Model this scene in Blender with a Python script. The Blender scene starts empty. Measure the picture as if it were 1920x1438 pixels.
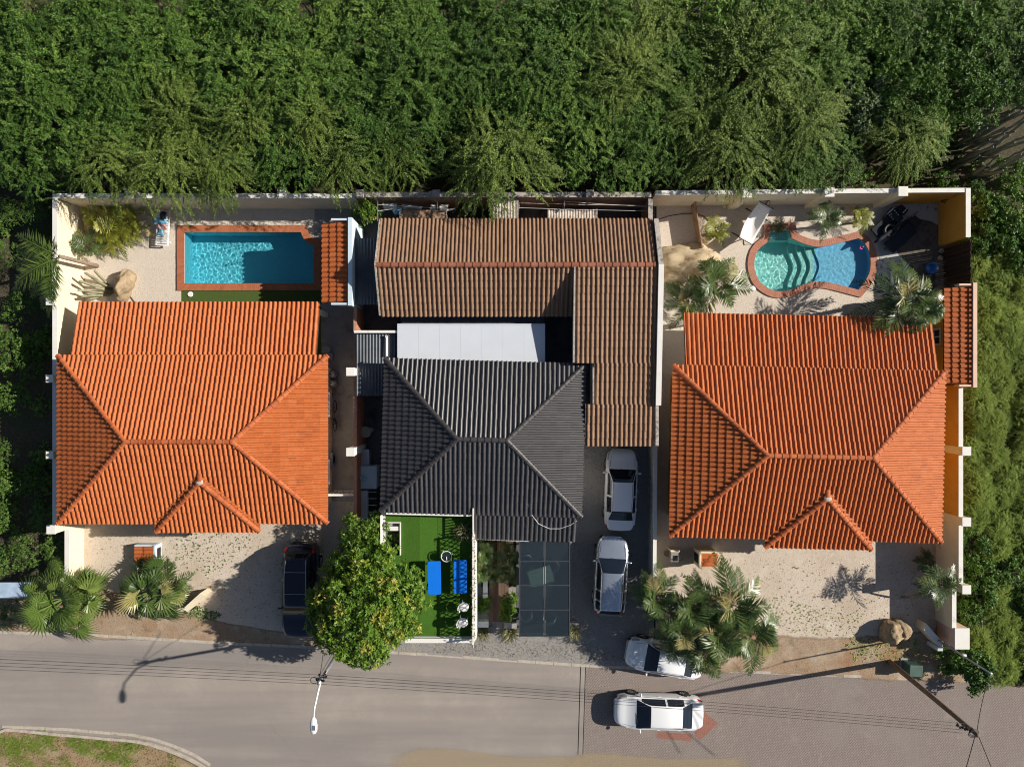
import bpy, bmesh, math, random
import numpy as np
from mathutils import Vector, Matrix, Euler
from mathutils.geometry import tessellate_polygon

S = bpy.context.scene
COL = S.collection
R = math.radians
random.seed(7)
# ------------------------------------------------------------------ camera, sky, sun, exposure
CAM_H = 39.0
FPX = 1326.0
cam = bpy.data.objects.new('camera', bpy.data.cameras.new('camera'))
COL.objects.link(cam)
cam.location = (0, 0, CAM_H)
cam.data.sensor_width = 36
cam.data.lens = FPX / 1920 * 36
cam.data.clip_end = 500
S.camera = cam
SUN_EL = R(31)
SUN_V = Vector((0.986 * math.cos(SUN_EL), 0.166 * math.cos(SUN_EL), math.sin(SUN_EL)))
W = bpy.data.worlds.new('World')
S.world = W
W.use_nodes = True
wn = W.node_tree.nodes
sky = wn.new('ShaderNodeTexSky')
sky.sky_type = 'NISHITA'
sky.sun_disc = False
sky.sun_elevation = SUN_EL
sky.sun_rotation = math.atan2(SUN_V.x, SUN_V.y)
W.node_tree.links.new(sky.outputs[0], wn['Background'].inputs[0])
wn['Background'].inputs[1].default_value = 0.050
sl = bpy.data.lights.new('sun', 'SUN')
sl.energy = 5.0
sl.angle = R(0.53)
sl.color = (1.0, 0.93, 0.82)
sl.cycles.is_caustics_light = True
sun = bpy.data.objects.new('sun', sl)
COL.objects.link(sun)
sun.rotation_euler = SUN_V.to_track_quat('Z', 'Y').to_euler()
S.view_settings.view_transform = 'Standard'
S.view_settings.look = 'None'
S.view_settings.exposure = 0.41
S.view_settings.gamma = 1
S.render.engine = 'CYCLES'
S.cycles.use_denoising = True
S.cycles.filter_width = 1.05
S.cycles.max_bounces = 8
S.cycles.transparent_max_bounces = 16
S.cycles.caustics_refractive = True
S.cycles.caustics_reflective = False


# ------------------------------------------------------------------ helpers
def P(px, py, h=0.0):
    """ground plan position of a photo point that lies h metres above the ground"""
    k = (CAM_H - h) / FPX
    return Vector(((px - 960) * k, (719 - py) * k, h))


def pl(pts, h=0.0):
    return [(P(a, b, h).x, P(a, b, h).y) for a, b in pts]


def tag(o, label=None, cat=None, group=None, kind=None):
    if label: o['label'] = label
    if cat: o['category'] = cat
    if group: o['group'] = group
    if kind: o['kind'] = kind
    return o


def link(o, parent=None):
    COL.objects.link(o)
    if parent is not None: o.parent = parent
    return o


def thing(name, label, cat, loc=(0, 0, 0), rz=0.0, group=None, scale=None):
    o = bpy.data.objects.new(name, None)
    o.empty_display_size = 0.2
    COL.objects.link(o)
    o.location = loc
    o.rotation_euler = (0, 0, rz)
    if scale: o.scale = scale if hasattr(scale, '__len__') else (scale,) * 3
    return tag(o, label, cat, group)


def inst(name, mesh, parent=None, loc=(0, 0, 0), rot=(0, 0, 0), scale=(1, 1, 1), mw=None):
    o = bpy.data.objects.new(name, mesh)
    link(o, parent)
    if mw is not None:
        o.matrix_local = mw
    else:
        o.location = loc
        o.rotation_euler = rot
        o.scale = scale
    return o


class MB:
    """collects shapes for one mesh"""
    def __init__(s):
        s.v, s.f, s.t = [], [], []

    def add(s, vs, fs, t=0.5):
        n = len(s.v)
        s.v.extend([tuple(q) for q in vs])
        s.t.extend([t] * len(vs))
        s.f.extend([tuple(i + n for i in q) for q in fs])
        return s

    def box(s, c, d, rz=0.0, rot=None, t=0.5):
        x, y, z = d[0] / 2, d[1] / 2, d[2] / 2
        vs = [Vector((a * x, b * y, e * z)) for e in (-1, 1) for a, b in ((-1, -1), (1, -1), (1, 1), (-1, 1))]
        m = rot if rot is not None else Matrix.Rotation(rz, 3, 'Z')
        c = Vector(c)
        return s.add([m @ q + c for q in vs], [(3, 2, 1, 0), (4, 5, 6, 7), (0, 1, 5, 4), (1, 2, 6, 5), (2, 3, 7, 6), (3, 0, 4, 7)], t)

    def prism(s, poly, z0, z1, t=0.5, bottom=True):
        """poly: xy ring; z0, z1 numbers or per-corner lists"""
        n = len(poly)
        a = sum(poly[i][0] * poly[(i + 1) % n][1] - poly[(i + 1) % n][0] * poly[i][1] for i in range(n))
        Z0 = z0 if hasattr(z0, '__len__') else [z0] * n
        Z1 = z1 if hasattr(z1, '__len__') else [z1] * n
        idx = list(range(n)) if a > 0 else list(range(n))[::-1]
        poly = [poly[i] for i in idx]; Z0 = [Z0[i] for i in idx]; Z1 = [Z1[i] for i in idx]
        vs = [(p[0], p[1], z) for p, z in zip(poly, Z0)] + [(p[0], p[1], z) for p, z in zip(poly, Z1)]
        fs = [(i, (i + 1) % n, n + (i + 1) % n, n + i) for i in range(n)]
        tri = tessellate_polygon([[Vector((p[0], p[1], 0)) for p in poly]])
        for q in tri:
            q = list(q)
            A, B, C = (Vector(poly[i]) for i in q)
            if (B.x - A.x) * (C.y - A.y) - (C.x - A.x) * (B.y - A.y) < 0: q = q[::-1]
            fs.append(tuple(i + n for i in q))
            if bottom: fs.append(tuple(q[::-1]))
        return s.add(vs, fs, t)

    def tube(s, path, rad, n=8, t=0.5, caps=True):
        path = [Vector(p) for p in path]
        rr = rad if hasattr(rad, '__len__') else [rad] * len(path)
        vs, fs = [], []
        up = None
        for i, p in enumerate(path):
            d = (path[min(i + 1, len(path) - 1)] - path[max(i - 1, 0)]).normalized()
            if up is None: up = Vector((0, 0, 1)) if abs(d.z) < 0.9 else Vector((1, 0, 0))
            a = d.cross(up).normalized()
            if a.length < 0.1: a = d.orthogonal().normalized()
            up = a.cross(d).normalized()
            for k in range(n):
                g = 2 * math.pi * k / n
                vs.append(p + (a * math.cos(g) + up * math.sin(g)) * rr[i])
        for i in range(len(path) - 1):
            for k in range(n):
                a0, a1 = i * n + k, i * n + (k + 1) % n
                fs.append((a0, a1, a1 + n, a0 + n))
        if caps:
            fs.append(tuple(range(n))[::-1] if True else ())
            fs.append(tuple(len(vs) - n + k for k in range(n)))
        return s.add(vs, fs, t)

    def lathe(s, prof, c=(0, 0, 0), n=16, t=0.5, axis='Z'):
        vs, fs = [], []
        for r, z in prof:
            for k in range(n):
                g = 2 * math.pi * k / n
                q = (r * math.cos(g), r * math.sin(g), z)
                if axis == 'Y': q = (q[0], q[2], q[1])
                if axis == 'X': q = (q[2], q[0], q[1])
                vs.append((q[0] + c[0], q[1] + c[1], q[2] + c[2]))
        for i in range(len(prof) - 1):
            for k in range(n):
                fs.append((i * n + k, i * n + (k + 1) % n, (i + 1) * n + (k + 1) % n, (i + 1) * n + k))
        return s.add(vs, fs, t)

    def blob(s, c, r, seed=0, amp=0.25, n=3, freq=1.3, t=0.5):
        bm = bmesh.new()
        bmesh.ops.create_icosphere(bm, subdivisions=n, radius=1)
        from mathutils import noise
        vs = []
        for q in bm.verts:
            d = 1 + amp * noise.noise(q.co * freq + Vector((seed * 7.3, seed * 3.1, 0))) + amp * .4 * noise.noise(q.co * freq * 2.7 + Vector((seed, 0, 5)))
            vs.append((c[0] + q.co.x * d * r[0], c[1] + q.co.y * d * r[1], c[2] + q.co.z * d * r[2]))
        fs = [tuple(w.index for w in f.verts) for f in bm.faces]
        bm.free()
        return s.add(vs, fs, t)

    def mesh(s, name, m, smooth=False):
        me = bpy.data.meshes.new(name)
        me.from_pydata(s.v, [], s.f)
        at = me.attributes.new('tint', 'FLOAT', 'POINT')
        at.data.foreach_set('value', s.t)
        if m is not None: me.materials.append(m)
        if smooth: me.polygons.foreach_set('use_smooth', [True] * len(me.polygons))
        me.update()
        return me

    def build(s, name, m, parent=None, smooth=False, loc=(0, 0, 0), rz=0.0, bevel=0):
        o = bpy.data.objects.new(name, s.mesh(name, m, smooth))
        link(o, parent)
        o.location = loc
        o.rotation_euler = (0, 0, rz)
        if bevel:
            b = o.modifiers.new('bevel', 'BEVEL')
            b.width = bevel; b.segments = 2; b.limit_method = 'ANGLE'
        return o


def np_mesh(name, V, Fq, tint, m, smooth=False):
    """mesh from numpy: V (n,3), Fq (k,4) quads"""
    me = bpy.data.meshes.new(name)
    n, k, c = len(V), len(Fq), Fq.shape[1]
    me.vertices.add(n)
    me.vertices.foreach_set('co', np.asarray(V, np.float32).ravel())
    me.loops.add(k * c)
    me.loops.foreach_set('vertex_index', np.asarray(Fq, np.int32).ravel())
    me.polygons.add(k)
    me.polygons.foreach_set('loop_start', np.arange(0, k * c, c, dtype=np.int32))
    me.polygons.foreach_set('loop_total', np.full(k, c, np.int32))
    at = me.attributes.new('tint', 'FLOAT', 'POINT')
    at.data.foreach_set('value', np.asarray(tint, np.float32))
    me.materials.append(m)
    if smooth: me.polygons.foreach_set('use_smooth', np.ones(k, bool))
    me.update(calc_edges=True)
    me.validate()
    return me


def sheet(name, outer, z, m, holes=(), parent=None, kind='structure', thick=0.0):
    rings = [list(outer)] + [list(h) for h in holes]
    flat = [p for r in rings for p in r]
    tri = tessellate_polygon([[Vector((p[0], p[1], 0)) for p in r] for r in rings])
    fs = []
    for q in tri:
        A, B, C = (flat[i] for i in q)
        s = (B[0] - A[0]) * (C[1] - A[1]) - (C[0] - A[0]) * (B[1] - A[1])
        fs.append(tuple(q) if s > 0 else tuple(q[::-1]))
    mb = MB().add([(p[0], p[1], z) for p in flat], fs)
    if thick:
        n = len(outer)
        a = sum(outer[i][0] * outer[(i + 1) % n][1] - outer[(i + 1) % n][0] * outer[i][1] for i in range(n))
        vs = [(p[0], p[1], z) for p in outer] + [(p[0], p[1], z - thick) for p in outer]
        sf = [((i + 1) % n, i, n + i, n + (i + 1) % n) for i in range(n)]
        mb.add(vs, sf if a > 0 else [f[::-1] for f in sf])
    o = mb.build(name, m, parent)
    if kind and parent is None: o['kind'] = kind
    return o


# ------------------------------------------------------------------ materials
def nodes(name):
    m = bpy.data.materials.new(name)
    m.use_nodes = True
    nt = m.node_tree
    return m, nt, nt.nodes, nt.links, nt.nodes['Principled BSDF']


def N(nt, typ, **kw):
    n = nt.nodes.new(typ)
    for k, v in kw.items(): setattr(n, k, v)
    return n


def rgb(h):
    """sRGB hex to linear"""
    c = [int(h[i:i + 2], 16) / 255 for i in (0, 2, 4)]
    return tuple(x / 12.92 if x <= .04045 else ((x + .055) / 1.055) ** 2.4 for x in c)


def c4(c): return (c[0], c[1], c[2], 1)


def pos(nt, scale=1.0, obj=False):
    if obj:
        tc = N(nt, 'ShaderNodeTexCoord'); out = tc.outputs['Object']
    else:
        tc = N(nt, 'ShaderNodeNewGeometry'); out = tc.outputs['Position']
    mp = N(nt, 'ShaderNodeMapping')
    mp.inputs['Scale'].default_value = (scale,) * 3 if not hasattr(scale, '__len__') else scale
    nt.links.new(out, mp.inputs[0])
    return mp.outputs[0]


def noise(nt, vec, scale, detail=4, rough=.6):
    n = N(nt, 'ShaderNodeTexNoise')
    n.inputs['Scale'].default_value = scale
    n.inputs['Detail'].default_value = detail
    n.inputs['Roughness'].default_value = rough
    nt.links.new(vec, n.inputs['Vector'])
    return n.outputs['Fac']


def ramp(nt, fac, stops, interp='LINEAR'):
    r = N(nt, 'ShaderNodeValToRGB')
    r.color_ramp.interpolation = interp
    e = r.color_ramp.elements
    while len(e) < len(stops): e.new(0.5)
    for x, (p, c) in zip(e, stops):
        x.position = p
        x.color = c4(c) if hasattr(c, '__len__') else (c, c, c, 1)
    nt.links.new(fac, r.inputs[0])
    return r.outputs[0]


def mix(nt, fac, a, b, mode='MIX'):
    n = N(nt, 'ShaderNodeMix', data_type='RGBA', blend_type=mode)
    for s, v in ((n.inputs[0], fac), (n.inputs[6], a), (n.inputs[7], b)):
        if hasattr(v, 'links') or hasattr(v, 'is_linked'):
            nt.links.new(v, s)
        else:
            s.default_value = c4(v) if hasattr(v, '__len__') else v
    return n.outputs[2]


def bump(nt, height, strength, dist, bsdf):
    b = N(nt, 'ShaderNodeBump')
    b.inputs['Strength'].default_value = strength
    b.inputs['Distance'].default_value = dist
    nt.links.new(height, b.inputs['Height'])
    nt.links.new(b.outputs[0], bsdf.inputs['Normal'])


def simple(name, col, rough=.6, var=.12, scale=3.0, metal=0.0, coat=0.0, bumpy=0.0, obj=False, spec=.4, grime=None):
    """one colour with a little unevenness (and optional grime patches)"""
    m, nt, nn, ll, b = nodes(name)
    v = pos(nt, 1.0, obj)
    f = noise(nt, v, scale)
    lo = tuple(x * (1 - var) for x in col); hi = tuple(min(1, x * (1 + var)) for x in col)
    c = ramp(nt, f, [(.3, lo), (.7, hi)])
    if grime:
        g = ramp(nt, noise(nt, v, grime[1], 5, .65), [(grime[2], 0), (grime[2] + .18, 1)])
        c = mix(nt, g, c, grime[0])
    ll.new(c, b.inputs['Base Color'])
    b.inputs['Roughness'].default_value = rough
    b.inputs['Metallic'].default_value = metal
    b.inputs['Coat Weight'].default_value = coat
    b.inputs['Coat Roughness'].default_value = .05
    b.inputs['Specular IOR Level'].default_value = spec
    if bumpy: bump(nt, noise(nt, v, 25, 5), bumpy, .02, b)
    return m


def tintmat(name, stops, rough=.75, obj_random=True, bumpy=.0, spec=.3, dirt=None):
    """colour picked per piece: mesh attribute tint + object random"""
    m, nt, nn, ll, b = nodes(name)
    a = N(nt, 'ShaderNodeAttribute', attribute_name='tint')
    fac = a.outputs['Fac']
    if obj_random:
        oi = N(nt, 'ShaderNodeObjectInfo')
        ad = N(nt, 'ShaderNodeMath', operation='ADD')
        ll.new(fac, ad.inputs[0]); ll.new(oi.outputs['Random'], ad.inputs[1])
        fr = N(nt, 'ShaderNodeMath', operation='FRACT')
        ll.new(ad.outputs[0], fr.inputs[0])
        fac = fr.outputs[0]
    c = ramp(nt, fac, stops)
    v = pos(nt)
    c = mix(nt, .3, c, ramp(nt, noise(nt, v, 9, 4), [(.3, 0.25), (.7, 1.0)]), 'MULTIPLY')
    if dirt:
        c = mix(nt, ramp(nt, noise(nt, v, dirt[1], 6, .7), [(dirt[2], 0), (dirt[2] + .2, dirt[3])]), c, dirt[0])
    ll.new(c, b.inputs['Base Color'])
    b.inputs['Roughness'].default_value = rough
    b.inputs['Specular IOR Level'].default_value = spec
    if bumpy: bump(nt, noise(nt, v, 60, 4), bumpy, .01, b)
    return m


def leafmat(name, stops, rough=.55, trans=.25, spec=.35, obj_shift=.25):
    m, nt, nn, ll, b = nodes(name)
    a = N(nt, 'ShaderNodeAttribute', attribute_name='tint')
    oi = N(nt, 'ShaderNodeObjectInfo')
    ma = N(nt, 'ShaderNodeMath', operation='MULTIPLY_ADD')
    ll.new(oi.outputs['Random'], ma.inputs[0])
    ma.inputs[1].default_value = obj_shift
    ma.inputs[2].default_value = -obj_shift / 2
    ad = N(nt, 'ShaderNodeMath', operation='ADD', use_clamp=True)
    ll.new(a.outputs['Fac'], ad.inputs[0]); ll.new(ma.outputs[0], ad.inputs[1])
    c = ramp(nt, ad.outputs[0], stops)
    ll.new(c, b.inputs['Base Color'])
    b.inputs['Roughness'].default_value = rough
    b.inputs['Specular IOR Level'].default_value = spec
    tr = N(nt, 'ShaderNodeBsdfTranslucent')
    ll.new(mix(nt, .5, c, (.35, .5, .05), 'MULTIPLY'), tr.inputs['Color'])
    tr.inputs['Color'].default_value = (.1, .2, .02, 1)
    ll.new(c, tr.inputs['Color'])
    ms = N(nt, 'ShaderNodeMixShader')
    ms.inputs[0].default_value = trans
    ll.new(b.outputs[0], ms.inputs[1]); ll.new(tr.outputs[0], ms.inputs[2])
    ll.new(ms.outputs[0], nn['Material Output'].inputs[0])
    return m


def glassy(name, col, rough=.05, alpha=1.0, spec=.5):
    m, nt, nn, ll, b = nodes(name)
    b.inputs['Base Color'].default_value = c4(col)
    b.inputs['Roughness'].default_value = rough
    b.inputs['Specular IOR Level'].default_value = spec
    if alpha < 1:
        t = N(nt, 'ShaderNodeBsdfTransparent')
        t.inputs[0].default_value = (.55, .62, .65, 1)
        s = N(nt, 'ShaderNodeMixShader')
        s.inputs[0].default_value = alpha
        ll.new(t.outputs[0], s.inputs[1]); ll.new(b.outputs[0], s.inputs[2])
        ll.new(s.outputs[0], nn['Material Output'].inputs[0])
    return m


def groundmat(name, base, specks, fine=26.0, patches=None, bumps=.5, rough=.9, streaks=None, cracks=False, objvar=0):
    """gravel, soil, asphalt: base ramp by fine noise, cell specks, larger patches"""
    m, nt, nn, ll, b = nodes(name)
    v = pos(nt)
    f = noise(nt, v, fine, 6, .75)
    c = ramp(nt, f, base)
    vo = N(nt, 'ShaderNodeTexVoronoi')
    vo.inputs['Scale'].default_value = specks[1]
    ll.new(v, vo.inputs['Vector'])
    sp = ramp(nt, vo.outputs['Color'], [(specks[2], 1), (specks[2] + .05, 0)])
    c = mix(nt, sp, c, specks[0])
    for p in (patches or []):   # (colour, scale, threshold, softness, strength)
        k = ramp(nt, noise(nt, v, p[1], 6, .62), [(p[2], 0), (p[2] + p[3], p[4])])
        c = mix(nt, k, c, p[0])
    if streaks:   # wheel tracks along x
        v2 = pos(nt, (.04, .55, 1))
        k = ramp(nt, noise(nt, v2, 1.0, 4, .55), [(.42, 0), (.62, streaks[1])])
        c = mix(nt, k, c, streaks[0])
    if cracks:
        wv = N(nt, 'ShaderNodeTexNoise'); wv.inputs['Scale'].default_value = 1.2; wv.inputs['Detail'].default_value = 5
        ll.new(v, wv.inputs['Vector'])
        mx = N(nt, 'ShaderNodeMix', data_type='VECTOR'); mx.inputs[0].default_value = .25
        ll.new(v, mx.inputs[4]); ll.new(wv.outputs['Color'], mx.inputs[5])
        vc = N(nt, 'ShaderNodeTexVoronoi', feature='DISTANCE_TO_EDGE'); vc.inputs['Scale'].default_value = .30
        ll.new(mx.outputs[1], vc.inputs['Vector'])
        k = ramp(nt, vc.outputs['Distance'], [(.0, .14), (.003, 0)])
        c = mix(nt, k, c, (.12, .105, .095))
    if objvar:
        oi = N(nt, 'ShaderNodeObjectInfo')
        c = mix(nt, objvar, c, ramp(nt, oi.outputs['Random'], [(0, .45), (1, 1.0)]), 'MULTIPLY')
    ll.new(c, b.inputs['Base Color'])
    b.inputs['Roughness'].default_value = rough
    b.inputs['Specular IOR Level'].default_value = .2
    if bumps:
        h = mix(nt, .5, f, vo.outputs['Distance'])
        bump(nt, h, bumps, .03, b)
    return m


M = {}
OR = [(0, (.50, .136, .038)), (.4, (.52, .145, .041)), (.8, (.535, .154, .045)), (.93, (.56, .172, .056)), (.97, (.46, .122, .035)), (1, (.50, .136, .038))]
M['tile'] = tintmat('terracotta_tile', OR, .62, dirt=((.24, .075, .035), 1.1, .54, .5))
M['tile_brown'] = tintmat('brown_tile', [(0, (.255, .150, .092)), (.5, (.305, .182, .113)), (1, (.275, .162, .10))], .75, dirt=((.17, .09, .06), 2.2, .55, .5))
M['cap_brown'] = tintmat('weathered_ridge_cap', [(0, (.27, .095, .055)), (1, (.36, .14, .085))], .75)
M['tile_dark'] = tintmat('charcoal_tile', [(0, (.040, .038, .042)), (.5, (.055, .051, .054)), (1, (.046, .043, .047))], .42, dirt=((.11, .10, .095), 2.5, .58, .45), spec=.8)
M['cap_dark'] = tintmat('charcoal_cap', [(0, (.045, .042, .046)), (1, (.06, .055, .058))], .5, spec=.5)
M['cap_red'] = tintmat('terracotta_cap', [(0, (.40, .10, .035)), (1, (.56, .16, .055))], .7, dirt=((.55, .33, .2), 5, .66, .5))
M['underlay'] = simple('roof_underlay', (.05, .025, .018), .9)
M['underlay_dark'] = simple('roof_underlay_dark', (.02, .02, .022), .9)
M['mortar'] = simple('pale_mortar', (.55, .45, .38), .9, bumpy=.3)
M['white'] = simple('white_wall_paint', (.74, .72, .68), .8, .05, 2, grime=((.45, .42, .36), 1.3, .62))
M['cream'] = simple('cream_wall_paint', (.76, .66, .48), .85, .07, 1.5, grime=((.5, .42, .3), 1.1, .62))
M['ochre'] = simple('ochre_wall_paint', (.62, .30, .045), .85, .08, 1.5, grime=((.4, .2, .04), 1.4, .62))
M['peach'] = simple('peach_wall_paint', (.72, .50, .38), .85, .08, 1.5)
M['bluewhite'] = simple('pale_blue_paint', (.55, .66, .74), .7, .05, 2)
M['yellow'] = simple('yellow_paint', (.75, .45, .04), .7)
M['weathered'] = simple('weathered_concrete', (.42, .38, .34), .95, .3, 6, bumpy=.5, grime=((.08, .07, .06), 4, .52))
M['rawwall'] = simple('unpainted_block_wall', (.28, .18, .13), .95, .2, 4, grime=((.1, .07, .05), 2, .55))
M['cap_brick'] = simple('faded_brick_cap', (.46, .24, .16), .9, .2, 6)
M['roof_white'] = simple('plain_white_sheet', (.58, .62, .68), .45, .03, .8)
M['awning'] = simple('blue_grey_sheet', (.36, .46, .60), .35, .2, 2.5)
M['brickwall'] = simple('red_painted_wall', (.42, .17, .10), .9, .2, 6)
M['concrete'] = simple('grey_concrete', (.30, .29, .28), .9, .15, 2, grime=((.16, .15, .14), 1.2, .55), bumpy=.2)
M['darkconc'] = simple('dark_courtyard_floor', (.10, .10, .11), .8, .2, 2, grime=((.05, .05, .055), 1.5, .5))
M['kerb'] = simple('kerb_concrete', (.44, .39, .33), .95, .2, 5, grime=((.24, .20, .16), 2.5, .55), bumpy=.4)
M['metal_white'] = simple('white_sheet_metal', (.56, .60, .66), .45, .06, 2, grime=((.42, .43, .44), .9, .55))
M['metal_dark'] = simple('dark_corrugated_metal', (.075, .085, .10), .45, .2, 2, metal=.3)
M['metal_grey'] = simple('galvanised_metal', (.38, .40, .43), .4, .15, 6, metal=.7)
M['rust'] = simple('rusty_sheet_metal', (.52, .46, .40), .8, .25, 5, grime=((.22, .10, .05), 3.2, .5), bumpy=.3)
M['wood'] = simple('weathered_wood', (.34, .22, .14), .85, .3, 7, grime=((.16, .10, .07), 4, .5))
M['wood_dark'] = tintmat('dark_fence_wood', [(0, (.030, .016, .010)), (1, (.075, .040, .024))], .8)
M['deck'] = tintmat('deck_board', [(0, (.12, .075, .055)), (.5, (.17, .11, .08)), (1, (.22, .13, .085))], .75)
M['pole'] = simple('wooden_pole', (.17, .12, .085), .9, .3, 8)
M['black'] = simple('black_plastic', (.012, .012, .014), .5)
M['cable'] = simple('black_cable', (.015, .015, .015), .6)
M['plastic_white'] = simple('white_plastic', (.80, .80, .80), .4, .03)
M['fabric_white'] = simple('white_fabric', (.80, .79, .77), .9, .05, 8)
M['fabric_navy'] = simple('navy_fabric', (.018, .022, .034), .9, .2)
M['fabric_lblue'] = simple('light_blue_fabric', (.20, .48, .66), .9, .15, 14)
M['fabric_rose'] = simple('rose_fabric', (.48, .25, .22), .9, .2, 10)
M['blue_pad'] = simple('bright_blue_cover', (.0, .16, .72), .55, .05, 4)
M['pink'] = simple('pink_plastic', (.8, .12, .5), .5)
M['green_box'] = simple('green_cabinet', (.06, .11, .09), .6, .15)
M['bin_green'] = simple('dark_green_bin', (.012, .028, .022), .5)
M['rock'] = simple('pale_rock', (.58, .47, .31), .95, .25, 2.2, bumpy=.9, grime=((.34, .23, .12), 2.2, .5))
M['rock2'] = simple('tan_boulder', (.36, .27, .17), .95, .25, 3, bumpy=.9, grime=((.2, .14, .08), 2.4, .5))
M['bark'] = simple('grey_bark', (.16, .12, .09), .95, .3, 8, bumpy=.6)
M['palmtrunk'] = simple('palm_trunk', (.27, .20, .15), .95, .35, 9, bumpy=.6)
M['cactus'] = simple('cactus_skin', (.25, .24, .15), .7, .25, 4)
M['cactus_grey'] = simple('grey_cactus_skin', (.20, .21, .17), .6, .25, 4)
M['asphalt'] = groundmat('asphalt', [(.25, (.262, .229, .205)), (.75, (.378, .332, .297))], ((.265, .228, .20), 40, .10), 48,
    [((.44, .382, .326), .30, .48, .25, .6), ((.250, .224, .207), .22, .50, .2, .6), ((.20, .18, .165), 1.4, .68, .08, .55), ((.18, .165, .155), .7, .70, .05, .5)], .3, streaks=((.228, .208, .198), .8), cracks=True)
M['gravel'] = groundmat('pale_gravel', [(.28, (.40, .325, .255)), (.5, (.585, .50, .415)), (.72, (.70, .62, .53))], ((.30, .235, .175), 34, .14), 38,
    [((.42, .33, .24), .30, .50, .2, .6), ((.68, .625, .55), 1.1, .54, .16, .6), ((.36, .30, .235), 1.7, .60, .12, .5), ((.30, .26, .17), .55, .64, .08, .4)], .8)
M['gravel_w'] = groundmat('white_gravel', [(.28, (.48, .405, .33)), (.5, (.65, .57, .485)), (.72, (.76, .69, .60))], ((.36, .29, .22), 34, .12), 38, [((.52, .44, .35), .4, .55, .22, .5)], .8)
M['gravel_g'] = groundmat('grey_gravel', [(.28, (.17, .165, .16)), (.72, (.42, .40, .375))], ((.12, .115, .11), 34, .22), 38, [((.40, .34, .26), .5, .6, .2, .6), ((.16, .155, .15), .6, .55, .2, .5)], .8)
M['soil'] = groundmat('dry_soil', [(.25, (.26, .185, .125)), (.75, (.44, .335, .235))], ((.20, .14, .095), 30, .15), 26,
    [((.30, .155, .08), .55, .48, .18, .75), ((.50, .42, .325), .9, .52, .16, .6), ((.12, .085, .055), 1.0, .58, .12, .7), ((.10, .12, .045), .8, .63, .08, .5)], .8)
M['verge'] = groundmat('dry_grass_soil', [(.25, (.19, .13, .075)), (.75, (.40, .29, .17))], ((.12, .085, .05), 22, .25), 22,
    [((.14, .14, .06), .5, .58, .12, .5), ((.42, .34, .24), .8, .52, .15, .6), ((.22, .13, .08), 1.0, .6, .1, .6)], .8)
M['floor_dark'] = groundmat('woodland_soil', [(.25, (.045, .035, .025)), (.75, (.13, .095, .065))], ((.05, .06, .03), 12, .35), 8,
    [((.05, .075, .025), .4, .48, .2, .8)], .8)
M['turf'] = groundmat('artificial_turf', [(.25, (.045, .12, .012)), (.75, (.085, .205, .022))], ((.05, .14, .015), 40, .2), 60, [((.05, .12, .015), .9, .5, .25, .6), ((.12, .21, .04), 1.6, .6, .15, .4)], .6, objvar=.55)
M['turf_d'] = groundmat('old_artificial_turf', [(.25, (.055, .085, .02)), (.75, (.085, .125, .03))], ((.06, .09, .02), 40, .2), 60, None, .5)
M['patio'] = groundmat('pale_patio_tiles', [(.25, (.40, .40, .40)), (.75, (.52, .52, .52))], ((.25, .24, .23), 7, .12), 12, None, .2)
M['mat_brown'] = groundmat('brown_ground_cloth', [(.25, (.12, .10, .085)), (.75, (.18, .15, .125))], ((.10, .09, .075), 6, .3), 6, None, .3)
M['sand'] = groundmat('drifted_sand', [(.25, (.40, .30, .18)), (.75, (.54, .43, .28))], ((.36, .27, .17), 34, .12), 30, None, .4)
M['carglass'] = glassy('car_glass', (.009, .014, .024), .03, 1, .8)
M['paint_white'] = simple('white_car_paint', (.82, .83, .85), .3, .01, 1, coat=.8)
M['paint_silver'] = simple('silver_car_paint', (.56, .61, .69), .26, .01, 1, metal=.8, coat=.9)
M['paint_navy'] = simple('navy_car_paint', (.006, .008, .022), .28, .02, 1, coat=.8)
M['tyre'] = simple('tyre_rubber', (.015, .015, .016), .85)
M['rim'] = simple('alloy_rim', (.35, .36, .38), .35, .05, 4, metal=.8)
M['lamp_red'] = glassy('red_lamp_glass', (.30, .012, .012), .1)
M['lamp_clear'] = glassy('clear_lamp_glass', (.33, .35, .38), .08)
M['glass'] = glassy('window_glass', (.02, .03, .04), .05)
M['pane'] = glassy('smoked_roof_pane', (.030, .042, .055), .14, .62, .5)
M['doorwood'] = simple('brown_door', (.16, .075, .035), .6)


def pavermat(name, cols, joint=(.13, .10, .085), ang=.35, sc=1.0, patches=()):
    m, nt, nn, ll, b = nodes(name)
    g = N(nt, 'ShaderNodeNewGeometry')
    mp = N(nt, 'ShaderNodeMapping')
    mp.inputs['Rotation'].default_value = (0, 0, ang)
    ll.new(g.outputs['Position'], mp.inputs[0])
    br = N(nt, 'ShaderNodeTexBrick')
    br.inputs['Scale'].default_value = sc
    br.inputs['Brick Width'].default_value = .22
    br.inputs['Row Height'].default_value = .11
    br.inputs['Mortar Size'].default_value = .010
    br.inputs['Color1'].default_value = c4(cols[0]); br.inputs['Color2'].default_value = c4(cols[1])
    br.inputs['Mortar'].default_value = c4(joint)
    ll.new(mp.outputs[0], br.inputs['Vector'])
    v = pos(nt)
    c = mix(nt, .45, br.outputs[0], ramp(nt, noise(nt, v, 14, 5, .7), [(.3, .35), (.7, 1.0)]), 'MULTIPLY')
    for p in patches:
        k = ramp(nt, noise(nt, v, p[1], 6, .62), [(p[2], 0), (p[2] + p[3], p[4])])
        c = mix(nt, k, c, p[0])
    ll.new(c, b.inputs['Base Color'])
    b.inputs['Roughness'].default_value = .9
    b.inputs['Specular IOR Level'].default_value = .2
    bump(nt, br.outputs['Fac'], -.5, .01, b)
    return m


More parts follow.
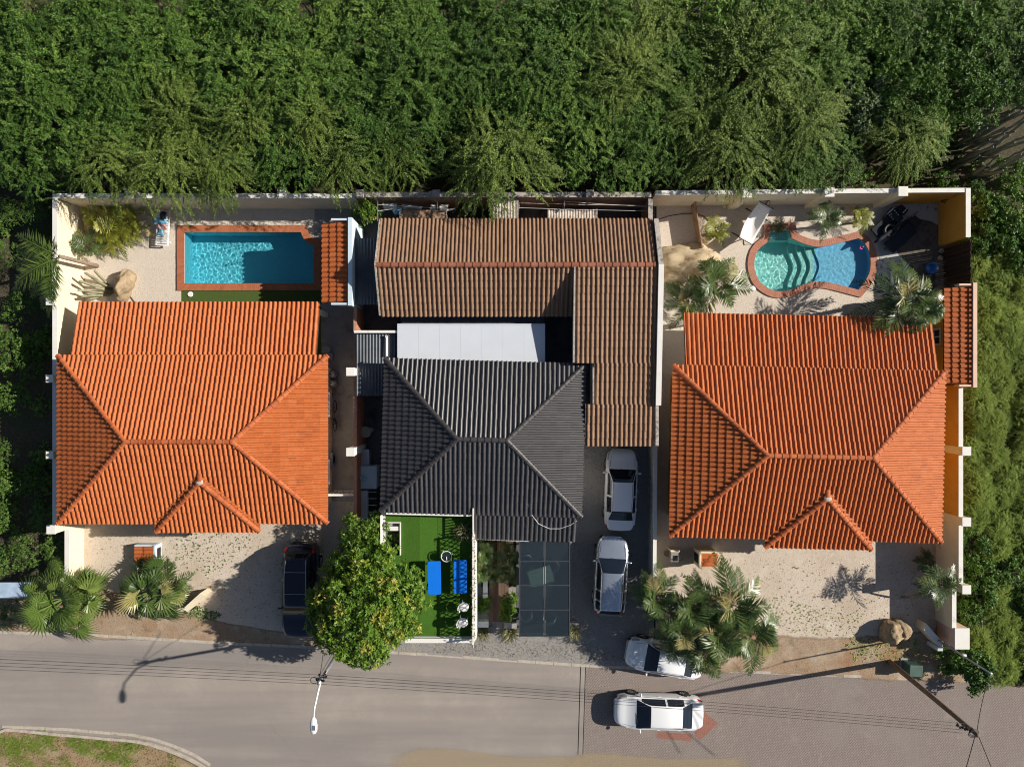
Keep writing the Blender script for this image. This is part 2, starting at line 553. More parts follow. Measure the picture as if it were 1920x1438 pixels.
M['paver'] = pavermat('pinkish_block_paving', [(.320, .264, .237), (.282, .236, .215)], ang=-.9, joint=(.17, .142, .127),
    patches=[((.255, .222, .207), .35, .5, .2, .6), ((.38, .32, .277), .8, .58, .2, .45), ((.20, .173, .162), .25, .58, .12, .5), ((.17, .15, .14), 1.1, .68, .06, .5)])
M['paver_red'] = pavermat('red_block_paving', [(.34, .15, .11), (.29, .135, .105)], ang=0, joint=(.28, .2, .165))
M['coping'] = tintmat('terracotta_coping', [(0, (.40, .13, .06)), (.5, (.50, .17, .08)), (1, (.44, .15, .07))], .75, dirt=((.30, .12, .07), 3, .6, .4))
M['coping_pink'] = tintmat('pink_coping', [(0, (.44, .19, .125)), (.5, (.52, .235, .16)), (1, (.47, .21, .14))], .8, dirt=((.33, .15, .10), 3, .6, .5))


def poolmat(name, left, right=None, xs=(0, 1)):
    m, nt, nn, ll, b = nodes(name)
    v = pos(nt)
    c = ramp(nt, noise(nt, v, 5, 3), [(.3, tuple(x * .9 for x in left)), (.7, left)])
    if right:
        sx = N(nt, 'ShaderNodeSeparateXYZ'); ll.new(v, sx.inputs[0])
        mr = N(nt, 'ShaderNodeMapRange'); ll.new(sx.outputs[0], mr.inputs[0])
        mr.inputs[1].default_value, mr.inputs[2].default_value = xs
        c = mix(nt, mr.outputs[0], c, right)
    ll.new(c, b.inputs['Base Color'])
    b.inputs['Roughness'].default_value = .6
    return m


def watermat(name, tint, absorb=0):
    """pool water: a refracting surface with real ripples"""
    m, nt, nn, ll, b = nodes(name)
    nn.remove(b)
    gl = N(nt, 'ShaderNodeBsdfGlass'); gl.inputs['Roughness'].default_value = 0.0
    gl.inputs['IOR'].default_value = 1.33
    gl.inputs['Color'].default_value = c4(tint)
    ll.new(gl.outputs[0], nn['Material Output'].inputs[0])
    return m


M['leaf_thorn'] = leafmat('thorn_tree_leaf', [(0, (.034, .080, .013)), (.4, (.084, .165, .026)), (.75, (.134, .228, .039)), (1, (.20, .30, .058))], .55, .18, .3, .4)
M['leaf_olive'] = leafmat('olive_thorn_leaf', [(0, (.048, .086, .015)), (.4, (.115, .180, .032)), (.75, (.18, .248, .049)), (1, (.25, .32, .075))], .55, .18, .3, .3)
M['leaf_bright'] = leafmat('bright_shrub_leaf', [(0, (.032, .080, .012)), (.4, (.075, .160, .022)), (.75, (.135, .24, .036)), (1, (.23, .34, .06))], .5, .22, .3, .4)
M['leaf_grey'] = leafmat('greyish_shrub_leaf', [(0, (.05, .09, .035)), (.5, (.12, .18, .07)), (1, (.26, .32, .16))], .5, .25, .3)
M['leaf_mango'] = leafmat('mango_leaf', [(0, (.05, .115, .014)), (.45, (.125, .235, .026)), (.7, (.23, .33, .042)), (.86, (.40, .42, .065)), (1, (.42, .33, .085))], .45, .3, .35, .0)
M['leaf_palm'] = leafmat('palm_leaf', [(0, (.028, .055, .014)), (.45, (.070, .120, .027)), (.8, (.14, .19, .05)), (1, (.36, .30, .12))], .36, .2, .55, .12)
M['leaf_fan'] = leafmat('fan_palm_leaf', [(0, (.055, .10, .02)), (.5, (.12, .19, .035)), (1, (.20, .26, .06))], .40, .3, .5, .1)
M['leaf_yellow'] = leafmat('yellowing_palm_leaf', [(0, (.13, .16, .02)), (.5, (.27, .30, .04)), (.85, (.40, .37, .06)), (1, (.52, .32, .06))], .4, .3, .5, .1)
M['leaf_grass'] = leafmat('tall_grass_blade', [(0, (.12, .18, .03)), (.5, (.25, .345, .06)), (1, (.38, .47, .11))], .55, .38, .2, .25)
M['leaf_dry'] = leafmat('dry_leaf', [(0, (.10, .07, .035)), (1, (.33, .26, .16))], .8, .1, .2, 0)
M['leaf_agave'] = leafmat('variegated_agave_leaf', [(0, (.07, .08, .03)), (.5, (.16, .16, .06)), (1, (.42, .38, .2))], .5, .1, .4, 0)


def soften(m, feather=1.0, full=1.0):
    """fade a ground material out towards its ragged edge (attribute tint: 0 edge, 1 inside)"""
    m = m.copy(); m.name += '_patch'
    nt = m.node_tree
    b = nt.nodes['Principled BSDF']
    a = N(nt, 'ShaderNodeAttribute', attribute_name='tint')
    n1 = noise(nt, pos(nt), 1.5, 7, .75)
    ad = N(nt, 'ShaderNodeMath', operation='ADD')
    nt.links.new(a.outputs['Fac'], ad.inputs[0]); nt.links.new(n1, ad.inputs[1])
    k = ramp(nt, ad.outputs[0], [(.60, 0), (.60 + .34 * feather, full)])
    nt.links.new(k, b.inputs['Alpha'])
    return m


M['soil_p'] = soften(M['soil'])
M['sand_p'] = soften(M['sand'], 3.0, .45)
# ------------------------------------------------------------------ pools' outlines (needed as holes)
def smooth_ring(pts, n=4, sharp=()):
    """closed Catmull-Rom through pts; indices in sharp stay corners"""
    out = []
    k = len(pts)
    for i in range(k):
        p1, p2 = Vector(pts[i]), Vector(pts[(i + 1) % k])
        p0 = Vector(pts[i - 1]) if i not in sharp else p1 * 2 - p2
        p3 = Vector(pts[(i + 2) % k]) if (i + 1) % k not in sharp else p2 * 2 - p1
        for j in range(n):
            t = j / n
            q = .5 * ((2 * p1) + (p2 - p0) * t + (2 * p0 - 5 * p1 + 4 * p2 - p3) * t * t + (3 * p1 - p0 - 3 * p2 + p3) * t ** 3)
            out.append((q.x, q.y))
    return out


def offset_ring(ring, d):
    n = len(ring)
    a = sum(ring[i][0] * ring[(i + 1) % n][1] - ring[(i + 1) % n][0] * ring[i][1] for i in range(n))
    s = 1 if a > 0 else -1
    out = []
    for i in range(n):
        p0, p1, p2 = Vector(ring[i - 1]), Vector(ring[i]), Vector(ring[(i + 1) % n])
        e1, e2 = (p1 - p0).normalized(), (p2 - p1).normalized()
        n1, n2 = Vector((e1.y, -e1.x)) * s, Vector((e2.y, -e2.x)) * s
        b = (n1 + n2)
        b = b / max(.35, b.length_squared) * 2 if b.length > 1e-6 else n1
        if b.length > 1.5: b = b.normalized() * 1.5
        out.append((p1.x + b.x * d, p1.y + b.y * d))
    return out


Z1 = [(373, 160), (640, 140), (655, 255), (760, 305), (900, 355), (1050, 375), (1200, 345), (1400, 300), (1560, 258), (1640, 330), (1700, 440),
      (1722, 590), (1700, 740), (1620, 880), (1555, 960), (1400, 920), (1230, 875), (1080, 850), (940, 855), (830, 885), (720, 930), (600, 970), (450, 975),
      (330, 925), (230, 840), (175, 720), (160, 590), (190, 460), (250, 380), (330, 320), (365, 285)]
POOL_R = smooth_ring(pl([(1390 + x / 7.111, 410 + y / 7.111) for x, y in Z1]), 3, (0, 1, 2, 8, 14, 30))
POOL_L = pl([(345.3, 435.3), (565.6, 435.3), (568, 442), (572, 449), (577, 454.5), (583, 458), (590, 459.7), (590, 532.8), (345.3, 532.8)])
HOLE_R, HOLE_L = offset_ring(POOL_R, .12), offset_ring(POOL_L, .12)

def soft_sheet(name, ring, z, m, inset=.5, scale=False, kind='structure', label=None, cat=None):
    n = len(ring)
    mb = MB()
    cx_, cy_ = sum(p[0] for p in ring) / n, sum(p[1] for p in ring) / n
    inn = [(cx_ + (p[0] - cx_) * (1 - inset), cy_ + (p[1] - cy_) * (1 - inset)) for p in ring] if scale else offset_ring(ring, -inset)
    c = (sum(p[0] for p in inn) / n, sum(p[1] for p in inn) / n)
    tri = tessellate_polygon([[Vector((p[0], p[1], 0)) for p in inn]])
    mb.v = [(p[0], p[1], z) for p in ring] + [(p[0], p[1], z) for p in inn]
    mb.t = [0.0] * n + [1.0] * n
    a = sum(ring[i][0] * ring[(i + 1) % n][1] - ring[(i + 1) % n][0] * ring[i][1] for i in range(n))
    mb.f = [(i, (i + 1) % n, n + (i + 1) % n, n + i) if a > 0 else (n + i, n + (i + 1) % n, (i + 1) % n, i) for i in range(n)]
    for q in tri:
        A, B, C = (inn[i] for i in q)
        q = q if (B[0] - A[0]) * (C[1] - A[1]) - (C[0] - A[0]) * (B[1] - A[1]) > 0 else q[::-1]
        mb.f.append(tuple(i + n for i in q))
    return tag(mb.build(name, m), label, cat, kind=kind)


# ------------------------------------------------------------------ ground, road, yards
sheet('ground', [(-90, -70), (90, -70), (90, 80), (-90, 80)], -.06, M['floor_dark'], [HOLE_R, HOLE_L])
TOPK = [(-900, 1150), (0, 1187), (150, 1191), (300, 1200), (430, 1208), (570, 1214), (690, 1222), (800, 1229), (950, 1240), (1100, 1250), (1230, 1257), (1390, 1261), (1560, 1268), (1700, 1274), (1790, 1279), (1920, 1288), (2900, 1335)]
BOTK = [(-900, 1330), (0, 1369), (120, 1374), (200, 1381), (250, 1385), (290, 1394), (330, 1408), (365, 1424), (392, 1442), (415, 1470), (430, 1510), (440, 1600), (440, 2900)]
sheet('road', pl(TOPK + [(2900, 2900)] + BOTK[::-1]), 0.0, M['asphalt'])
sheet('paved_road', pl([(1097, 1250)] + [(x, y) for x, y in TOPK if x > 1100] + [(2900, 2900), (1050, 2900), (1087, 1438)]), .004, M['paver'])
sheet('concrete_band', pl([(1089, 1249), (1097, 1250), (1092, 1415), (1084, 1415)]), .008, M['asphalt'])
for q_ in ((1088.2, 1083.2), (1097.2, 1092.2)):
    sheet('road_joint', pl([(q_[0], 1250), (q_[0] + 1.2, 1250), (q_[1] + 1.2, 1415), (q_[1], 1415)]), .010, M['tyre'])
# red paving inlays (flat markings in the road)
sheet('red_road_inlay', pl([(1232, 1371), (1297, 1376), (1296, 1389), (1231, 1383)]), .009, M['paver_red'])
sheet('red_road_inlay', pl([(1316, 1329), (1346, 1356), (1314, 1386), (1305, 1380), (1300, 1340)]), .009, M['paver_red'])
sn = 0
for ring in ([(720, 1420), (790, 1398), (860, 1402), (930, 1412), (1010, 1418), (1110, 1420), (1130, 1500), (760, 1500)],
             [(1050, 1416), (1110, 1408), (1180, 1414), (1260, 1420), (1330, 1420), (1420, 1424), (1420, 1500), (1060, 1500)]):
    soft_sheet('drifted_sand', smooth_ring(pl(ring), 3), .012 + .001 * sn, M['sand_p'], .45, True, 'stuff', 'drifted tan sand on the road at the bottom edge, patch %d' % (sn + 1), 'sand'); sn += 1

# kerbs: one thing per run, the stones are its parts
def kerb(label, pts, w, h, seg=1.0, side=1, name='kerb'):
    k = thing(name, label, 'kerb')
    pts = [Vector(p) for p in pts]
    L = [0]
    for a, b in zip(pts, pts[1:]): L.append(L[-1] + (b - a).length)
    def at(d):
        for i in range(len(pts) - 1):
            if d <= L[i + 1] or i == len(pts) - 2:
                return pts[i] + (pts[i + 1] - pts[i]) * ((d - L[i]) / max(1e-6, L[i + 1] - L[i]))
    d = 0
    while d < L[-1] - .1:
        e = min(d + seg, L[-1])
        a, b = at(d + .006), at(e - .006)
        n = Vector((-(b - a).y, (b - a).x)).normalized() * side
        hh = h + random.uniform(-.008, .008)
        MB().prism([a, b, b + n * w, a + n * w], -.1, hh).build('kerb_stone', M['kerb'], k, bevel=.012)
        d = e
    return k


kerb('pale concrete kerb along the far side of the road left of the mango tree', pl([p for p in TOPK if -1 < p[0] < 810]), .16, .07, 1.0, 1)
kerb('long concrete kerb below the driveway with the parked cars, up to the green cabinet', pl([p for p in TOPK if 780 < p[0] < 1760]), .16, .03, 1.0, 1)
kerb('curved concrete kerb round the grass corner at the bottom left', smooth_ring(pl(BOTK[1:10]), 4)[:-4], .15, .10, .8, -1)
kerb('low concrete gutter strip running beside the curved corner kerb', [(x + .10, y + .30) for x, y in pl(BOTK[1:9])], .16, .025, 1.2, -1, 'gutter')

sheet('grass_verge', pl([(-200, 1372)] + BOTK[1:-1] + [(-200, 1700)]), -.03, M['verge'])
# lots
LOT1 = pl([(158, 392), (600, 392), (662, 392), (664, 965), (668, 1010), (668, 1160), (520, 1172), (330, 1160), (260, 1150), (160, 1110), (158, 990)])
sheet('gravel_yard', pl([(155, 388), (603, 388), (603, 572), (590, 700), (155, 700)]), .02, M['gravel_w'], [HOLE_L])
sheet('gravel_yard', pl([(135, 900), (672, 900), (672, 1208), (575, 1206), (430, 1198), (330, 1180), (230, 1140), (135, 1100)]), .02, M['gravel'])
sheet('concrete_alley', pl([(590, 388), (668, 388), (668, 940), (590, 940)]), .024, M['concrete'])
sheet('turf_strip', pl([(341, 540), (602, 540), (602, 690), (341, 690)]), .034, M['turf_d'])
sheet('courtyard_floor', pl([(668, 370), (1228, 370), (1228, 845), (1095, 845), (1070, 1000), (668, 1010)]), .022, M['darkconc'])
sheet('gravel_drive', pl([(1064, 820), (1226, 820), (1226, 1200), (1222, 1250), (1100, 1246), (950, 1237), (800, 1226), (690, 1219), (655, 1217), (655, 1160), (672, 1100), (890, 1100), (1064, 1100)]), .026, M['gravel_g'])
sheet('gravel_yard', pl([(1231, 372), (1768, 372), (1768, 720), (1231, 720)]), .02, M['gravel_w'], [HOLE_R])
sheet('gravel_yard', pl([(1229, 700), (1768, 700), (1756, 960), (1756, 1170), (1720, 1272), (1560, 1266), (1390, 1259), (1229, 1254)]), .024, M['gravel'])
sheet('soil_verge', pl([(-300, 1100), (150, 1100), (230, 1118), (330, 1140), (430, 1166), (575, 1184), (690, 1200), (690, 1220), (570, 1212), (300, 1198), (150, 1189), (0, 1185), (-300, 1170)]), -.01, M['soil'])
sheet('soil_verge', pl([(1740, 1160), (1840, 1190), (1840, 1282), (1700, 1272), (1690, 1240)]), .018, M['soil'])
soft_sheet('soil_patch', smooth_ring(pl([(120, 1090), (230, 1112), (330, 1140), (430, 1166), (560, 1186), (690, 1200), (690, 1222), (560, 1214), (300, 1200), (120, 1192)]), 2), .030, M['soil_p'], .30)
soft_sheet('soil_patch', smooth_ring(pl([(1240, 1140), (1380, 1172), (1450, 1186), (1550, 1192), (1640, 1188), (1750, 1180), (1800, 1210), (1760, 1280), (1560, 1270), (1390, 1263), (1250, 1258)]), 2), .034, M['soil_p'], .50)
sheet('patio_paving', smooth_ring(pl([(1640, 395), (1765, 375), (1768, 440), (1720, 450), (1708, 500), (1712, 552), (1640, 548), (1650, 480)]), 2), .030, M['patio'])
sheet('ground_cloth', smooth_ring(pl([(1690, 418), (1730, 412), (1768, 440), (1768, 560), (1716, 556), (1705, 500), (1680, 470)]), 3), .036, M['mat_brown'])


# ------------------------------------------------------------------ tiled roofs
def tile_mesh(name, w, L, m, amp=.076, thick=.02):
    pr = [(0, .06), (.08, 0), (.26, 0), (.36, .62), (.52, 1), (.70, 1), (.88, .62), (1.0, .02)]
    mb = MB()
    vs = []
    for y, z0 in ((-.02, .050), (L * 1.06, .004)):
        for a, b in pr: vs.append((a * w, y, b * amp + z0))
    for a, b in pr: vs.append((a * w, -.02, b * amp + .050 - thick * 1.6))
    n = len(pr)
    fs = [(i, i + 1, n + i + 1, n + i) for i in range(n - 1)] + [(2 * n + i, 2 * n + i + 1, i + 1, i) for i in range(n - 1)]
    return mb.add(vs, fs, 0.0).mesh(name, m, False)


def cap_mesh(name, r, L, m):
    mb = MB()
    vs, fs = [], []
    n = 9
    for x, k in ((0, 1.0), (L * .86, .93), (L * .865, 1.13), (L * 1.04, 1.15)):
        for i in range(n):
            g = math.pi * i / (n - 1)
            vs.append((x, -math.cos(g) * r * k, math.sin(g) * r * k * .72 + (.0 if k < 1.05 else .004)))
    for j in range(3):
        for i in range(n - 1):
            a = j * n + i
            fs.append((a, a + n, a + n + 1, a + 1))
    fs.append(tuple(range(3 * n, 4 * n)))
    fs.append(tuple(range(n))[::-1])
    return mb.add(vs, fs, 0.0).mesh(name, m, False)


class Roof:
    """tile layer of one roof; slopes are polygons (a along eave, b plan distance up the slope)"""
    def __init__(s, part, m, under, tw=.24, tl=.385, budget=300, amp=.076):
        s.part, s.m, s.tw, s.tl, s.left = part, m, tw, tl, budget
        s.tile = tile_mesh('roof_tile', tw, tl, m, amp)
        tv = np.zeros(len(s.tile.vertices) * 3); s.tile.vertices.foreach_get('co', tv)
        s.tv = tv.reshape(-1, 3)
        s.tf = [tuple(p.vertices) for p in s.tile.polygons]
        s.rest = MB()
        s.under = MB()
        s.um = under

    def slope(s, origin, ang, k, poly, single=0, deck=True, shift=0.0):
        """origin: eave start (3D), ang: eave direction in plan, k: rise per plan metre, poly in (a, b_plan)"""
        cs = math.sqrt(1 + k * k)
        u = Vector((math.cos(ang), math.sin(ang), 0))
        up = Vector((-math.sin(ang), math.cos(ang), k)) / cs
        nz = u.cross(up)
        Mx = Matrix(((u.x, up.x, nz.x, origin[0]), (u.y, up.y, nz.y, origin[1]), (u.z, up.z, nz.z, origin[2]), (0, 0, 0, 1)))
        pg = [Vector((a, b * cs)) for a, b in poly]
        ar = sum(pg[i].x * pg[(i + 1) % len(pg)].y - pg[(i + 1) % len(pg)].x * pg[i].y for i in range(len(pg)))
        if ar < 0: pg = pg[::-1]
        edges = []
        for i in range(len(pg)):
            d = (pg[(i + 1) % len(pg)] - pg[i])
            if d.length < 1e-6: continue
            edges.append((pg[i], Vector((d.y, -d.x)).normalized()))
        def depth(p): return max((p - e).dot(n) for e, n in edges)
        a0, a1 = min(p.x for p in pg), max(p.x for p in pg)
        b0, b1 = min(p.y for p in pg), max(p.y for p in pg)
        na, nb = math.ceil((a1 - a0) / s.tw) + 1, math.ceil((b1 - b0) / s.tl)
        part = bmesh.new()
        tl_ = part.verts.layers.float.new('tint')
        cells = [(i, j) for j in range(nb) for i in range(na)]
        for i, j in cells:
            a, b = a0 + (i - shift) * s.tw, b0 + j * s.tl
            cor = [Vector((a + x * s.tw, b + y * s.tl)) for x, y in ((0, 0), (1, 0), (1, 1), (0, 1))]
            ds = [depth(c) for c in cor]
            if depth((cor[0] + cor[2]) / 2) > s.tl * .8: continue
            jz = random.uniform(-.004, .004); jx = random.uniform(-.006, .006)
            if max(ds) <= .02:
                ml = Mx @ Matrix.Translation((a + jx, b, jz)) @ Matrix.Rotation(random.uniform(-.012, .012), 4, 'Z')
                if single > 0 and s.left > 0:
                    inst('roof_tile', s.tile, s.part, mw=ml); single -= 1; s.left -= 1
                else:
                    A = np.array(ml)
                    s.rest.add([tuple(q) for q in (s.tv @ A[:3, :3].T + A[:3, 3])], s.tf, random.random())
            else:
                t = random.random()
                vs = []
                for q in s.tv:
                    w = part.verts.new((q[0] + a, q[1] + b, q[2])); w[tl_] = t; vs.append(w)
                for f in s.tf: part.faces.new([vs[x] for x in f])
        for e, n in edges:
            geom = list(part.verts) + list(part.edges) + list(part.faces)
            if not part.faces: break
            lim = .025 if abs(n.y + 1) < .01 else 0
            bmesh.ops.bisect_plane(part, geom=geom, plane_co=(e.x + n.x * lim, e.y + n.y * lim, 0), plane_no=(n.x, n.y, 0), clear_outer=True)
        if part.faces:
            part.verts.index_update()
            base = len(s.rest.v)
            for w in part.verts:
                q = Mx @ w.co
                s.rest.v.append(tuple(q)); s.rest.t.append(w[tl_])
            for f in part.faces: s.rest.f.append(tuple(base + w.index for w in f.verts))
        part.free()
        if deck:
            n = len(pg)
            vs = [Mx @ Vector((p.x, p.y, -.012)) for p in pg] + [Mx @ Vector((p.x, p.y, -.13)) for p in pg]
            s.under.add(vs, [tuple(range(n)), tuple(range(2 * n - 1, n - 1, -1))] + [((i + 1) % n, i, n + i, n + (i + 1) % n) for i in range(n)])

    def caps(s, a, b, mesh, L, lift=.05, name='ridge_cap'):
        """caps laid from the high end a down to the low end b"""
        a, b = Vector(a), Vector(b)
        d = (b - a); n = max(1, round(d.length / L)); x = d.normalized()
        y = Vector((0, 0, 1)).cross(x).normalized(); z = x.cross(y)
        for i in range(n):
            p = a + d * (i / n) + z * (lift + random.uniform(-.004, .006))
            inst(name, mesh, s.part, mw=Matrix(((x.x, y.x, z.x, p.x), (x.y, y.y, z.y, p.y), (x.z, y.z, z.z, p.z), (0, 0, 0, 1))))

    def done(s):
        o = s.rest.build('roof_tiles', s.m, s.part); o['kind'] = 'stuff'
        me = s.under.mesh('roof', s.um)
        s.part.data = me
        return s


def roof_part(parent):
    return link(bpy.data.objects.new('roof', bpy.data.meshes.new('roof')), parent)


def window(parent, c, w, h, rz, frame='white', name='window'):
    """a framed pane in a wall; c = centre, rz = outward direction in plan"""
    mt = Matrix.Rotation(rz, 3, 'Z')
    c = Vector(c)
    f = MB()
    for dx, dz, sx, sz in ((0, h / 2, w + .1, .07), (0, -h / 2, w + .1, .07), (w / 2, 0, .07, h - .07), (-w / 2, 0, .07, h - .07), (0, 0, .05, h - .07)):
        f.box(c + mt @ Vector((.03, dx, dz)), (.08, sx, sz), rot=mt)
    o = f.build(name, M[frame], parent)
    MB().box(c + mt @ Vector((.012, 0, 0)), (.02, w, h), rot=mt).build('pane', M['glass'], o)
    MB().box(c + mt @ Vector((.07, 0, -h / 2 - .06)), (.16, w + .2, .05), rot=mt).build('sill', M['white'], o)
    return o


def door(parent, c, w, h, rz, m='doorwood'):
    mt = Matrix.Rotation(rz, 3, 'Z')
    c = Vector(c)
    o = MB().box(c + mt @ Vector((.025, 0, h / 2)), (.05, w, h), rot=mt).build('door', M[m], parent)
    MB().box(c + mt @ Vector((.075, w * .38, h * .48)), (.05, .04, .14), rot=mt).build('handle', M['metal_grey'], o)
    return o


K = .36
EH0 = 3.05


def hip_house(label, loc, rz, Wd, Dp, EH, tile, cap, under, wallm, ext=None, proj=None, front=None, single=210, k=K):
    h = thing('house', label, 'house', (loc[0], loc[1], 0), rz)
    rp = roof_part(h)
    rf = Roof(rp, M[tile], M[under])
    w, d = Wd / 2, Dp / 2
    RH = EH + d * k
    r = w - d
    tri = [(0, 0), (Dp, 0), (d, d)]
    trap = [(0, 0), (Wd, 0), (Wd - d, d), (d, d)]
    rf.slope((-w, d, EH), -math.pi / 2, k, tri, single)                       # left hip
    rf.slope((w, -d, EH), math.pi / 2, k, tri, 30)                            # right hip
    rf.slope((-w, -d, EH), 0, k, trap, 40)                                    # front
    rf.slope((w, d, EH), math.pi, k, trap, 0)                                 # rear
    cm = cap_mesh('ridge_cap', .125, .37, M[cap])
    rf.caps((-r, 0, RH), (r, 0, RH), cm, .37)
    for sx in (-1, 1):
        for sy in (-1, 1):
            rf.caps((sx * r, 0, RH), (sx * w, sy * d, EH), cm, .37, name='hip_cap')
    if ext:      # rear lean-to (x0, x1, run, drop)
        x0, x1, run, drop = ext
        rf.slope((x1, d + run, EH - drop - .03), math.pi, drop / run, [(0, 0), (x1 - x0, 0), (x1 - x0, run + .05), (0, run + .05)], 20)
    if front:    # roof carried forward over part of the front (x0, x1, run)
        x0, x1, run = front
        rf.slope((x0, -d - run, EH - run * k - .03), 0, k, [(0, 0), (x1 - x0, 0), (x1 - x0, run + .1), (0, run + .1)], 20)
    if proj:     # small hipped projection (centre x, width, forward)
        cx, pw, fw = proj
        q = pw / 2
        y0 = -d - fw
        AH = EH + q * k
        yb = -d + q
        rf.slope((cx - q, y0, EH), 0, k, [(0, 0), (pw, 0), (q, q)], 20)
        rf.slope((cx + q, y0, EH), math.pi / 2, k, [(0, 0), (fw, 0), (fw + q, q), (q, q)], 0)
        rf.slope((cx - q, -d, EH), -math.pi / 2, k, [(0, 0), (fw, 0), (fw - q, q), (-q, q)], 0)
        rf.caps((cx, yb, AH), (cx, y0 + q, AH), cm, .37)
        rf.caps((cx, y0 + q, AH), (cx - q, y0, EH), cm, .37, name='hip_cap')
        rf.caps((cx, y0 + q, AH), (cx + q, y0, EH), cm, .37, name='hip_cap')
        MB().blob((cx, y0 + q, AH + .08), (.2, .16, .06), 3, .3, 2).build('mortar_joint', M['mortar'], rp)
    rf.done()
    # walls under the eaves
    o = .55
    wl = MB().prism([(-w + o, -d + o), (w - o, -d + o), (w - o, d - o), (-w + o, d - o)], 0, EH - .06)
    if ext:
        x0, x1, run, drop = ext
        y1 = d + run - 1.0
        for px_ in (x0 + .3, (x0 + x1) / 2, x1 - .3):
            MB().box((px_, d + run - .4, (EH - drop) / 2 - .12), (.25, .25, EH - drop - .24)).build('porch_post', M['white'], h)
    if proj:
        cx, pw, fw = proj
        wl.prism([(cx - pw / 2 + .45, -d - fw + .5), (cx + pw / 2 - .45, -d - fw + .5), (cx + pw / 2 - .45, -d + o), (cx - pw / 2 + .45, -d + o)], 0, EH - .08)
    wl.build('wall', M[wallm], h)
    fy = -d + o
    for x in (-w * .68, w * .68):
        window(h, (x, fy, 1.5), 1.4, 1.1, -math.pi / 2)
    if proj:
        door(h, (proj[0], -d - proj[2] + .5, 0), 1.0, 2.1, -math.pi / 2)
    for y in (-d * .45, d * .4):
        window(h, (w - o, y, 1.55), 1.1, .9, 0)
        window(h, (-w + o, y, 1.55), 1.1, .9, math.pi)
    for x in (-w * .6, w * .1):
        window(h, (x, d - o, 1.5), 1.3, 1.1, math.pi / 2)
    door(h, (w * .5, d - o, 0), .95, 2.05, math.pi / 2, 'white')
    return h


house1 = hip_house('left house with bright orange hipped tile roof behind the rectangular pool', (-16.21, -2.836), 0, 13.67, 8.485, EH0, 'tile', 'cap_red', 'underlay', 'cream',
                   (-6.2, 6.25, 2.78, .68), (.765, 5.26, .44), None)
house3 = hip_house('right house with orange hipped tile roof below the curved pool', (14.99, -3.565), R(-1.3), 13.78, 8.65, EH0, 'tile', 'cap_red', 'underlay', 'ochre',
                   (-6.25, 6.57, 2.73, .68), (.65, 5.34, .45), None)
house2 = hip_house('middle house with charcoal black hipped tile roof', (-1.465, -2.752), R(-1.6), 10.165, 7.735, EH0, 'tile_dark', 'cap_dark', 'underlay_dark', 'white',
                   None, None, (-.43, 4.88, 1.35), 220)
# aerial cable and its bracket on the charcoal roof
t = thing('roof_cable', 'thin pale cable with small square bracket lying on the charcoal roof', 'cable')
MB().box(P(984, 922, 3.36) + Vector((0, 0, .03)), (.16, .16, .05)).build('bracket', M['plastic_white'], t)
cp = [P(x, y, z) for x, y, z in ((984, 924, 3.44), (988, 940, 3.32), (997, 965, 3.14), (1010, 982, 3.02), (1030, 991, 2.92), (1050, 991, 2.90), (1070, 984, 2.96), (1082, 976, 3.02))]
MB().tube(cp, .014, 5).build('wire', M['plastic_white'], t)

# brown gabled building with a long wing
bh = thing('house', 'long brown tiled gable building with a wing beside the driveway', 'house', (0, 0, 0))
rp = roof_part(bh)
rf = Roof(rp, M['tile_brown'], M['underlay'], .205, .40, 300, .06)
XL, XR, YR, RH, EH = -6.74, 7.16, 5.86, 4.0, 2.8
YB, YF = 8.38, 3.467
rf.slope((XR, YB, EH), math.pi, (RH - EH) / (YB - YR), [(0, 0), (XR - XL, 0), (XR - XL, YB - YR), (0, YB - YR)], 40)
rf.tw = .24
rf.tile = tile_mesh('roof_tile', .24, .385, M['tile_brown'], .07)
tv = np.zeros(len(rf.tile.vertices) * 3); rf.tile.vertices.foreach_get('co', tv); rf.tv = tv.reshape(-1, 3)
rf.tl = .385
rf.slope((XL, YF, EH), 0, (RH - EH) / (YR - YF), [(0, 0), (9.85, 0), (9.85, YR - YF), (0, YR - YF)], 110)
WK = .112
def wing(x0, x1, y0, y1, n):
    rf.slope((x0, y0, RH + .02 - (YR - y0) * WK), 0, WK, [(0, 0), (x1 - x0, 0), (x1 - x0, y1 - y0), (0, y1 - y0)], n)
wing(3.13, XR, 1.05, YR, 100)
wing(4.13, XR, -1.03, 1.05, 30)
wing(3.70, XR, -3.15, -1.03, 30)
cm = cap_mesh('ridge_cap', .135, .41, M['cap_brown'])
rf.caps((XL, YR, RH), (XR - .1, YR, RH), cm, .41)
rf.done()
wl = MB()
wl.prism([(XL + .15, YF + .5), (XR, YF + .5), (XR, YB - .4), (XL + .15, YB - .4)], 0, EH - .1)
wl.add([(XL + .15, YF + .3, EH - .2), (XL + .15, YB - .3, EH - .2), (XL + .15, YR, RH - .15), (XL + .35, YF + .3, EH - .2), (XL + .35, YB - .3, EH - .2), (XL + .35, YR, RH - .15)],
       [(0, 2, 1), (3, 4, 5), (0, 1, 4, 3), (1, 2, 5, 4), (2, 0, 3, 5)])
wl.prism([(4.3, -1.2), (XR, -1.2), (XR, YF + .45), (4.3, YF + .45)], 0, 2.95)
wl.build('wall', M['white'], bh)
window(bh, (-3.0, YF + .5, 1.4), 1.4, 1.1, -math.pi / 2)
window(bh, (0.5, YF + .5, 1.4), 1.4, 1.1, -math.pi / 2)
door(bh, (2.0, YF + .5, 0), .95, 2.05, -math.pi / 2)
for x in (4.0, 6.9):
    MB().box((x, -2.95, 1.4), (.18, .18, 2.8)).build('porch_post', M['white'], bh)
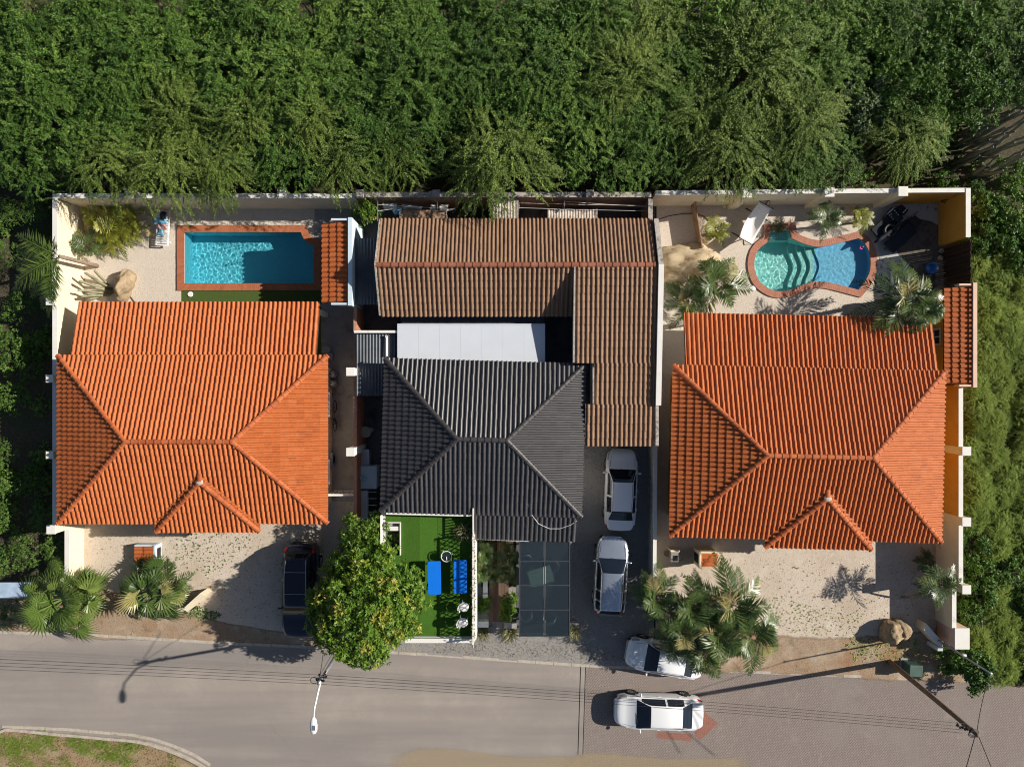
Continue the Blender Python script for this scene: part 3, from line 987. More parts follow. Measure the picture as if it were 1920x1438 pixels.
# barge boards
b = MB()
b.add([(XL - .05, YF, EH - .05), (XL - .05, YR, RH + .0), (XL - .05, YB, EH - .05), (XL + .03, YB, EH - .05), (XL + .03, YR, RH), (XL + .03, YF, EH - .05)] +
      [(XL - .05, YF, EH + .09), (XL - .05, YR, RH + .16), (XL - .05, YB, EH + .09), (XL + .03, YB, EH + .09), (XL + .03, YR, RH + .16), (XL + .03, YF, EH + .09)],
      [(0, 1, 7, 6), (1, 2, 8, 7), (5, 11, 10, 4), (4, 10, 9, 3), (6, 7, 10, 11), (7, 8, 9, 10), (0, 6, 11, 5), (2, 3, 9, 8)])
b.build('barge_board', M['weathered'], bh)
def zw(y): return RH + .02 - (YR - y) * WK
MB().add([(3.06, YR - .1, zw(YR) - .3), (3.06, 1.05, zw(1.05) - .45), (3.06, 1.05, zw(1.05) + .08), (3.06, YR - .1, zw(YR) + .08)] +
         [(3.14, YR - .1, zw(YR) - .3), (3.14, 1.05, zw(1.05) - .45), (3.14, 1.05, zw(1.05) + .08), (3.14, YR - .1, zw(YR) + .08)],
         [(3, 2, 1, 0), (4, 5, 6, 7), (0, 1, 5, 4), (1, 2, 6, 5), (2, 3, 7, 6), (3, 0, 4, 7)]).build('barge_board', M['weathered'], bh)
MB().box((4.09, .01, zw(0) - .1), (.07, 2.05, .4)).build('barge_board', M['weathered'], bh)
# parapet wall at the right end: follows the gable at the back, level beside the wing
pa = MB()
x0, x1 = XR + .06, XR + .30
zr = RH + .22
pa.add([(x0, YB, 0), (x0, YB, EH + .25), (x0, YR, zr), (x0, YR, 0), (x1, YB, 0), (x1, YB, EH + .25), (x1, YR, zr), (x1, YR, 0)],
       [(0, 1, 2, 3), (7, 6, 5, 4), (1, 5, 6, 2), (0, 4, 5, 1), (3, 2, 6, 7)])
pa.build('gable_parapet', M['weathered'], bh)
MB().add([(x0 - .003, YR - .002, 0), (x0 - .003, -1.1, 0), (x0 - .003, -1.1, zw(-1.1) + .30), (x0 - .003, YR - .002, zr + .02), (x1 + .02, YR - .002, 0), (x1 + .02, -1.1, 0), (x1 + .02, -1.1, zw(-1.1) + .30), (x1 + .02, YR - .002, zr + .02)],
         [(3, 2, 1, 0), (4, 5, 6, 7), (0, 1, 5, 4), (1, 2, 6, 5), (2, 3, 7, 6), (3, 0, 4, 7)]).build('side_parapet', M['white'], bh)
MB().add([(x1 + .004, YB - .55, EH - .45), (x1 + .004, YR + .75, RH - .75), (x1 + .004, YR + .75, RH - .25), (x1 + .004, YB - .55, EH + .40)] +
         [(x1 + .012, YB - .55, EH - .45), (x1 + .012, YR + .75, RH - .75), (x1 + .012, YR + .75, RH - .25), (x1 + .012, YB - .55, EH + .40)],
         [(0, 1, 2, 3), (7, 6, 5, 4), (3, 2, 6, 7), (0, 3, 7, 4), (1, 0, 4, 5), (2, 1, 5, 6)]).build('yellow_paint_patch', M['yellow'], bh)
MB().box((XR + .2, -2.13, zw(-2.1) / 2), (.16, 2.06, zw(-2.1) + .05)).build('end_wall', M['weathered'], bh)
# ------------------------------------------------------------------ foliage
rng = np.random.default_rng(11)


def unit(v): return v / np.maximum(1e-9, np.linalg.norm(v, axis=-1, keepdims=True))


def leaves(pos_, d, nrm, L, Wd, fold=0.0):
    """diamond leaf quads: pos (n,3) base, d direction, nrm approx normal"""
    d = unit(d)
    side = unit(np.cross(d, nrm))
    up = np.cross(side, d)
    L = np.broadcast_to(np.asarray(L, float).reshape(-1, 1), (len(pos_), 1))
    Wd = np.broadcast_to(np.asarray(Wd, float).reshape(-1, 1), (len(pos_), 1))
    mid = pos_ + d * L * .45 + up * L * fold
    return np.stack([pos_, mid + side * Wd / 2, pos_ + d * L, mid - side * Wd / 2], 1)


def leaf_mesh(name, quads, tint, m):
    n = len(quads)
    return np_mesh(name, quads.reshape(-1, 3), np.arange(n * 4).reshape(n, 4), np.repeat(tint, 4), m)


def rand_dirs(n): return unit(rng.normal(size=(n, 3)))


def spray_crown(name, m, Rr=3.0, Hz=1.5, arms=13, per=26, M_=40, sl=(.8, 1.3), ll=.115, lw=.062, droop=.25, fan=.24, tb=(.05, .95), inner=.3):
    """crown of feathery sprays: each limb carries sprays that arch outward along it (origin at crown centre)"""
    az = np.arange(arms) * 2 * np.pi / arms + rng.normal(0, .16, arms)
    az = np.concatenate([az, rng.uniform(0, 2 * np.pi, arms // 2)])
    reach = np.concatenate([rng.uniform(.80, 1.05, arms), rng.uniform(.3, .6, arms // 2)]) * Rr
    A = len(az)
    nS = A * per
    ai = np.repeat(np.arange(A), per)
    t = rng.uniform(.12, 1, nS) ** .62
    r = reach[ai] * t
    top = Hz * (np.sqrt(np.clip(1.02 - (r / (Rr * 1.08)) ** 2, 0, 1))) * (rng.normal(1, .10, A)[ai])
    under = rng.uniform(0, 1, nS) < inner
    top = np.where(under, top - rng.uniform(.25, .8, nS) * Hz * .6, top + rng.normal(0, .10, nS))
    a = az[ai] + rng.normal(0, .20, nS) / np.maximum(.35, t)
    base = np.stack([r * np.cos(a), r * np.sin(a), top], 1)
    lat = rng.normal(0, 1, nS)
    dirh = az[ai] + lat * fan * 2.0
    q = t
    d = unit(np.stack([np.cos(dirh), np.sin(dirh), .55 - .75 * q + rng.normal(0, .22, nS)], 1))
    L = rng.uniform(*sl, nS) * Rr / 3.0
    base = base - d * (L * .5)[:, None]
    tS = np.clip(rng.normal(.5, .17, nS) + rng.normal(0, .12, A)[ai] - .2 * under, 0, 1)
    u = np.linspace(.04, 1, M_)[None, :, None]
    p = base[:, None] + d[:, None] * L[:, None, None] * u
    p[..., 2] -= droop * (u[..., 0] ** 2) * L[:, None]
    tang = unit(d[:, None] * L[:, None, None] + np.array([0, 0, -1.0]) * (2 * droop * u * L[:, None, None]))
    side = unit(np.cross(tang, np.array([0, 0, 1.0])) + 1e-6)
    upv = np.cross(side, tang)
    ang = rng.uniform(0, 2 * np.pi, (nS, M_, 1))
    ang = np.where(rng.uniform(size=(nS, M_, 1)) < .6, np.round(ang / np.pi) * np.pi + rng.normal(0, .45, (nS, M_, 1)), ang)
    ld = unit(tang * .8 + side * np.cos(ang) + upv * np.sin(ang) * .8)
    lens = ll * (1.2 - .6 * u[..., 0] ** 2) * rng.uniform(.75, 1.2, (nS, M_)) * (Rr / 3.0)
    nr = unit(upv + rng.normal(0, .4, (nS, M_, 3)))
    qd = leaves(p.reshape(-1, 3), ld.reshape(-1, 3), nr.reshape(-1, 3), lens.ravel(), (lens * lw / ll).ravel())
    ti = np.repeat(tS, M_) + rng.normal(0, .07, nS * M_)
    return leaf_mesh(name, qd, tb[0] + (tb[1] - tb[0]) * np.clip(ti, 0, 1), m)


def leafy_crown(name, m, Rr=1.5, Hz=1.2, clumps=30, per=22, nl=9, ll=.2, lw=.07, spread=.34, rust=0.0, flat=1.0, inner=.25):
    """crown of leaf rosettes gathered in clumps"""
    u = rng.uniform(0, 1, clumps)
    ph = rng.uniform(0, 2 * np.pi, clumps)
    lob = .86 + .14 * np.sin(ph * 2 + 1) + rng.normal(0, .06, clumps)
    rr = Rr * np.sqrt(u) * lob
    cz = Hz * np.sqrt(np.clip(1 - u, 0, 1)) * rng.uniform(.7, 1.05, clumps)
    low = rng.uniform(0, 1, clumps) < inner
    cz[low] *= rng.uniform(.1, .6, low.sum())
    C = np.stack([rr * np.cos(ph), rr * np.sin(ph), cz], 1)
    nR = clumps * per
    ci = np.repeat(np.arange(clumps), per)
    dd = rand_dirs(nR); dd[:, 2] = np.abs(dd[:, 2]) * flat
    c = C[ci] + dd * spread * Rr / 1.5 * rng.uniform(.45, 1.0, (nR, 1))
    out = unit(dd + np.array([0, 0, .5]))
    tS = np.clip(rng.normal(.42, .13, nR) + rng.normal(0, .10, clumps)[ci], 0, .72)
    if rust:
        rc = rng.uniform(0, 1, clumps) < rust
        k = rc[ci] & (rng.uniform(0, 1, nR) < .6)
        tS[k] = rng.uniform(.74, .98, k.sum())
    ld = np.cross(out[:, None], rand_dirs(nR * nl).reshape(nR, nl, 3))
    ld = unit(unit(ld) + out[:, None] * rng.uniform(-.1, .9, (nR, nl, 1)))
    lens = ll * rng.uniform(.7, 1.2, nR * nl)
    nr = np.repeat(out, nl, 0) + rng.normal(0, .3, (nR * nl, 3))
    p = np.repeat(c, nl, 0)
    qd = leaves(p, ld.reshape(-1, 3), nr, lens, lens * lw / ll)
    return leaf_mesh(name, qd, np.repeat(tS, nl) + rng.normal(0, .04, nR * nl), m)


def grass_tuft(name, m, Rr=1.0, n=1400, L=(.5, 1.2), w=.035, lean=.8, segs=3, crowns=9, H=.3):
    """bush of thin arching blades from several roots"""
    ph = rng.uniform(0, 2 * np.pi, crowns); r0 = Rr * .7 * np.sqrt(rng.uniform(0, 1, crowns))
    C = np.stack([r0 * np.cos(ph), r0 * np.sin(ph), rng.uniform(0, H, crowns)], 1)
    ci = rng.integers(0, crowns, n)
    a = rng.uniform(0, 2 * np.pi, n)
    le = np.abs(rng.normal(.55, .3, n)) * lean
    d = unit(np.stack([np.cos(a) * le, np.sin(a) * le, np.ones(n)], 1))
    ln = rng.uniform(*L, n)
    side = unit(np.cross(d, np.array([0, 0, 1.0])) + 1e-6)
    p0 = C[ci] + rng.normal(0, .12, (n, 3)) * np.array([1, 1, .2])
    V, T, F = [], [], []
    ts = np.linspace(0, 1, segs + 1)
    hor = np.stack([np.cos(a), np.sin(a), np.zeros(n)], 1)
    for t in ts:
        p = p0 + d * (ln * t)[:, None] + hor * (ln * .35 * t * t)[:, None]
        p[:, 2] -= ln * .32 * t * t
        ww = (w * (1 - t) ** .7 + .004) / 2
        V.append(p + side * ww); V.append(p - side * ww)
    V = np.stack(V, 1)
    k = 2 * (segs + 1)
    fb = np.array([[2 * i, 2 * i + 2, 2 * i + 3, 2 * i + 1] for i in range(segs)])
    F = (np.arange(n)[:, None, None] * k + fb[None]).reshape(-1, 4)
    tt = np.clip(rng.normal(.5, .2, n) + rng.normal(0, .12, crowns)[ci], 0, 1)
    return np_mesh(name, V.reshape(-1, 3), F, np.repeat(tt, k), m)


def frond(L=1.6, nl=26, ll=.42, lw=.045, arch=.55, elev=.7, az=0.0, fold=.3, rag=.13, petiole=.15):
    """one feather palm leaf from the origin; returns leaflet quads"""
    t = np.linspace(petiole, 1, nl)
    hor = np.array([math.cos(az), math.sin(az), 0.0])
    x = L * (t * math.cos(elev)); z = L * (t * math.sin(elev) - arch * t * t)
    c = hor[None] * x[:, None] + np.array([0, 0, 1.0])[None] * z[:, None]
    dz = L * (math.sin(elev) - 2 * arch * t)
    tang = unit(hor[None] * (L * math.cos(elev)) + np.array([0, 0, 1.0])[None] * dz[:, None])
    side = np.array([-math.sin(az), math.cos(az), 0.0])[None]
    upv = np.cross(tang, np.broadcast_to(side, tang.shape)) * -1
    upv = np.cross(np.broadcast_to(side, tang.shape), tang) * -1
    upv = np.where(upv[:, 2:3] < 0, -upv, upv)
    Q = []
    prof = np.sin(np.clip(t * 1.02, 0, 1) * np.pi * .86 + .35)
    for s in (-1, 1):
        n = len(t)
        ld = unit(tang * (.55 + .5 * t[:, None]) + side * s + upv * fold + rng.normal(0, rag, (n, 3)))
        ld[:, 2] -= .18 + .25 * rng.uniform()
        ln = ll * np.clip(prof, .25, 1) * rng.uniform(.85, 1.1, n)
        Q.append(leaves(c, ld, upv, ln, np.full(n, lw)))
    # midrib as thin quads
    rib = leaves(np.array([[0, 0, 0.0]]), c[-1:] * .0 + tang[:1], side, np.array([L * petiole * 1.3]), np.array([.05]))
    w = .018
    a, b = c[:-1], c[1:]
    ribs = np.stack([a + side * w, b + side * w * .7, b - side * w * .7, a - side * w], 1) + np.array([0, 0, .012])
    Q += [rib, ribs]
    return np.concatenate(Q, 0)


def palm_crown(name, m, n=16, L=(1.3, 1.9), ll=.42, lw=.05, nl=24, up=(.1, 1.1), arch=(.35, .7), dry=.08, az=None, wob=.25):
    Q, T = [], []
    for i in range(n):
        a = 2 * math.pi * i / n * 2.618 if az is None else rng.uniform(*az)
        a += rng.normal(0, wob)
        q = frond(rng.uniform(*L), nl, ll, lw, rng.uniform(*arch), rng.uniform(*up), a)
        Q.append(q)
        tn = rng.uniform(.9, 1.0) if rng.uniform() < dry else np.clip(rng.normal(.45, .16), .05, .85)
        T.append(np.clip(tn + rng.normal(0, .06, len(q)), 0, 1))
    return leaf_mesh(name, np.concatenate(Q), np.concatenate(T), m)


def fan_crown(name, m, n=20, pet=(.8, 1.3), fr=(.65, .9), seg=22, up=(-.1, 1.2), az=None, dry=.08):
    """fan palm crown: petioles ending in pleated round blades with split tips"""
    V, F, T = [], [], []
    def quad(a, b, c, d, t):
        k = len(V); V.extend([a, b, c, d]); F.append((k, k + 1, k + 2, k + 3)); T.extend([t] * 4)
    for i in range(n):
        a = (2 * math.pi * i / n * 2.618 if az is None else rng.uniform(*az)) + rng.normal(0, .2)
        e = rng.uniform(*up)
        hor = Vector((math.cos(a), math.sin(a), 0)); sd = Vector((-math.sin(a), math.cos(a), 0))
        d = (hor * math.cos(e) + Vector((0, 0, 1)) * math.sin(e)).normalized()
        Lp = rng.uniform(*pet); r = rng.uniform(*fr)
        tip = d * Lp + Vector((0, 0, -.12 * Lp))
        quad(sd * .025, tip + sd * .015, tip - sd * .015, -sd * .025, .7)
        tl = rng.normal(0, .55)
        ax = (hor * math.cos(e - .55) + Vector((0, 0, 1)) * math.sin(e - .55)).normalized()
        sv = (sd * math.cos(tl) + Vector((0, 0, 1)) * math.sin(tl)).normalized()
        nr = ax.cross(sv) * -1
        if nr.z < 0: nr = -nr
        tn = rng.uniform(.85, 1) if rng.uniform() < dry else float(np.clip(rng.normal(.45, .17), .05, .9))
        th0 = 2.1
        for j in range(seg):
            g0, g1 = -th0 + 2 * th0 * j / seg, -th0 + 2 * th0 * (j + 1) / seg
            gm = (g0 + g1) / 2
            def pt(g, q, up_=0.0):
                v = ax * math.cos(g) * q + sv * math.sin(g) * q
                return tip + v + nr * (up_ - .10 * (q / r) ** 2 * r - .06 * abs(math.sin(g)) * q)
            rs = r * (.82 + .18 * math.cos(gm * .8)) * rng.uniform(.94, 1.04)
            fz = .02 if j % 2 else -.02
            m0, m1 = pt(g0, rs * .50), pt(g1, rs * .50)
            c0, ctr = pt(gm, rs * .50, fz), tip
            quad(ctr, m0, c0, ctr + (c0 - ctr) * .02, tn + rng.normal(0, .05))
            quad(ctr, c0, m1, ctr + (m1 - ctr) * .02, tn + rng.normal(0, .05))
            tp = pt(gm, rs, -.10 * rng.uniform(.3, 1.5))
            quad(m0 + (c0 - m0) * .1, tp, m1 + (c0 - m1) * .1, c0, tn + rng.normal(0, .06))
    return np_mesh(name, np.array([tuple(v) for v in V]), np.array(F), np.clip(np.array(T), 0, 1), m)


def trunk_mesh(name, h, r0, r1, limbs=5, reach=1.6, rise=1.2, m='bark', seed=1):
    rd = random.Random(seed)
    mb = MB()
    mb.tube([(0, 0, -.1), (.05, .03, h * .4), (-.04, .06, h * .75), (0, 0, h)], [r0 * 1.25, r0, (r0 + r1) / 2, r1], 8)
    for i in range(limbs):
        a = 2 * math.pi * i / limbs + rd.uniform(-.4, .4)
        k = reach * rd.uniform(.7, 1.1)
        z0 = h * rd.uniform(.55, .95)
        p = [Vector((0, 0, z0)), Vector((math.cos(a) * k * .4, math.sin(a) * k * .4, z0 + rise * .45)), Vector((math.cos(a) * k, math.sin(a) * k, z0 + rise * rd.uniform(.7, 1)))]
        mb.tube(p, [r1 * .8, r1 * .5, r1 * .15], 6)
        for s in (-1, 1):
            a2 = a + s * rd.uniform(.4, .9)
            mb.tube([p[1], p[1] + Vector((math.cos(a2) * k * .5, math.sin(a2) * k * .5, rise * .5))], [r1 * .35, r1 * .1], 5)
    return mb.mesh(name, M[m], True)


# --- crown variants
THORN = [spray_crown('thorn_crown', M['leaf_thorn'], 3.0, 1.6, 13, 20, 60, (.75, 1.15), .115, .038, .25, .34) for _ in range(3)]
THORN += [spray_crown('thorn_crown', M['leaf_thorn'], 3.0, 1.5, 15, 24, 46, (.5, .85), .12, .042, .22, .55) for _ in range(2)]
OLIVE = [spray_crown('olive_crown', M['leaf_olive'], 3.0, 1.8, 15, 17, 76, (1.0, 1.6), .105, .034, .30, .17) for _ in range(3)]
BRIGHT = [leafy_crown('leafy_crown', M['leaf_bright'], 2.2, 1.3, 60, 30, 8, .115, .045, .3) for _ in range(2)]
GREY = [leafy_crown('grey_crown', M['leaf_grey'], 1.6, 1.0, 40, 26, 7, .10, .05, .3) for _ in range(2)]
TRUNK = [trunk_mesh('thorn_trunk', 2.2, .16, .10, 6, 1.9, 1.2, 'bark', k) for k in range(3)]
BUSHTRUNK = trunk_mesh('bush_stem', .6, .06, .04, 5, .8, .6, 'bark', 9)


def tree(name, label, cat, px, py, kind, Rm, top, group, meshR=3.0, trunk=None, hz=1.5, zs=1.0, rz=None):
    """px, py: where the crown's middle shows; Rm: crown radius; top: crown top height"""
    cz = top - hz * zs * Rm / meshR
    p = P(px, py, cz + hz * zs * Rm / meshR * .5)
    t = thing(name, label, cat, (p.x, p.y, 0), random.uniform(0, 6.28) if rz is None else rz, group)
    s = Rm / meshR
    inst('crown', kind, t, (0, 0, cz), scale=(s, s, s * zs))
    if trunk is not None:
        inst('trunk', trunk, t, scale=(s, s, max(.3, (cz + hz * .5 * s) / 3.2)))
    return t


ORD = 'first second third fourth fifth sixth seventh eighth ninth tenth eleventh twelfth thirteenth fourteenth fifteenth sixteenth'.split()
# thicket rows (px, py, radius px, kind, top)   kind: t thorn, o olive, b bright, g grey
ROWS = {
    'topmost thicket row': [(-30, 30, 105, 't', 4.2), (75, 45, 105, 't', 4.4), (190, 30, 105, 't', 4.6), (300, 20, 100, 't', 4.4), (400, 60, 85, 'b', 4.3), (490, 20, 105, 't', 4.7), (600, 35, 105, 't', 4.5), (715, 25, 105, 't', 4.8),
        (825, 40, 100, 't', 4.4), (930, 20, 105, 't', 4.7), (1030, 45, 95, 'b', 4.3), (1130, 25, 100, 't', 4.6), (1225, 50, 105, 'o', 4.4), (1330, 25, 100, 'b', 4.6), (1435, 40, 105, 't', 4.3), (1545, 20, 95, 't', 4.2)],
    'second thicket row': [(-20, 140, 100, 't', 4.3), (95, 150, 110, 't', 4.6), (215, 130, 110, 't', 4.8), (330, 120, 105, 't', 4.7), (440, 150, 105, 't', 4.8), (555, 130, 110, 't', 4.9), (670, 140, 105, 't', 4.7), (775, 130, 100, 't', 4.9),
        (880, 125, 100, 't', 4.7), (985, 130, 100, 't', 4.8), (1085, 140, 95, 't', 4.6), (1170, 140, 100, 'o', 4.9), (1270, 140, 95, 't', 4.5), (1395, 130, 140, 'o', 5.0), (1520, 125, 100, 't', 4.4), (1625, 85, 90, 'b', 4.2)],
    'third thicket row': [(10, 240, 100, 't', 4.2), (125, 230, 105, 't', 4.5), (235, 225, 105, 't', 4.4), (350, 220, 105, 'o', 4.6), (470, 235, 105, 'o', 4.5), (580, 225, 105, 'o', 4.6), (690, 230, 105, 't', 4.5), (790, 225, 95, 't', 4.4),
        (890, 205, 95, 'b', 4.2), (1000, 210, 95, 'b', 4.3), (1095, 230, 90, 't', 4.5), (1210, 225, 95, 't', 4.4), (1310, 215, 95, 'o', 4.5), (1500, 225, 105, 'o', 4.5), (1610, 165, 80, 'g', 3.9), (1700, 55, 100, 't', 4.3)],
    'front thicket row by the walls': [(70, 325, 75, 't', 3.4), (205, 300, 105, 'o', 4.2), (315, 310, 100, 'o', 4.4), (425, 320, 85, 'o', 4.2), (530, 300, 95, 't', 4.3), (650, 305, 95, 'o', 4.2), (745, 290, 85, 'o', 4.1),
        (940, 285, 130, 'o', 4.6), (1075, 310, 75, 'b', 3.7), (1160, 300, 85, 't', 3.9), (1260, 300, 75, 't', 3.6), (1370, 280, 120, 'o', 4.4), (1485, 300, 85, 't', 3.9), (1620, 230, 75, 'g', 3.6), (1690, 275, 90, 'o', 3.8), (1500, 345, 50, 't', 2.2)],
    'thicket corner near the grey cactus': [(1790, 60, 100, 'b', 4.3), (1885, 45, 100, 't', 4.2), (1960, 90, 100, 't', 4.2), (1715, 150, 90, 'b', 4.2), (1800, 150, 90, 'b', 4.0), (1880, 130, 75, 't', 3.8), (1550, 290, 75, 't', 3.4), (1700, 215, 80, 't', 3.6), (1745, 235, 60, 'b', 3.0)],
}
KW = {'t': ('thorn_tree', 'dark feathery thorn tree', 'tree', THORN, 3.0, 1.5), 'o': ('thorn_tree', 'olive thorn tree with arching sprays', 'tree', OLIVE, 3.0, 1.7),
      'b': ('broadleaf_tree', 'bright small-leaved tree', 'tree', BRIGHT, 2.2, 1.3), 'g': ('shrub', 'pale grey-green shrub', 'shrub', GREY, 1.6, 1.0)}
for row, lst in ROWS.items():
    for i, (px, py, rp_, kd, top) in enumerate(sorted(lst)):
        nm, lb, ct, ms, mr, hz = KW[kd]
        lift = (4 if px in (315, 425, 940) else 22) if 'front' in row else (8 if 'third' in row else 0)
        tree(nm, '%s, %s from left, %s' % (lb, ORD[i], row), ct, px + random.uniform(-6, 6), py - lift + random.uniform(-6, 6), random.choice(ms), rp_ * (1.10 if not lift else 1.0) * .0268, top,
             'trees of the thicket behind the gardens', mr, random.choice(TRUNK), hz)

# undergrowth beneath the thicket that nobody could count
def scatter_growth(name, label, meshes, region, n, sc, z=-.06, seed=3):
    rd = random.Random(seed)
    V, F, T, base = [], [], [], 0
    src = {}
    for me in meshes:
        v = np.zeros(len(me.vertices) * 3); me.vertices.foreach_get('co', v)
        tt = np.zeros(len(me.vertices)); me.attributes['tint'].data.foreach_get('value', tt)
        f = np.zeros(len(me.loops), np.int32); me.loops.foreach_get('vertex_index', f)
        src[me.name] = (v.reshape(-1, 3), tt, f.reshape(-1, 4))
    for _ in range(n):
        v, tt, f = src[rd.choice(meshes).name]
        a = rd.uniform(0, 6.28); s = rd.uniform(*sc)
        x, y = region(rd)
        c, sn_ = math.cos(a) * s, math.sin(a) * s
        V.append(np.stack([v[:, 0] * c - v[:, 1] * sn_ + x, v[:, 0] * sn_ + v[:, 1] * c + y, v[:, 2] * s + z], 1))
        F.append(f + base); base += len(v)
        T.append(np.clip(tt + rd.uniform(-.15, .15), 0, 1))
    o = bpy.data.objects.new(name, np_mesh(name, np.concatenate(V), np.concatenate(F), np.concatenate(T), meshes[0].materials[0]))
    link(o)
    return tag(o, label, 'undergrowth', kind='stuff')


UG = [leafy_crown('undergrowth', M['leaf_thorn'], 1.0, .6, 9, 12, 6, .16, .08, .5) for _ in range(3)]
scatter_growth('undergrowth', 'dark low undergrowth beneath the thicket behind the walls', UG,
               lambda rd: (lambda p: (p.x, p.y))(P(rd.uniform(-80, 2000), rd.uniform(-80, 350))), 150, (.8, 1.5))
scatter_growth('undergrowth', 'dark low undergrowth in the shade left of the white wall', UG,
               lambda rd: (lambda p: (p.x, p.y))(P(rd.uniform(-80, 96), rd.uniform(380, 1120))), 46, (.5, .95), seed=5)

# bushes left of the first garden
LB = [leafy_crown('bush_crown', M['leaf_thorn'], 1.2, .8, 24, 14, 7, .13, .045, .5), spray_crown('bush_crown', M['leaf_thorn'], 1.4, .8, 16, 12, 22, (.5, .9), .13, .055, .2, .7)]
for i, (px, py, r, k, top) in enumerate([(15, 400, 40, 1, 1.6), (60, 395, 34, 1, 1.8), (8, 480, 40, 1, 1.3), (30, 575, 40, 0, 1.1), (12, 650, 42, 0, 1.2), (55, 690, 34, 0, .9), (25, 745, 40, 0, 1.1), (8, 850, 36, 1, 1.0), (60, 900, 40, 0, 1.2), (15, 905, 34, 0, 1.0),
                                         (80, 975, 36, 0, 1.2), (45, 1035, 40, 0, 1.3), (100, 1030, 32, 0, 1.2), (8, 1050, 36, 0, 1.1), (20, 1150, 40, 1, .9), (10, 970, 36, 0, .9)]):
    tree('bush', 'low shaded bush left of the white wall, %s from the top' % ORD[i], 'bush', px, py, LB[k], r * .0235, top * .8, 'bushes left of the white wall', 1.2 if k == 0 else 1.4, BUSHTRUNK, .8)

# tall soft grass clumps right of the ochre wall
GT = [spray_crown('feathery_bush', M['leaf_grass'], 3.0, 2.6, 14, 26, 46, (.8, 1.4), .17, .04, .22, .3, inner=.2) for _ in range(3)]
RB = [leafy_crown('bush_crown', M['leaf_bright'], 1.2, .9, 30, 20, 7, .15, .065, .4) for _ in range(2)]
RR_ = []
rd = random.Random(4)
y = 455
while y < 1290:
    for x in (1840, 1884, 1930, 1972):
        xx, yy = x + rd.uniform(-11, 11) + (8 if (int(y) // 30) % 2 else -6), y + rd.uniform(-10, 10)
        if xx < 1836 and 520 < yy < 735: xx = 1862
        if yy > 1262 + (xx - 1700) * .06: continue
        RR_.append((yy, xx))
    y += 44
RR_.sort()
k = 0
CNT = {}
for yy, xx in RR_:
    k += 1
    broad = (yy < 480 or (1000 < yy < 1180 and xx < 1862) or rd.random() < .07)
    p = P(xx, yy, .7)
    nxt = next((w for lim, w in ((560, 'beside the dark fence'), (735, 'beside the long tiled lean-to'), (860, 'beside the upper ochre wall'), (985, 'beside the lower ochre wall'), (1110, 'beside the cream wall'), (9999, 'beside the gate pillar')) if yy < lim))
    col = 'nearest the gardens' if xx < 1857 else ('second from the gardens' if xx < 1896 else ('third from the gardens' if xx < 1936 else 'at the picture edge'))
    key = (broad, nxt, col); CNT[key] = CNT.get(key, 0) + 1
    s = rd.uniform(.85, 1.15)
    t = thing('bush' if broad else 'feathery_bush', '%s %s, %s, %s down' % ('leafy bush' if broad else 'soft feathery bush', nxt, col, ORD[CNT[key] - 1]), 'bush',
              (p.x, p.y, 0), rd.uniform(0, 6.28), 'growth on the open land right of the gardens')
    inst('foliage', rd.choice(RB if broad else GT), t, scale=(s, s, s) if broad else (s * .36, s * .36, s * rd.uniform(.24, .36)))
    if broad: inst('stem', BUSHTRUNK, t)
for i, (px, py, r, top) in enumerate([(1850, 395, 42, 1.5), (1905, 390, 44, 1.6), (1840, 440, 36, 1.3), (1890, 440, 40, 1.4), (1930, 430, 40, 1.4), (1770, 345, 30, 1.2), (1815, 350, 30, 1.1), (1900, 330, 36, 1.2)]):
    tree('bush', 'sunlit leafy bush outside the ochre corner near the cactus, %s of eight' % ORD[i], 'bush', px, py, RB[i % 2], r * .028, top, 'bushes beside the yellow corner wall', 1.2, BUSHTRUNK, .9)
tree('bush', 'dark leafy bush at the road edge behind the green cabinet', 'bush', 1825, 1258, RB[0], 1.25, 1.5, None, 1.2, BUSHTRUNK, .9)
tree('bush', 'leafy bush climbing round the thin pole beside the gate pillar', 'bush', 1795, 1235, RB[1], 1.0, 1.2, None, 1.2, BUSHTRUNK, .9)

# mango tree and the darker tree behind it
MANGO = leafy_crown('mango_crown', M['leaf_mango'], 3.0, 2.2, 300, 18, 10, .185, .062, .22, .15)
p = P(682, 1138, 3.6)
t = thing('mango_tree', 'large round mango tree with yellowing leaf tips beside the road', 'tree', (p.x, p.y, 0), .4)
inst('crown', MANGO, t, (0, 0, 2.3), scale=(1.0, 1.17, 1.15))
inst('trunk', trunk_mesh('mango_trunk', 2.4, .22, .15, 7, 2.2, 1.6, 'bark', 4), t)
DARKT = leafy_crown('dark_crown', M['leaf_mango'], 1.5, 1.4, 40, 22, 8, .15, .05, .42, 0)
p = P(686, 1010, 2.2)
t = thing('broadleaf_tree', 'smaller dark green tree squeezed between alley wall and roof terrace', 'tree', (p.x, p.y, 0), 1.0)
inst('crown', DARKT, t, (0, 0, 1.6), scale=(1.0, 1.1, 1.0))
inst('trunk', trunk_mesh('small_trunk', 1.7, .10, .07, 5, 1.0, .9, 'bark', 6), t)
HEDGE = leafy_crown('hedge_crown', M['leaf_mango'], 1.0, 1.2, 26, 18, 7, .14, .06, .55, .1)
p = P(688, 392, 1.6)
t = thing('shrub', 'yellow-green leafy shrub in the corner beside the laundry lines', 'shrub', (p.x, p.y, 0), 0)
inst('foliage', HEDGE, t, (0, 0, 1.0), scale=(.68, .9, .9))
inst('stem', BUSHTRUNK, t, scale=(.8, .8, 1.5))

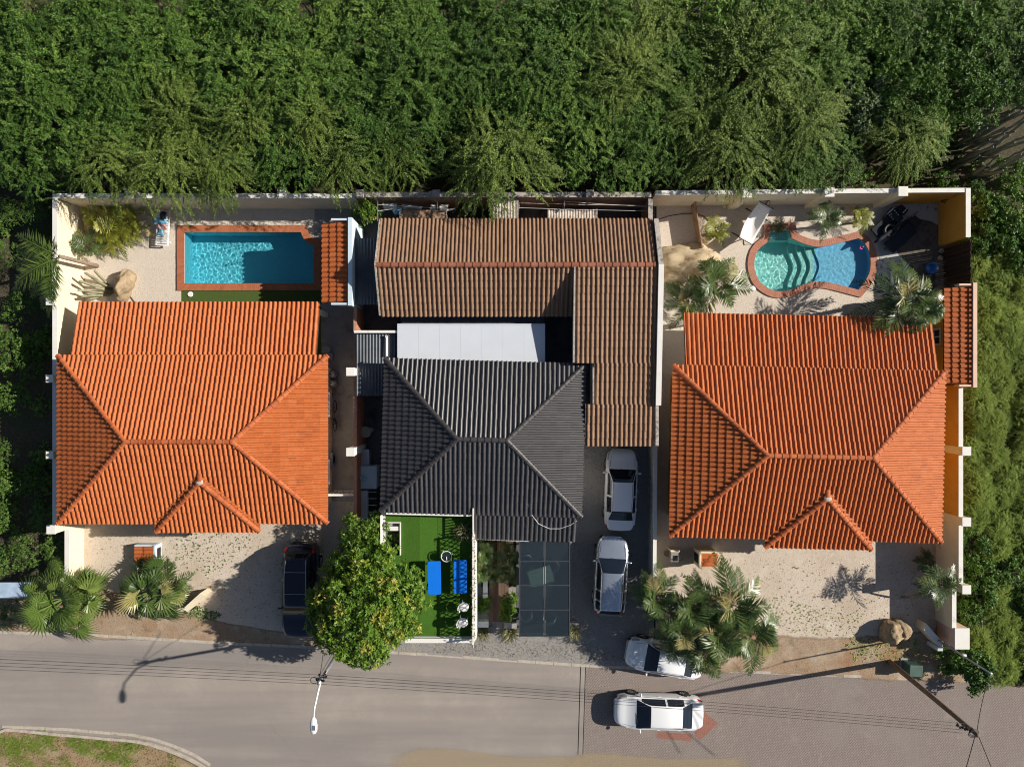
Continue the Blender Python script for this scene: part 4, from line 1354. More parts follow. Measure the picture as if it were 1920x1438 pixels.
# --- palms
PALM = [palm_crown('palm_crown', M['leaf_palm'], 24, (1.4, 2.2), .66, .060, 19, (-.2, 1.2), (.35, .8)) for _ in range(2)]
PALM_S = palm_crown('palm_crown', M['leaf_palm'], 17, (.75, 1.2), .38, .040, 15, (.0, 1.0), (.25, .6))
PALM_Y = palm_crown('palm_crown', M['leaf_yellow'], 24, (.8, 1.35), .40, .042, 16, (.1, 1.1), (.25, .6))
FAN = fan_crown('fan_crown', M['leaf_fan'], 32, (.5, 1.25), (.5, .85), 24, (-.3, 1.3), dry=.12)
FAN2 = fan_crown('fan_crown', M['leaf_palm'], 26, (.4, .95), (.4, .7), 22, (-.3, 1.3))


def palm(label, base, top, crown, sc=1.0, rz=0.0, r=.11, name='palm_tree', group=None, bend=.0, cat='palm tree', tilt=(0, 0)):
    """base: ground px; top: (px, py, h) of the growing point"""
    b = P(base[0], base[1], 0); q = P(*top)
    t = thing(name, label, cat, (b.x, b.y, 0), 0, group)
    d = q - b
    path = [Vector((0, 0, -.1))] + [Vector((d.x * u ** (1 + bend), d.y * u ** (1 + bend), d.z * u)) for u in (.25, .5, .75, 1)]
    rr = [r * 1.3, r * 1.05, r * .95, r * .9, r * .95]
    mb = MB().tube(path, rr, 9)
    for i in range(1, int(d.z / .14)):
        u = i * .14 / d.z
        c = Vector((d.x * u ** (1 + bend), d.y * u ** (1 + bend), d.z * u))
        mb.lathe([(r * .98, -.02), (r * 1.1, 0), (r * .98, .02)], c, 9)
    mb.build('trunk', M['palmtrunk'], t, True)
    inst('crown', crown, t, d, (tilt[0], tilt[1], rz), (sc, sc, sc))
    return t


palm('large fan palm with round pleated leaves at the lower left road edge', (150, 1100), (128, 1118, 1.6), FAN, 1.55, .3, .14)
palm('darker fan palm between the fan palm and the cream gate stub', (296, 1098), (285, 1108, 1.2), FAN2, 1.75, 1.1, .12)
palm('dark feathery palm growing behind the cream gate stub by the road', (338, 1105), (318, 1095, 1.0), PALM_S, 1.35, .5, .09)
palm('yellowing garden palm against the back wall beside the sunbed', (222, 430), (218, 428, .7), PALM_Y, 1.25, .3, .10)
palm('yellow-green palm in the corner of the white walls', (192, 415), (186, 410, .7), PALM_Y, .95, 1.9, .09)
palm('yellow-green palm right of the corner palm, touching the back wall', (243, 418), (241, 414, .7), PALM_Y, 1.05, 4.0, .09)
palm('yellow-green palm in front of the yellowing palms, beside the gravel', (212, 448), (208, 446, .5), PALM_Y, .9, 5.0, .08)
palm('small bright green palm standing by the white wall', (176, 470), (163, 462, .9), PALM_S, 1.0, .2, .06)
LEAN = palm_crown('palm_crown', M['leaf_fan'], 17, (1.7, 2.4), .62, .045, 26, (-.55, .3), (.3, .55), .0, (2.7, 4.6), .1)
palm('tall slanting palm whose fronds hang outside over the white wall', (182, 499), (112, 481, 3.3), LEAN, 1.4, 0, .10)
palm('palm beside the pale rock with fronds over the orange roof edge', (1338, 540), (1344, 533, 1.8), PALM[0], 1.05, .4, .11)
palm('second palm beside the pale rock, nearer the brown building', (1285, 568), (1290, 565, 1.2), PALM[1], .8, 2.0, .10)
palm('palm leaning over the right edge of the orange roof beside the curved pool', (1672, 565), (1698, 560, 3.0), PALM[1], 1.1, 1.2, .11)
palm('taller palm at the far right of the curved pool by the tiled lean-to', (1712, 590), (1730, 582, 3.2), PALM[0], .75, 3.1, .11)
palm('green palm between two wall pillars above the curved pool', (1548, 425), (1552, 412, 1.2), PALM_S, 1.05, .7, .07)
palm('yellowish young palm right of the green palm by the back wall', (1605, 418), (1611, 410, .8), PALM_Y, .72, .4, .07)
palm('low yellow-green cycad between the plank edging and the hammock', (1340, 438), (1343, 434, .5), PALM_Y, .78, 2.2, .08)
g = 'palms of the big clump by the parked white car'
for i, (b_, t_, cr, sc, lb) in enumerate([((1290, 1125), (1300, 1139, 2.6), 0, 1.0, 'upper left palm of the big clump by the parked white car'), ((1345, 1120), (1372, 1135, 2.9), 1, 1.2, 'upper right palm of the big clump, with a frond over the gravel'),
                                         ((1330, 1160), (1345, 1187, 3.0), 0, 1.05, 'middle palm of the big clump between the car and the gravel'), ((1285, 1160), (1280, 1184, 2.8), 1, .95, 'palm of the big clump hanging over the parked white car'),
                                         ((1370, 1165), (1408, 1190, 2.7), 0, 1.1, 'lower right palm of the big clump above the kerb'), ((1312, 1185), (1318, 1224, 2.6), 1, .9, 'lowest palm of the big clump at the kerb'),
                                         ((1240, 1105), (1232, 1121, 2.4), 0, .85, 'leftmost palm of the big clump with pale fronds over the drive')]):
    palm(lb, b_, t_, PALM[cr], sc, i * 1.3, .11, group=g)
palm('slender palm leaning on the cream wall right of the boulder', (1690, 1120), (1762, 1098, 2.2), PALM_S, 1.25, 1.0, .05, bend=.4)
palm('dark low palm in the wall shadow above the slender palm', (1733, 1052), (1737, 1050, .5), PALM_S, .7, 2.0, .06)

# --- cacti
def cactus(label, stems, m, r=(.07, .10), name='cactus'):
    b = stems[0][0]
    t = thing(name, label, 'cactus', (b.x, b.y, 0))
    for a, c in stems:
        rr = random.uniform(*r)
        d = c - a
        n = max(3, int(d.length / .35))
        path = [a + d * (i / n) + Vector((random.uniform(-.03, .03), random.uniform(-.03, .03), 0)) for i in range(n)] + [c, c + d.normalized() * rr * .6, c + d.normalized() * rr * .85]
        rad = [rr] * (len(path) - 3) + [rr * .92, rr * .6, rr * .12]
        vs, fs = [], []
        nseg = 14
        ax = d.normalized(); u = ax.orthogonal().normalized(); w = ax.cross(u)
        for p_, q in zip(path, rad):
            for k_ in range(nseg):
                g_ = 2 * math.pi * k_ / nseg
                qq = q * (1.0 if k_ % 2 else .78)
                vs.append(p_ - b + (u * math.cos(g_) + w * math.sin(g_)) * qq)
        for i in range(len(path) - 1):
            for k_ in range(nseg):
                fs.append((i * nseg + k_, i * nseg + (k_ + 1) % nseg, (i + 1) * nseg + (k_ + 1) % nseg, (i + 1) * nseg + k_))
        MB().add(vs, fs).build('stem', M[m], t, True)
    return t


rd = random.Random(12)
st = []
for i in range(44):
    a = P(1812 + rd.uniform(-30, 50), 295 + rd.uniform(-70, 45), 0)
    st.append((a, a + Vector((rd.uniform(-.5, .7), rd.uniform(-.5, .6), rd.uniform(1.8, 3.9)))))
cactus('big stand of grey columnar cactus at the upper right edge', st, 'cactus_grey', (.055, .085))
st = [(P(392 + rd.uniform(-12, 12), 34 + rd.uniform(-6, 8), 0), None) for i in range(8)]
cactus('grey columnar cactus poking out of the thicket at the top edge', [(a, a + Vector((rd.uniform(-.5, .5), rd.uniform(-.3, .3), rd.uniform(4.7, 5.9)))) for a, _ in st], 'cactus_grey', (.08, .11))
st = []
for x, y, tx, ty, h in ((208, 545, 150, 528, 1.5), (205, 540, 160, 512, 1.7), (210, 550, 147, 545, 1.6), (206, 548, 165, 551, 1.1), (212, 543, 172, 521, 1.2), (208, 552, 155, 556, 1.2), (204, 536, 178, 508, 1.0), (214, 548, 180, 540, .8), (200, 552, 170, 561, .8)):
    st.append((P(x, y, 0), P(tx, ty, h)))
cactus('green cactus cluster with slanting arms between white wall and boulder', st, 'cactus', (.06, .085))


# --- small plants
AG = grass_tuft('agave_leaves', M['leaf_agave'], .05, 90, (.35, .6), .06, 1.5, 3, 2, .05)
YU = palm_crown('yucca_crown', M['leaf_palm'], 16, (.55, .95), .32, .026, 18, (.1, 1.2), (.25, .6), .05)
def agave(label, px, py, s=1.0, m=AG, z=0.0, rz=0.0):
    p = P(px, py, z + .2)
    t = thing('agave', label, 'agave', (p.x, p.y, z), rz)
    inst('leaves', m, t, scale=(s, s, s))
    MB().lathe([(.05, -.02), (.06, .06), (.0, .12)], (0, 0, 0), 8).build('stem', M['palmtrunk'], t)
    return t
agave('spiky variegated agave in front of the left gate block of the middle house', 905, 1184, 1.0)
agave('spiky variegated agave in front of the right gate block, beside the glass carport', 957, 1186, 1.0, rz=1)
agave('dry spiky plant on the small block at the carport corner', 1076, 1186, .8, z=.55, rz=2)
agave('spiky plant on the roof terrace corner by the charcoal roof', 871, 998, .95, z=2.3, rz=.5)
agave('reddish spiky plant on the coping beside the small square pool niche', 1462, 425, .8, z=.08, rz=.5)
for i, (px, py, h, s, lb) in enumerate([(912, 1040, 1.3, 1.0, 'upper left yucca beside the wooden entry path'), (905, 1070, 1.2, 1.05, 'lower left yucca beside the wooden entry path'), (955, 1035, 1.4, 1.0, 'upper right yucca against the glass carport'),
                                        (950, 1068, 1.3, 1.05, 'lower right yucca against the glass carport'), (930, 1075, 1.0, .9, 'middle yucca reaching over the wooden entry path')]):
    palm(lb, (px - 2, py - 4), (px, py, h), YU, s, i * 1.1, .06, 'yucca', 'yuccas at the entry path', cat='yucca')
BR = leafy_crown('fern_leaves', M['leaf_mango'], .5, .5, 10, 10, 7, .20, .05, .5)
for px, py, lb in ((908, 1133, 'bright leafy plant left of the wooden entry path'), (958, 1130, 'bright leafy plant right of the wooden entry path near the carport'), (955, 1150, 'low leafy plant at the lower right of the wooden entry path')):
    p = P(px, py, .3)
    t = thing('garden_plant', lb, 'plant', (p.x, p.y, 0))
    inst('foliage', BR, t, scale=(1, 1, 1))
    inst('stem', BUSHTRUNK, t, scale=(.4, .4, .5))

# --- loose stuff on the ground
def litter(name, label, ring, n, m, size, z, seed):
    g = np.random.default_rng(seed)
    xs = [p[0] for p in ring]; ys = [p[1] for p in ring]
    pts = []
    from mathutils.geometry import intersect_point_tri_2d
    def inside(x, y):
        c = False; j = len(ring) - 1
        for i in range(len(ring)):
            if (ring[i][1] > y) != (ring[j][1] > y) and x < (ring[j][0] - ring[i][0]) * (y - ring[i][1]) / (ring[j][1] - ring[i][1]) + ring[i][0]: c = not c
            j = i
        return c
    while len(pts) < n:
        x, y = g.uniform(min(xs), max(xs)), g.uniform(min(ys), max(ys))
        if inside(x, y): pts.append((x, y, z + g.uniform(.005, .02)))
    p = np.array(pts)
    d = unit(np.stack([g.normal(size=n), g.normal(size=n), g.normal(0, .25, n)], 1))
    nr = unit(np.array([0, 0, 1.0]) + g.normal(0, .3, (n, 3)))
    ln = g.uniform(*size, n)
    o = bpy.data.objects.new(name, leaf_mesh(name, leaves(p, d, nr, ln, ln * .55), g.uniform(0, 1, n), m)); link(o)
    return tag(o, label, 'leaves', kind='stuff')


litter('fallen_leaves', 'fallen dry leaves on the left front gravel', pl([(170, 1000), (640, 1000), (640, 1150), (420, 1165), (200, 1080)]), 500, M['leaf_dry'], (.05, .12), .02, 1)
litter('weeds', 'low green weeds in the left front gravel', smooth_ring(pl([(330, 1005), (400, 995), (480, 1005), (420, 1060), (390, 1085), (340, 1060), (320, 1030)]), 2), 260, M['leaf_bright'], (.06, .14), .02, 2)
litter('fallen_leaves', 'fallen dry leaves on the right front gravel', pl([(1240, 1040), (1740, 1060), (1740, 1160), (1450, 1180), (1400, 1100)]), 450, M['leaf_dry'], (.05, .12), .024, 3)
litter('weeds', 'green weeds along the kerb in front of the boulder', pl([(1580, 1200), (1720, 1195), (1730, 1235), (1600, 1240)]), 1500, M['leaf_grass'], (.06, .16), .012, 4)
litter('weeds', 'sparse weeds on the gravel right of the palm clump', pl([(1420, 1110), (1500, 1130), (1620, 1150), (1600, 1200), (1440, 1180)]), 420, M['leaf_grass'], (.05, .12), .024, 5)
litter('fallen_leaves', 'leaf litter on the soil between the left gravel and the kerb', pl([(230, 1150), (560, 1190), (560, 1206), (230, 1190)]), 800, M['leaf_dry'], (.04, .11), 0, 6)
litter('fallen_leaves', 'dry litter on the gravel in front of the entry path', pl([(800, 1195), (1090, 1205), (1200, 1240), (820, 1224)]), 700, M['leaf_dry'], (.04, .10), .026, 7)
litter('weeds', 'dry and green weeds under the dark feathery palm', pl([(350, 1130), (420, 1150), (400, 1165), (340, 1155)]), 500, M['leaf_bright'], (.06, .14), .02, 8)
BLADE = [grass_tuft('grass', M['leaf_grass'], .25, 70, (.06, .18), .02, 1.2, 2, 5, .0), grass_tuft('grass', M['leaf_grass'], .3, 60, (.06, .16), .02, 1.4, 2, 6, .0)]
def verge_pt(rd):
    while True:
        x, y = rd.uniform(-40, 380), rd.uniform(1378, 1470)
        lim = np.interp(x, [p[0] for p in BOTK[1:9]], [p[1] for p in BOTK[1:9]])
        if y > lim + 6 and (rd.random() < .10 or (y < 1410 + 12 * math.sin(x * .04) and rd.random() < .8)): 
            p = P(x, y); return p.x, p.y
scatter_growth('grass', 'short patchy grass on the corner verge at the bottom left', BLADE, verge_pt, 130, (.8, 1.3), -.03, 9)
# ------------------------------------------------------------------ pools
def basin_walls(ring, z0, z1):
    n = len(ring)
    a = sum(ring[i][0] * ring[(i + 1) % n][1] - ring[(i + 1) % n][0] * ring[i][1] for i in range(n))
    vs = [(p[0], p[1], z1) for p in ring] + [(p[0], p[1], z0) for p in ring]
    fs = [(i, (i + 1) % n, n + (i + 1) % n, n + i) for i in range(n)]
    return vs, (fs if a > 0 else [f[::-1] for f in fs])


def inside(ring, x, y):
    c = False; j = len(ring) - 1
    for i in range(len(ring)):
        if (ring[i][1] > y) != (ring[j][1] > y) and x < (ring[j][0] - ring[i][0]) * (y - ring[i][1]) / (ring[j][1] - ring[i][1]) + ring[i][0]: c = not c
        j = i
    return c


def coping(parent, ring, w, bl, m, z=.09):
    """bricks laid side by side round the pool edge"""
    out = offset_ring(ring, w)
    rgi = offset_ring(ring, -.03)
    mb = MB()
    n = len(ring)
    for i in range(n):
        a, b, c, d = Vector(rgi[i]), Vector(rgi[(i + 1) % n]), Vector(out[(i + 1) % n]), Vector(out[i])
        k = max(1, round(((b - a).length + (c - d).length) / 2 / bl))
        for j in range(k):
            g = .035
            t0, t1 = (j + g) / k, (j + 1 - g) / k
            q = [a.lerp(b, t0), a.lerp(b, t1), d.lerp(c, t1), d.lerp(c, t0)]
            mb.prism([(p.x, p.y) for p in q], .0, z + random.uniform(-.003, .003), random.random(), False)
    o = mb.build('coping', m, parent); o['kind'] = 'stuff'
    vs, fs = basin_walls(out, -.1, z - .012)
    b2 = MB().add(vs, [f[::-1] for f in fs])
    n = len(out)
    b2.add([(p[0], p[1], z - .014) for p in out] + [(p[0], p[1], z - .014) for p in rgi], [(i, (i + 1) % n, n + (i + 1) % n, n + i) for i in range(n)])
    b2.build('coping_bed', M['mortar'], parent)


def water(parent, ring, z, m, cell=.04, amp=.0046, seed=0):
    """rippled water surface as a fine grid clipped to the pool outline"""
    from mathutils import noise as mn
    xs = [p[0] for p in ring]; ys = [p[1] for p in ring]
    nx, ny = int((max(xs) - min(xs)) / cell) + 2, int((max(ys) - min(ys)) / cell) + 2
    vs, fs = [], []
    for j in range(ny):
        for i in range(nx):
            x, y = min(xs) - .02 + i * cell, min(ys) - .02 + j * cell
            h = mn.noise(Vector((x * 4.6 + seed, y * 4.6, 0))) + .45 * mn.noise(Vector((x * 9.1, y * 9.1 + seed, 3)))
            vs.append((x, y, z + amp * h))
    for j in range(ny - 1):
        for i in range(nx - 1):
            a = j * nx + i
            fs.append((a, a + 1, a + nx + 1, a + nx))
    big = offset_ring(ring, .1)
    fs = [f for f in fs if any(inside(big, vs[k][0], vs[k][1]) for k in f)]
    o = MB().add(vs, fs).build('water', m, parent, True)
    o.cycles.is_caustics_caster = True
    return o


p1 = thing('swimming_pool', 'rectangular blue swimming pool with terracotta brick edge and one cut corner', 'pool')
LEFTP = poolmat('blue_pool_plaster', (.20, .74, .88))
vs, fs = basin_walls(POOL_L, -1.45, .06)
zf = MB().add(vs, fs)
tri = tessellate_polygon([[Vector((x, y, 0)) for x, y in POOL_L]])
fl = []
for q in tri:
    A, B, C = (POOL_L[i] for i in q)
    fl.append(tuple(q) if (B[0] - A[0]) * (C[1] - A[1]) - (C[0] - A[0]) * (B[1] - A[1]) > 0 else tuple(q[::-1]))
zf.add([(x, y, -1.45) for x, y in POOL_L], fl)
zf.build('basin', LEFTP, p1).cycles.is_caustics_receiver = True
cr = P(591, 436)
for i, (r, z) in enumerate(((1.35, -.95), (1.05, -.55))):
    ring = [(cr.x - .02 + r * math.cos(g), cr.y + .02 + r * math.sin(g)) for g in [R(180 + 90 * k / 14) for k in range(15)]]
    MB().prism([(cr.x - .02, cr.y + .02)] + ring, -1.45 + .002, z).build('pool_step', LEFTP, p1).cycles.is_caustics_receiver = True
coping(p1, POOL_L, .36, .105, M['coping'])
water(p1, POOL_L, -.10, watermat('blue_pool_water', (.80, .97, .99), 0), seed=3)
WX = P(1536, 500).x
p2 = thing('swimming_pool', 'curved swimming pool with teal deep end, wavy steps and blue shallow end', 'pool')
PR = poolmat('two_tone_pool_plaster', (.42, .84, .80), (.24, .64, .94), (WX - .12, WX - .05))
vs, fs = basin_walls(POOL_R, -1.5, .06)
MB().add(vs, fs).build('basin_wall', PR, p2).cycles.is_caustics_receiver = True
xs = [p[0] for p in POOL_R]; ys = [p[1] for p in POOL_R]
X0, X1, Y0, Y1 = min(xs) - .1, max(xs) + .1, min(ys) - .1, max(ys) + .1
ST = [P(1493, 500).x, P(1507, 500).x, P(1521, 500).x, P(1536.5, 500).x]
yc = P(1500, 497).y
MB().prism([(X0, Y0), (X1, Y0), (X1, Y1), (X0, Y1)], -1.6, -1.35).build('floor', PR, p2).cycles.is_caustics_receiver = True
for k_, (sx_, z_) in enumerate(zip(ST, (-1.08, -.84, -.62, -.48))):
    ed = [(sx_ + .15 * math.cos((y_ - yc) * 3.0), y_) for y_ in np.linspace(Y0, Y1, 60)]
    MB().prism(ed + [(X1, Y1), (X1, Y0)], -1.5, z_).build('pool_step' if k_ < 3 else 'shallow_floor', PR, p2).cycles.is_caustics_receiver = True
q = P(1482, 449)
MB().prism([(X0, q.y), (q.x, q.y), (q.x, Y1), (X0, Y1)], -1.5, -.5).build('niche_floor', PR, p2).cycles.is_caustics_receiver = True
coping(p2, POOL_R, .34, .11, M['coping_pink'])
water(p2, POOL_R, -.08, watermat('teal_pool_water', (.88, .985, .985), 0), seed=8)
p = P(1616, 464, 0)
t = thing('pool_float', 'small pink float drifting in the blue shallow end', 'float', (p.x, p.y, -.06))
MB().lathe([(.05, 0), (.085, .03), (.11, 0), (.085, -.02), (.05, 0)], n=14).build('ring', M['pink'], t, True)
MB().blob((.06, .04, .05), (.04, .03, .04), 2, .2, 2).build('head', M['plastic_white'], t, True)
for px, py, z, lb, m in ((357, 552, .034, 'round white skimmer lid on the dark turf strip', 'plastic_white'), (1412, 541, .02, 'round white skimmer lid on the gravel by the curved pool', 'plastic_white')):
    p = P(px, py, z)
    MB2 = MB().lathe([(0, .05), (.13, .05), (.15, .02), (.15, 0)], n=20)
    tag(MB2.build('skimmer_lid', M[m], None, loc=p), lb, 'lid')


# ------------------------------------------------------------------ garden walls
def wallseg(mb, a, b, th, h, z0=-.05, h2=None):
    a, b = Vector(a), Vector(b)
    n = Vector((-(b - a).y, (b - a).x)).normalized() * th / 2
    mb.prism([(a - n)[:], (b - n)[:], (b + n)[:], (a + n)[:]], z0, [h, h2 or h, h2 or h, h] if h2 else h)


def wall(label, runs, body, cap, th=.22, pillars=(), name='garden_wall', capw=.0, over=None, pcap=None):
    """runs: list of (a, b, height, material or None); pillars: (x, y, size, height)"""
    t = thing(name, label, 'wall')
    for r in runs:
        m = MB(); wallseg(m, r[0], r[1], th, r[2]); m.build('panel', M[r[3] if len(r) > 3 else body], t)
        m = MB(); wallseg(m, r[0], r[1], th + .03 + capw, r[2] + .045, r[2] - .0015); m.build('wall_cap', M[cap], t)
    for x, y, s, h in pillars:
        m = MB().box((x, y, h / 2 - .03), (s * .9, s * .9, h)); o = m.build('pillar', M[over or body], t)
        MB().box((x, y, h), (s, s, .07)).build('pillar_cap', M[pcap or cap], o, bevel=.01)
    return t


XA = -23.70
wall('white rendered wall round the left garden, open towards the house', [((XA, 9.82), (XA, -7.6), 2.3), ((XA + .115, 9.72), (-8.12, 9.72), 2.3), ((XA, -7.62), (XA, -11.2), 1.3)], 'cream', 'white', .22,
     [(XA - .08, P(98, 565, 2.6).y, .40, 2.6), (XA - .08, P(98, 710, 2.6).y, .40, 2.6), (XA - .08, P(98, 853, 2.6).y, .40, 2.6), (XA - .05, P(98, 993, 2.6).y, .46, 2.55),
      (P(242, 366, 2.4).x, 9.86, .44, 2.42), (P(383, 366, 2.4).x, 9.86, .44, 2.42), (P(528, 366, 2.4).x, 9.86, .44, 2.42)])
wall('reddish brown alley wall with white square pillar caps between left and middle houses', [((-8.2, 4.0), (-8.2, -7.2), 2.0)], 'brickwall', 'cap_brick', .13,
     [(-8.26, .6, .43, 2.85), (-8.26, -3.5, .43, 2.85)], over='white', pcap='white')
wall('weathered stained back wall of the middle yard', [((-8.0, 9.78), (7.22, 9.78), 2.3)], 'rawwall', 'weathered', .24,
     [(P(675, 369, 2.4).x, 9.8, .42, 2.45), (P(818, 368, 2.4).x, 9.8, .4, 2.45), (P(1106, 366, 2.4).x, 9.8, .4, 2.45)])
wall('short weathered side wall at the right end of the clothes lines', [((7.2, 9.6), (7.2, 8.45), 2.2)], 'rawwall', 'weathered', .2)
wall('cream and ochre rendered wall behind the curved pool with three tall pillars', [((7.42, 9.86), (P(1692, 360, 2.4).x, 9.98), 2.35), ((P(1692, 360, 2.4).x + .01, 9.98), (23.5, 10.0), 2.35, 'ochre')], 'cream', 'white', .2,
     [(P(1400, 361, 2.6).x, 9.80, .50, 2.6), (P(1555, 359, 2.6).x, 9.84, .50, 2.6), (P(1693, 357, 2.6).x, 9.88, .50, 2.6)])
wall('ochre yellow wall at the right corner behind the dark sunbeds', [((23.6, 10.1), (23.6, 7.56), 2.38)], 'ochre', 'white', .22)
wall('ochre then cream wall along the right side of the right house', [((23.46, -.1), (23.46, -7.1), 2.0, 'ochre'), ((23.46, -7.12), (23.46, -10.6), 2.0), ((23.42, -10.62), (23.42, -13.0), 1.5)], 'cream', 'white', .2,
     [(23.5, -3.5, .46, 2.42), (23.5, -7.15, .46, 2.42), (23.5, -10.65, .46, 2.42)])
t = thing('gate_pillar', 'broad cream gate pillar with white top at the right front corner', 'pillar')
a = P(1791, 1178, 1.6); b = P(1817, 1216, 1.6)
MB().prism([(a.x, a.y), (b.x, a.y), (b.x, b.y), (a.x, b.y)], -.05, 1.56).build('body', M['peach'], t)
MB().prism([(a.x - .02, a.y + .02), (b.x + .02, a.y + .02), (b.x + .02, b.y - .02), (a.x - .02, b.y - .02)], 1.562, 1.62).build('top', M['white'], t)
t = thing('wing_wall', 'low slanting cream wing wall left of the broad gate pillar', 'wall')
q = [P(1737, 1169, .9), P(1733, 1181, .9), P(1762, 1214, .9), P(1770, 1206, .9)]
MB().prism([(v.x, v.y) for v in q], -.05, .85).build('body', M['cream'], t)
MB().prism([(v.x, v.y) for v in q], .852, .90).build('wall_cap', M['white'], t)
p = P(1762, 1216, 1.0)
tag(MB().box((p.x, p.y, .55), (.30, .22, 1.0)).build('meter_box', M['metal_white'], None, bevel=.02), 'small pale meter box at the foot of the slanting wing wall', 'meter box')
t = thing('gate_stub', 'short slanting cream gate wall stub beside the front left palms', 'wall')
q = [P(342, 1142, 1.0), P(352, 1146, 1.0), P(384, 1117, 1.0), P(375, 1112, 1.0)]
MB().prism([(v.x, v.y) for v in q], -.05, .96).build('body', M['cream'], t)
MB().prism([(v.x, v.y) for v in q], .962, 1.01).build('wall_cap', M['cream'], t)
wall('low pale wall between the driveway and the right house', [((P(1229, 840, 1.6).x, P(1229, 836, 1.6).y), (P(1227, 1090, 1.6).x, P(1227, 1092, 1.6).y), 1.6), ((P(1226, 1095, 1.0).x, P(1226, 1095, 1.0).y), (P(1226, 1140, 1.0).x, P(1226, 1140, 1.0).y), .9)], 'weathered', 'white', .16)

# dark board fence
f = thing('board_fence', 'dark brown vertical board fence between ochre corner wall and tiled lean-to', 'fence', (23.78, 0, 0))
n = 26
for i in range(n):
    y = 7.44 - (7.44 - 5.08) * (i + .5) / n
    MB().box((random.uniform(-.015, .015), y, 1.18), (.03, .082, 2.36 + random.uniform(-.06, .05)), t=random.random()).build('board', M['wood_dark'], f)
for z in (.4, 1.9):
    MB().box((.04, 6.26, z), (.04, 2.36, .09), t=.2).build('rail', M['wood_dark'], f)


# ------------------------------------------------------------------ small lean-to roofs of tiles
def leanto(label, x_low, x_high, y0, y1, z_low, z_high, wallm, parm, ph, name='lean_to', ends=True):
    """roof draining towards x_low, parapet on the x_high side"""
    t = thing(name, label, 'lean-to')
    rp = roof_part(t)
    k = (z_high - z_low) / abs(x_high - x_low)
    rf = Roof(rp, M['tile'], M['underlay'], (y1 - y0) / round((y1 - y0) / .258), abs(x_high - x_low) * math.sqrt(1 + k * k) / 3.25, 120)
    run = abs(x_high - x_low)
    rf.slope((x_low, y1, z_low), -math.pi / 2, k, [(0, 0), (y1 - y0, 0), (y1 - y0, run), (0, run)], 120)
    rf.done()
    MB().prism([(x_low + .25, y0 + .05), (x_high, y0 + .05), (x_high, y1 - .05), (x_low + .25, y1 - .05)], 0, z_low - .08).build('wall', M[wallm], t)
    MB().box((x_high + .13, (y0 + y1) / 2, ph / 2), (.20, y1 - y0 + .4, ph)).build('parapet', M[parm], t)
    if ends:
        for y in (y0 - .11, y1 + .11):
            MB().box(((x_low + x_high) / 2 + .26, y, ph - .25), (abs(x_high - x_low) - .55, .10, .4)).build('end_parapet', M[parm], t)
    window(t, (x_low + .25, (y0 + y1) / 2, 1.5), .8, .6, math.pi)
    return t


leanto('small orange tiled lean-to with pale blue parapet right of the rectangular pool', P(605, 500, 2.5).x, P(653, 500, 2.75).x, P(640, 567, 2.6).y, P(640, 418, 2.6).y, 2.45, 2.75, 'bluewhite', 'bluewhite', 2.95)
leanto('long orange tiled lean-to with peach parapet at the right garden wall', 22.33, 23.52, P(1800, 719, 2.6).y, P(1800, 539, 2.6).y, 2.45, 2.75, 'ochre', 'peach', 2.9)


# ------------------------------------------------------------------ middle yard: sheet roofs, awnings, stores
def corrugated(mb, x0, x1, y0, y1, z, pitch=.13, amp=.022, axis='Y', slope=0.0):
    """ribbed sheet; ribs run along axis"""
    L = (x1 - x0) if axis == 'Y' else (y1 - y0)
    n = int(L / pitch) * 4
    vs = []
    for e in (0, 1):
        for i in range(n + 1):
            u = i / n * L
            h = (0, amp, amp, 0)[i % 4]
            if axis == 'Y': vs.append((x0 + u, (y0, y1)[e], z + h + slope * e))
            else: vs.append(((x0, x1)[e], y0 + u, z + h + slope * e))
    k = n + 1
    fs = [(i, i + 1, k + i + 1, k + i) for i in range(n)]
    if axis != 'Y': fs = [q[::-1] for q in fs]
    return mb.add(vs, fs)


def shed_roof(label, px0, py0, px1, py1, h, m, axis='Y', pitch=.13, name='sheet_roof', amp=.022, posts=True, slope=0.0):
    a, b = P(px0, py1, h), P(px1, py0, h)
    t = thing(name, label, 'roof')
    corrugated(MB(), a.x, b.x, a.y, b.y, h, pitch, amp, axis, slope).build('sheet', M[m], t)
    MB().box(((a.x + b.x) / 2, a.y + .03, h - .06), (b.x - a.x, .06, .09)).build('beam', M['metal_grey'], t)
    MB().box(((a.x + b.x) / 2, b.y - .03, h - .06 + slope), (b.x - a.x, .06, .09)).build('beam', M['metal_grey'], t)
    if posts:
        for x in (a.x + .05, b.x - .05):
            for y in (a.y + .05, b.y - .05):
                MB().box((x, y, h / 2 - .06), (.07, .07, h - .1)).build('post', M['metal_grey'], t)
    return t


shed_roof('dark ribbed metal roof left of the white flat roof', 667, 624, 744, 742, 2.25, 'metal_dark', 'Y', .155)
shed_roof('dark ribbed metal roof between blue parapet and brown gable', 664, 447, 712, 571, 2.2, 'metal_dark', 'Y', .155)
shed_roof('dark panelled awning strip under the front eave of the brown building', 752, 588, 1020, 612, 2.05, 'metal_dark', 'Y', .6, amp=.01)
t = thing('flat_roof', 'large white sheet metal flat roof over the middle courtyard', 'roof')
x0, x1 = P(745, 640, 2.55).x, P(1022, 640, 2.55).x
y1, y0 = P(745, 609, 2.55).y, P(745, 676, 2.55).y
for i in range(7):
    w = (x1 - x0) / 7
    MB().box((x0 + w * (i + .5), (y0 + y1) / 2 - .3, 2.53), (w - .004, y1 - y0 + .6, .05)).build('panel', M['roof_white'], t)
MB().box(((x0 + x1) / 2, y1 + .03, 2.53), (x1 - x0, .05, .09)).build('edge_trim', M['metal_white'], t)
